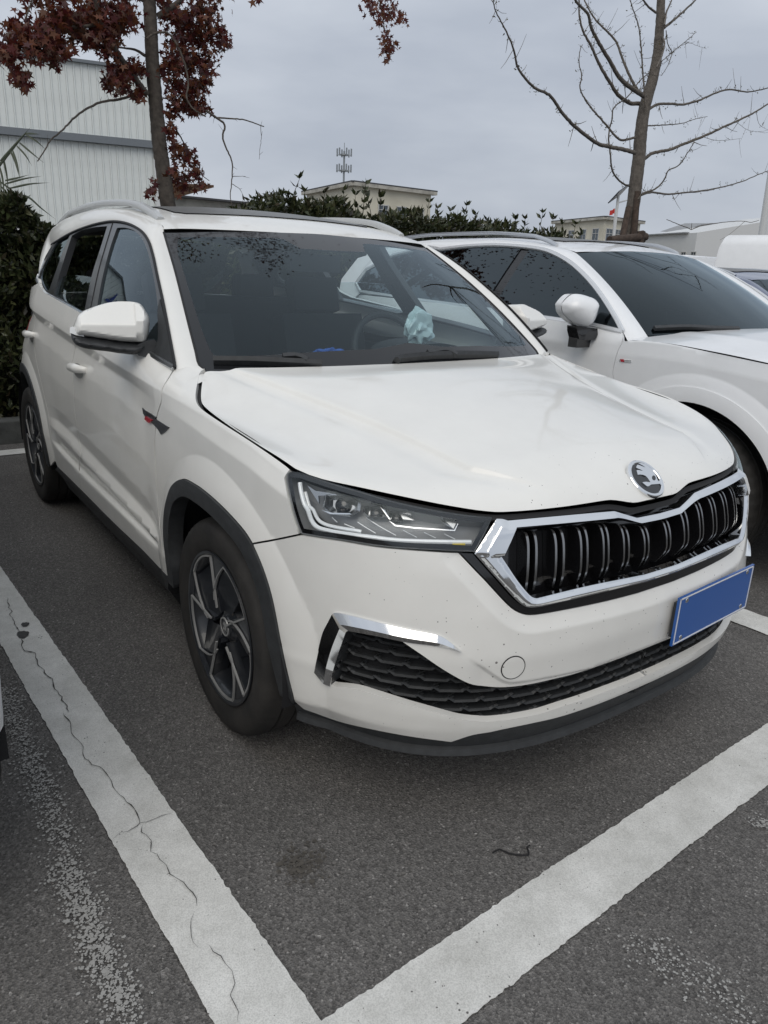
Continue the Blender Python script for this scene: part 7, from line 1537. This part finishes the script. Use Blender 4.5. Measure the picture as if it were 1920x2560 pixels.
LP_ = np.vstack(LP_); LSz = np.hstack(LSz); V, Fa = scatter(LP_, rand_rot(len(LP_), np.array([0, 0, -.7]), .7), LSz, STAR, STAR_F); fast_mesh('crown', V, Fa, M['red_leaf'], RT)
# the crown goes on above the frame and reaches forward over the bays: its leaves show mirrored in the windscreen
def mirror_up(px, zt):
    ab = SW.inv(px); P = SW.P(ab); n = SW.normal(ab[:, 0], ab[:, 1]); d = P-CAM; d /= np.linalg.norm(d, axis=1)[:, None]; r = d-2*(d*n).sum(1)[:, None]*n; return P+r*((zt-P[:, 2])/r[:, 2])[:, None]
mc_ = mirror_up(zS((250, 450), (300, 520), (330, 600), (390, 660), (620, 430), (960, 430), (1060, 450), (1180, 440), (1040, 560), (1120, 600), (1220, 560), (1240, 680), (1230, 740), (1330, 560), (1400, 550)), 4.6)
OP = []; OS = []
for c, n_l in zip(mc_, (60, 70, 40, 40, 40, 60, 60, 50, 70, 70, 60, 60, 40, 50, 30)):
    OP.append(c+nprng.normal(0, 1, (n_l, 3))*[.13, .13, .12]); OS.append(nprng.uniform(.035, .06, n_l))
V, Fa = scatter(np.vstack(OP), rand_rot(sum(map(len, OP)), np.array([0, 0, -.7]), .7), np.hstack(OS), STAR, STAR_F); fast_mesh('crown', V, Fa, M['red_leaf'], RT)
tt0 = onplane(z1((890, -420)), 1, 4.95)[0]; br = MB(); Lb = np.vstack([tt0, tt0*[.7, .8, 1]+[0, 0, .35], mc_[8]+[.1, .5, .1], mc_[6]]); br.tube(catmull(Lb, .1), 1.0, 7, scale=np.linspace(.03, .006, len(catmull(Lb, .1))), up=(0, 0, 1)); br.build('branch', M['bark'], RT, 70)
Lb = np.vstack([mc_[8]+[.1, .5, .1], mc_[4], mc_[1]]); br = MB(); br.tube(catmull(Lb, .1), 1.0, 6, scale=np.linspace(.012, .004, len(catmull(Lb, .1))), up=(0, 0, 1)); br.build('branch', M['bark'], RT, 70)
# upper trunk and crown above the frame
br = MB(); Lb = np.array([tt0, tt0+[.02, .02, .8], tt0+[.0, .05, 1.8], tt0+[.05, 0, 2.6]]); br.tube(catmull(Lb, .1), 1.0, 8, scale=np.linspace(.045, .012, len(catmull(Lb, .1))), up=(0, -1, 0)); br.build('trunk_top', M['bark'], RT, 70)
q = nprng.normal(0, 1, (1500, 3))*[.75, .7, .55]+tt0+[0, 0, 1.2]; q = q[q[:, 2] > tt0[2]-.1]; V, Fa = scatter(q, rand_rot(len(q), np.array([0, 0, -.7]), .7), nprng.uniform(.035, .058, len(q)), STAR, STAR_F); fast_mesh('crown', V, Fa, M['red_leaf'], RT)
# --- bare ginkgo-like tree on the right with stakes
GT = empty('bare_tree', (7.07, 4.9, 0), 'nearly bare young tree with long upswept branches and wooden stakes', 'tree'); GT.location = (0, 0, 0)
m = MB(); tp = z3((820, 1420), (845, 1300), (865, 1180), (880, 1050), (895, 930), (905, 800), (920, 680), (940, 590), (975, 470), (1000, 350), (1015, 200), (1022, 80), (1025, 0), (1030, -150)); g0 = onplane(z3((820, 1420)), 1, 4.9)[0]
P, r = limb(tp, .105, .052, 4.9, 4.95); r = np.interp(np.linspace(0, 1, len(P)), [0, .12, .35, .6, .75, 1], [.100, .085, .080, .066, .056, .045]); P = np.vstack([[(g0[0]-.1, 4.9, .1), (g0[0]-.05, 4.9, .9)], P]); r = np.r_[.12, .105, r]; m.tube(P, 1.0, 14, scale=r, up=(0, -1, .01)); m.build('trunk', M['bark2'], GT, 70)
GB = [(z3((870, 905), (800, 885), (720, 870), (650, 850), (560, 785), (500, 735), (440, 670), (380, 580), (340, 550), (270, 515), (180, 405), (150, 290), (110, 190), (70, 115), (40, 50), (28, -20)), .030, .005), (z3((870, 815), (790, 830), (740, 790), (700, 740), (620, 650), (570, 580), (545, 520), (555, 450), (540, 380), (545, 300), (560, 265)), .018, .005), (z3((905, 615), (840, 610), (760, 550), (730, 500), (680, 420), (640, 340), (600, 250), (560, 180), (540, 80), (540, 0)), .030, .010), (z3((930, 570), (840, 515), (780, 460), (720, 360), (660, 260), (610, 160), (590, 80), (540, 30), (500, -20)), .034, .014), (z3((920, 575), (870, 510), (830, 430), (790, 330), (760, 250), (700, 180), (640, 120), (600, 60), (570, 0)), .022, .010), (z3((935, 640), (925, 520), (915, 400), (905, 260), (890, 150), (860, 60), (840, 0)), .014, .007), (z3((950, 650), (1000, 620), (1080, 615), (1150, 620), (1250, 595), (1350, 550), (1430, 530), (1540, 545), (1660, 520)), .020, .009), (z3((930, 940), (970, 910), (1080, 885), (1180, 845), (1270, 810), (1380, 760), (1480, 715), (1590, 660), (1660, 615)), .026, .012), (z3((945, 745), (1080, 738), (1150, 730), (1230, 705), (1300, 690)), .010, .004), (z3((840, 1105), (790, 1080), (740, 1020), (725, 920), (715, 800), (735, 700), (745, 640), (830, 570), (890, 490), (990, 400), (1090, 310), (1170, 245), (1235, 190)), .014, .004), (z3((890, 1180), (920, 1145), (990, 1120), (1040, 1070), (1070, 1010), (1130, 980), (1180, 910), (1220, 845)), .014, .006), (z3((900, 1160), (960, 1140), (1060, 1150), (1180, 1140), (1300, 1125), (1420, 1100), (1520, 1070), (1600, 1035), (1665, 1010)), .016, .008), (z3((1045, 165), (1100, 120), (1150, 75), (1200, 30), (1240, -10)), .020, .012), (z3((995, 75), (950, 40), (920, 0), (905, -40)), .016, .010), (z3((1020, 200), (1045, 250), (1030, 330), (1000, 400)), .014, .010), (z3((1045, 150), (1055, 80), (1080, 20), (1095, -20)), .016, .010), (z3((1055, 180), (1065, 260), (1090, 310), (1080, 350), (1060, 400), (1025, 450)), .007, .004), (z3((1170, 245), (1295, 290)), .003, .0015), (z3((1590, 670), (1610, 740), (1660, 770)), .004, .002), (z3((1480, 730), (1540, 770), (1600, 780), (1660, 770)), .003, .002), (z3((1270, 810), (1340, 830), (1420, 830), (1500, 820)), .004, .002)]
tw_ = MB(); SPV = []; SPR = []; SPS = []
for i, (px, r0, r1) in enumerate(GB):
    ya = 4.9+.05*((i*7) % 5-2); yb_ = ya+.55*((i*5) % 7-3)/3; br = MB(); Pp, rr = add_limb(br, px, r0*.85, r1*.8, ya, yb_, 7, .0015)
    br.build('branch', M['bark2'], GT, 70)
    for q in range(2, len(Pp)-1):
        if nprng.random() < .75:
            d = nprng.normal(0, 1, 3)*[1, .6, 1]; d /= np.linalg.norm(d); ln = nprng.uniform(.02, .06) if nprng.random() < .8 else nprng.uniform(.12, .3); tw_.tube([Pp[q], Pp[q]+d*ln*.6, Pp[q]+d*ln+[0, 0, .02]], rr[q]*.2+.0018, 4, scale=[1, .7, .4])
            if nprng.random() < .6 and r0 < .04:
                for _ in range(3): SPV.append(Pp[q]+d*min(ln, .05)+nprng.normal(0, .012, 3)); SPR.append(rand_rot(1)[0]); SPS.append(nprng.uniform(.015, .035))
tag(tw_.build('twigs', M['bark2'], GT, 70), kind='stuff'); V, Fa = scatter(np.array(SPV), np.array(SPR), np.array(SPS), LEAF, LEAF_F); fast_mesh('withered_leaves', V, Fa, M['spur_leaf'], GT)
# the tree goes on above the frame; two long limbs reach over the parked SUV
gt = P[-1]; br = MB(); Lb = np.array([gt, gt+[.05, 0, .8], gt+[.0, .05, 1.7], gt+[.1, 0, 2.6]]); br.tube(catmull(Lb, .1), 1.0, 8, scale=np.linspace(.045, .01, len(catmull(Lb, .1))), up=(0, -1, 0)); br.build('trunk_top', M['bark2'], GT, 70)
def mirror_up2(px, zt):
    ab = A_W.inv(px); Q = A_W.P(ab); n = A_W.normal(ab[:, 0], ab[:, 1]); d = Q-CAM; d /= np.linalg.norm(d, axis=1)[:, None]; r_ = d-2*(d*n).sum(1)[:, None]*n; return Q+r_*((zt-Q[:, 2])/r_[:, 2])[:, None]
first_limb = []
for run in (((640, 500), (760, 600), (900, 690), (1050, 760), (1250, 850)), ((700, 680), (850, 700), (1000, 750), (1150, 800)), ((550, 640), (700, 620), (820, 660), (950, 720)), ((900, 700), (950, 790), (975, 860)), ((80, 500), (200, 530), (340, 600), (460, 680))):
    Lb = mirror_up2(zy(*run), 5.6); first_limb.append(Lb[np.argmin(np.linalg.norm(Lb-gt, axis=1))]); Lb = catmull(Lb, .08)+nprng.normal(0, .012, (len(catmull(Lb, .08)), 3)); br = MB(); br.tube(Lb, 1.0, 6, scale=np.linspace(.018, .006, len(Lb)), up=(0, 0, 1)); br.build('branch', M['bark2'], GT, 70)
    for q_ in range(1, len(Lb)-1, 2): d = nprng.normal(0, 1, 3)*[1, 1, .4]; d /= np.linalg.norm(d); tw_ = MB().tube([Lb[q_], Lb[q_]+d*.12, Lb[q_]+d*nprng.uniform(.18, .4)], .005, 4, scale=[1, .7, .4]); tag(tw_.build('twig', M['bark2'], GT), kind=None)
for fl_ in first_limb:
    st_ = gt+np.array([.03, 0, .9]); Lq = catmull(np.array([st_, st_*.55+fl_*.45+[0, 0, .35], fl_]), .1); br = MB(); br.tube(Lq, 1.0, 7, scale=np.linspace(.026, .016, len(Lq)), up=(0, 1, 0)); br.build('branch', M['bark2'], GT, 70)
# leaning stakes and cross bars tied to the trunk
for a, b in ((zv_((540, 420), (590, 180))), (zv_((625, 440), (655, 60)))):
    A_ = onplane([a], 1, 4.75)[0]; B2 = onplane([b], 1, 4.85)[0]; dd = (A_-B2); A0 = A_+dd*((A_[2]-.1)/max(.2, -dd[2])) if dd[2] < 0 else A_; MB().tube([A0, A_, B2], .045, 8, scale=[1.1, 1, .9]).build('stake', M['stake'], GT, 60)
for a, b, yy_ in ((zv_((440, 432), (720, 405))+[4.6]), (zv_((560, 405), (700, 385))+[5.1]), (zv_((520, 430), (700, 425))+[4.85])): MB().tube(np.vstack([onplane([a], 1, yy_), onplane([b], 1, yy_)]), .05, 8).build('cross_bar', M['stake'], GT, 60)
sp = zv_((685, 365), (700, 450)); MB().tube(np.vstack([onplane([sp[0]], 1, 4.6), onplane([sp[1]], 1, 4.6)-[0, 0, 1.6]]), .05, 8).build('stake', M['stake'], GT, 60)
# low leggy branch sticking up by the SUV roof
LB = MB(); add_limb(LB, zv_((880, 272), (960, 305), (1070, 350)), .004, .006, 4.6, 4.6, 5); add_limb(LB, zv_((1070, 350), (1150, 320), (1280, 298), (1480, 285), (1520, 295), (1590, 278)), .006, .004, 4.6, 4.6, 5); add_limb(LB, zv_((1480, 288), (1420, 340), (1350, 395), (1290, 430)), .003, .002, 4.6, 4.7, 5); add_limb(LB, zv_((1070, 350), (1074, 300)), .005, .003, 4.6, 4.6, 5); LB.build('low_branch', M['bark2'], GT, 60)
# --- palm fronds at the left edge
PM = empty('palm', (-1.6, 5.6, 0), 'palm with narrow dry leaflets reaching over the hedge by the hall', 'palm'); PM.location = (0, 0, 0)
MB().tube([(-1.75, 5.7, .1), (-1.75, 5.7, 1.0), (-1.72, 5.65, 1.75)], .10, 10, scale=[1.2, 1, .9]).build('trunk', M['bark'], PM, 60)
def blade(px, w0, y): 
    P, _ = limb(px, 1, 1, y, y-.1, jit=0); n = len(P); t = np.linspace(0, 1, n); w = w0*np.sin(math.pi*(.08+.92*t))**.6*(1-t*.85); d = np.gradient(P, axis=0); d /= np.linalg.norm(d, axis=1)[:, None]; s = np.cross(d, (0, -1, 0.2)); s /= np.linalg.norm(s, axis=1)[:, None]
    V = np.vstack([P+s*w[:, None], P+[0, -.004, 0], P-s*w[:, None]]); return V, [(i, i+1, n+i+1, n+i) for i in range(n-1)]+[(n+i, n+i+1, 2*n+i+1, 2*n+i) for i in range(n-1)]
BLD = [((0, 955), (60, 890), (130, 810), (185, 750)), ((150, 795), (220, 840), (275, 890)), ((100, 865), (150, 920), (190, 985)), ((150, 790), (240, 795)), ((60, 890), (90, 960), (110, 1040)), ((75, 890), (105, 990), (120, 1080)), ((20, 940), (40, 1040), (50, 1140)), ((-5, 980), (15, 1060), (28, 1200)), ((30, 1070), (100, 1055), (175, 1035)), ((30, 1090), (140, 1060), (255, 1042)), ((60, 1115), (180, 1090), (300, 1082)), ((0, 1075), (70, 1130), (130, 1210), (180, 1260)), ((105, 1150), (170, 1170), (240, 1230), (330, 1300)), ((230, 1310), (310, 1340), (355, 1370)), ((115, 845), (180, 900), (260, 965)), ((0, 1100), (30, 1130), (90, 1200)), ((-20, 1000), (5, 1100), (-5, 1180))]
for b_ in BLD:
    V, F = blade(z1(*b_), .011, 4.75+nprng.uniform(-.1, .3)); MB().add(V, F).build('leaflet', M['palm_leaf'], PM, 60)
MB().tube(onplane(z1((-150, 1250), (-60, 1050), (40, 925), (150, 790)), 1, 4.8), .010, 6, scale=[1.4, 1.2, .9, .4]).build('frond_rib', M['palm_leaf'], PM)
# --- things lying on the dashboard
def rumple(c, r, n, amp, seed, sq=(1, 1, .6)):
    g = np.random.default_rng(seed); bm = bmesh.new(); bmesh.ops.create_icosphere(bm, subdivisions=4, radius=1.0); V = np.array([v.co[:] for v in bm.verts]); F = [tuple(v.index for v in f.verts) for f in bm.faces]; bm.free(); k = np.ones(len(V))
    for _ in range(n): d = g.normal(0, 1, 3); d /= np.linalg.norm(d); k += amp*np.sin(V @ d*g.uniform(4, 16)+g.uniform(0, 6))
    return MB().add(V*k[:, None]*np.array(sq)*r+np.array(c), F)
def dash_at(px, y): return onplane([px], 1, y)[0]
c = dash_at(zI((1100, 525))[0], .46); tag(rumple((c[0], .50, c[2]-.005), .060, 40, .035, 3, (1, .6, 1.0)).build('plastic_bag', mat('crumpled_bag', (.50, .60, .60), .35, coat=.5), None, 20), 'crumpled pale turquoise plastic bag on the dashboard behind the wheel', 'bag')
c = dash_at(zI((722, 580))[0], .52); tag(rumple((c[0], .54, 1.03), .055, 8, .10, 5, (1.1, .6, .5)).build('blue_cloth', mat('blue_cloth', (.03, .10, .38), .8)), 'small crumpled blue cloth lying on the dashboard', 'cloth')
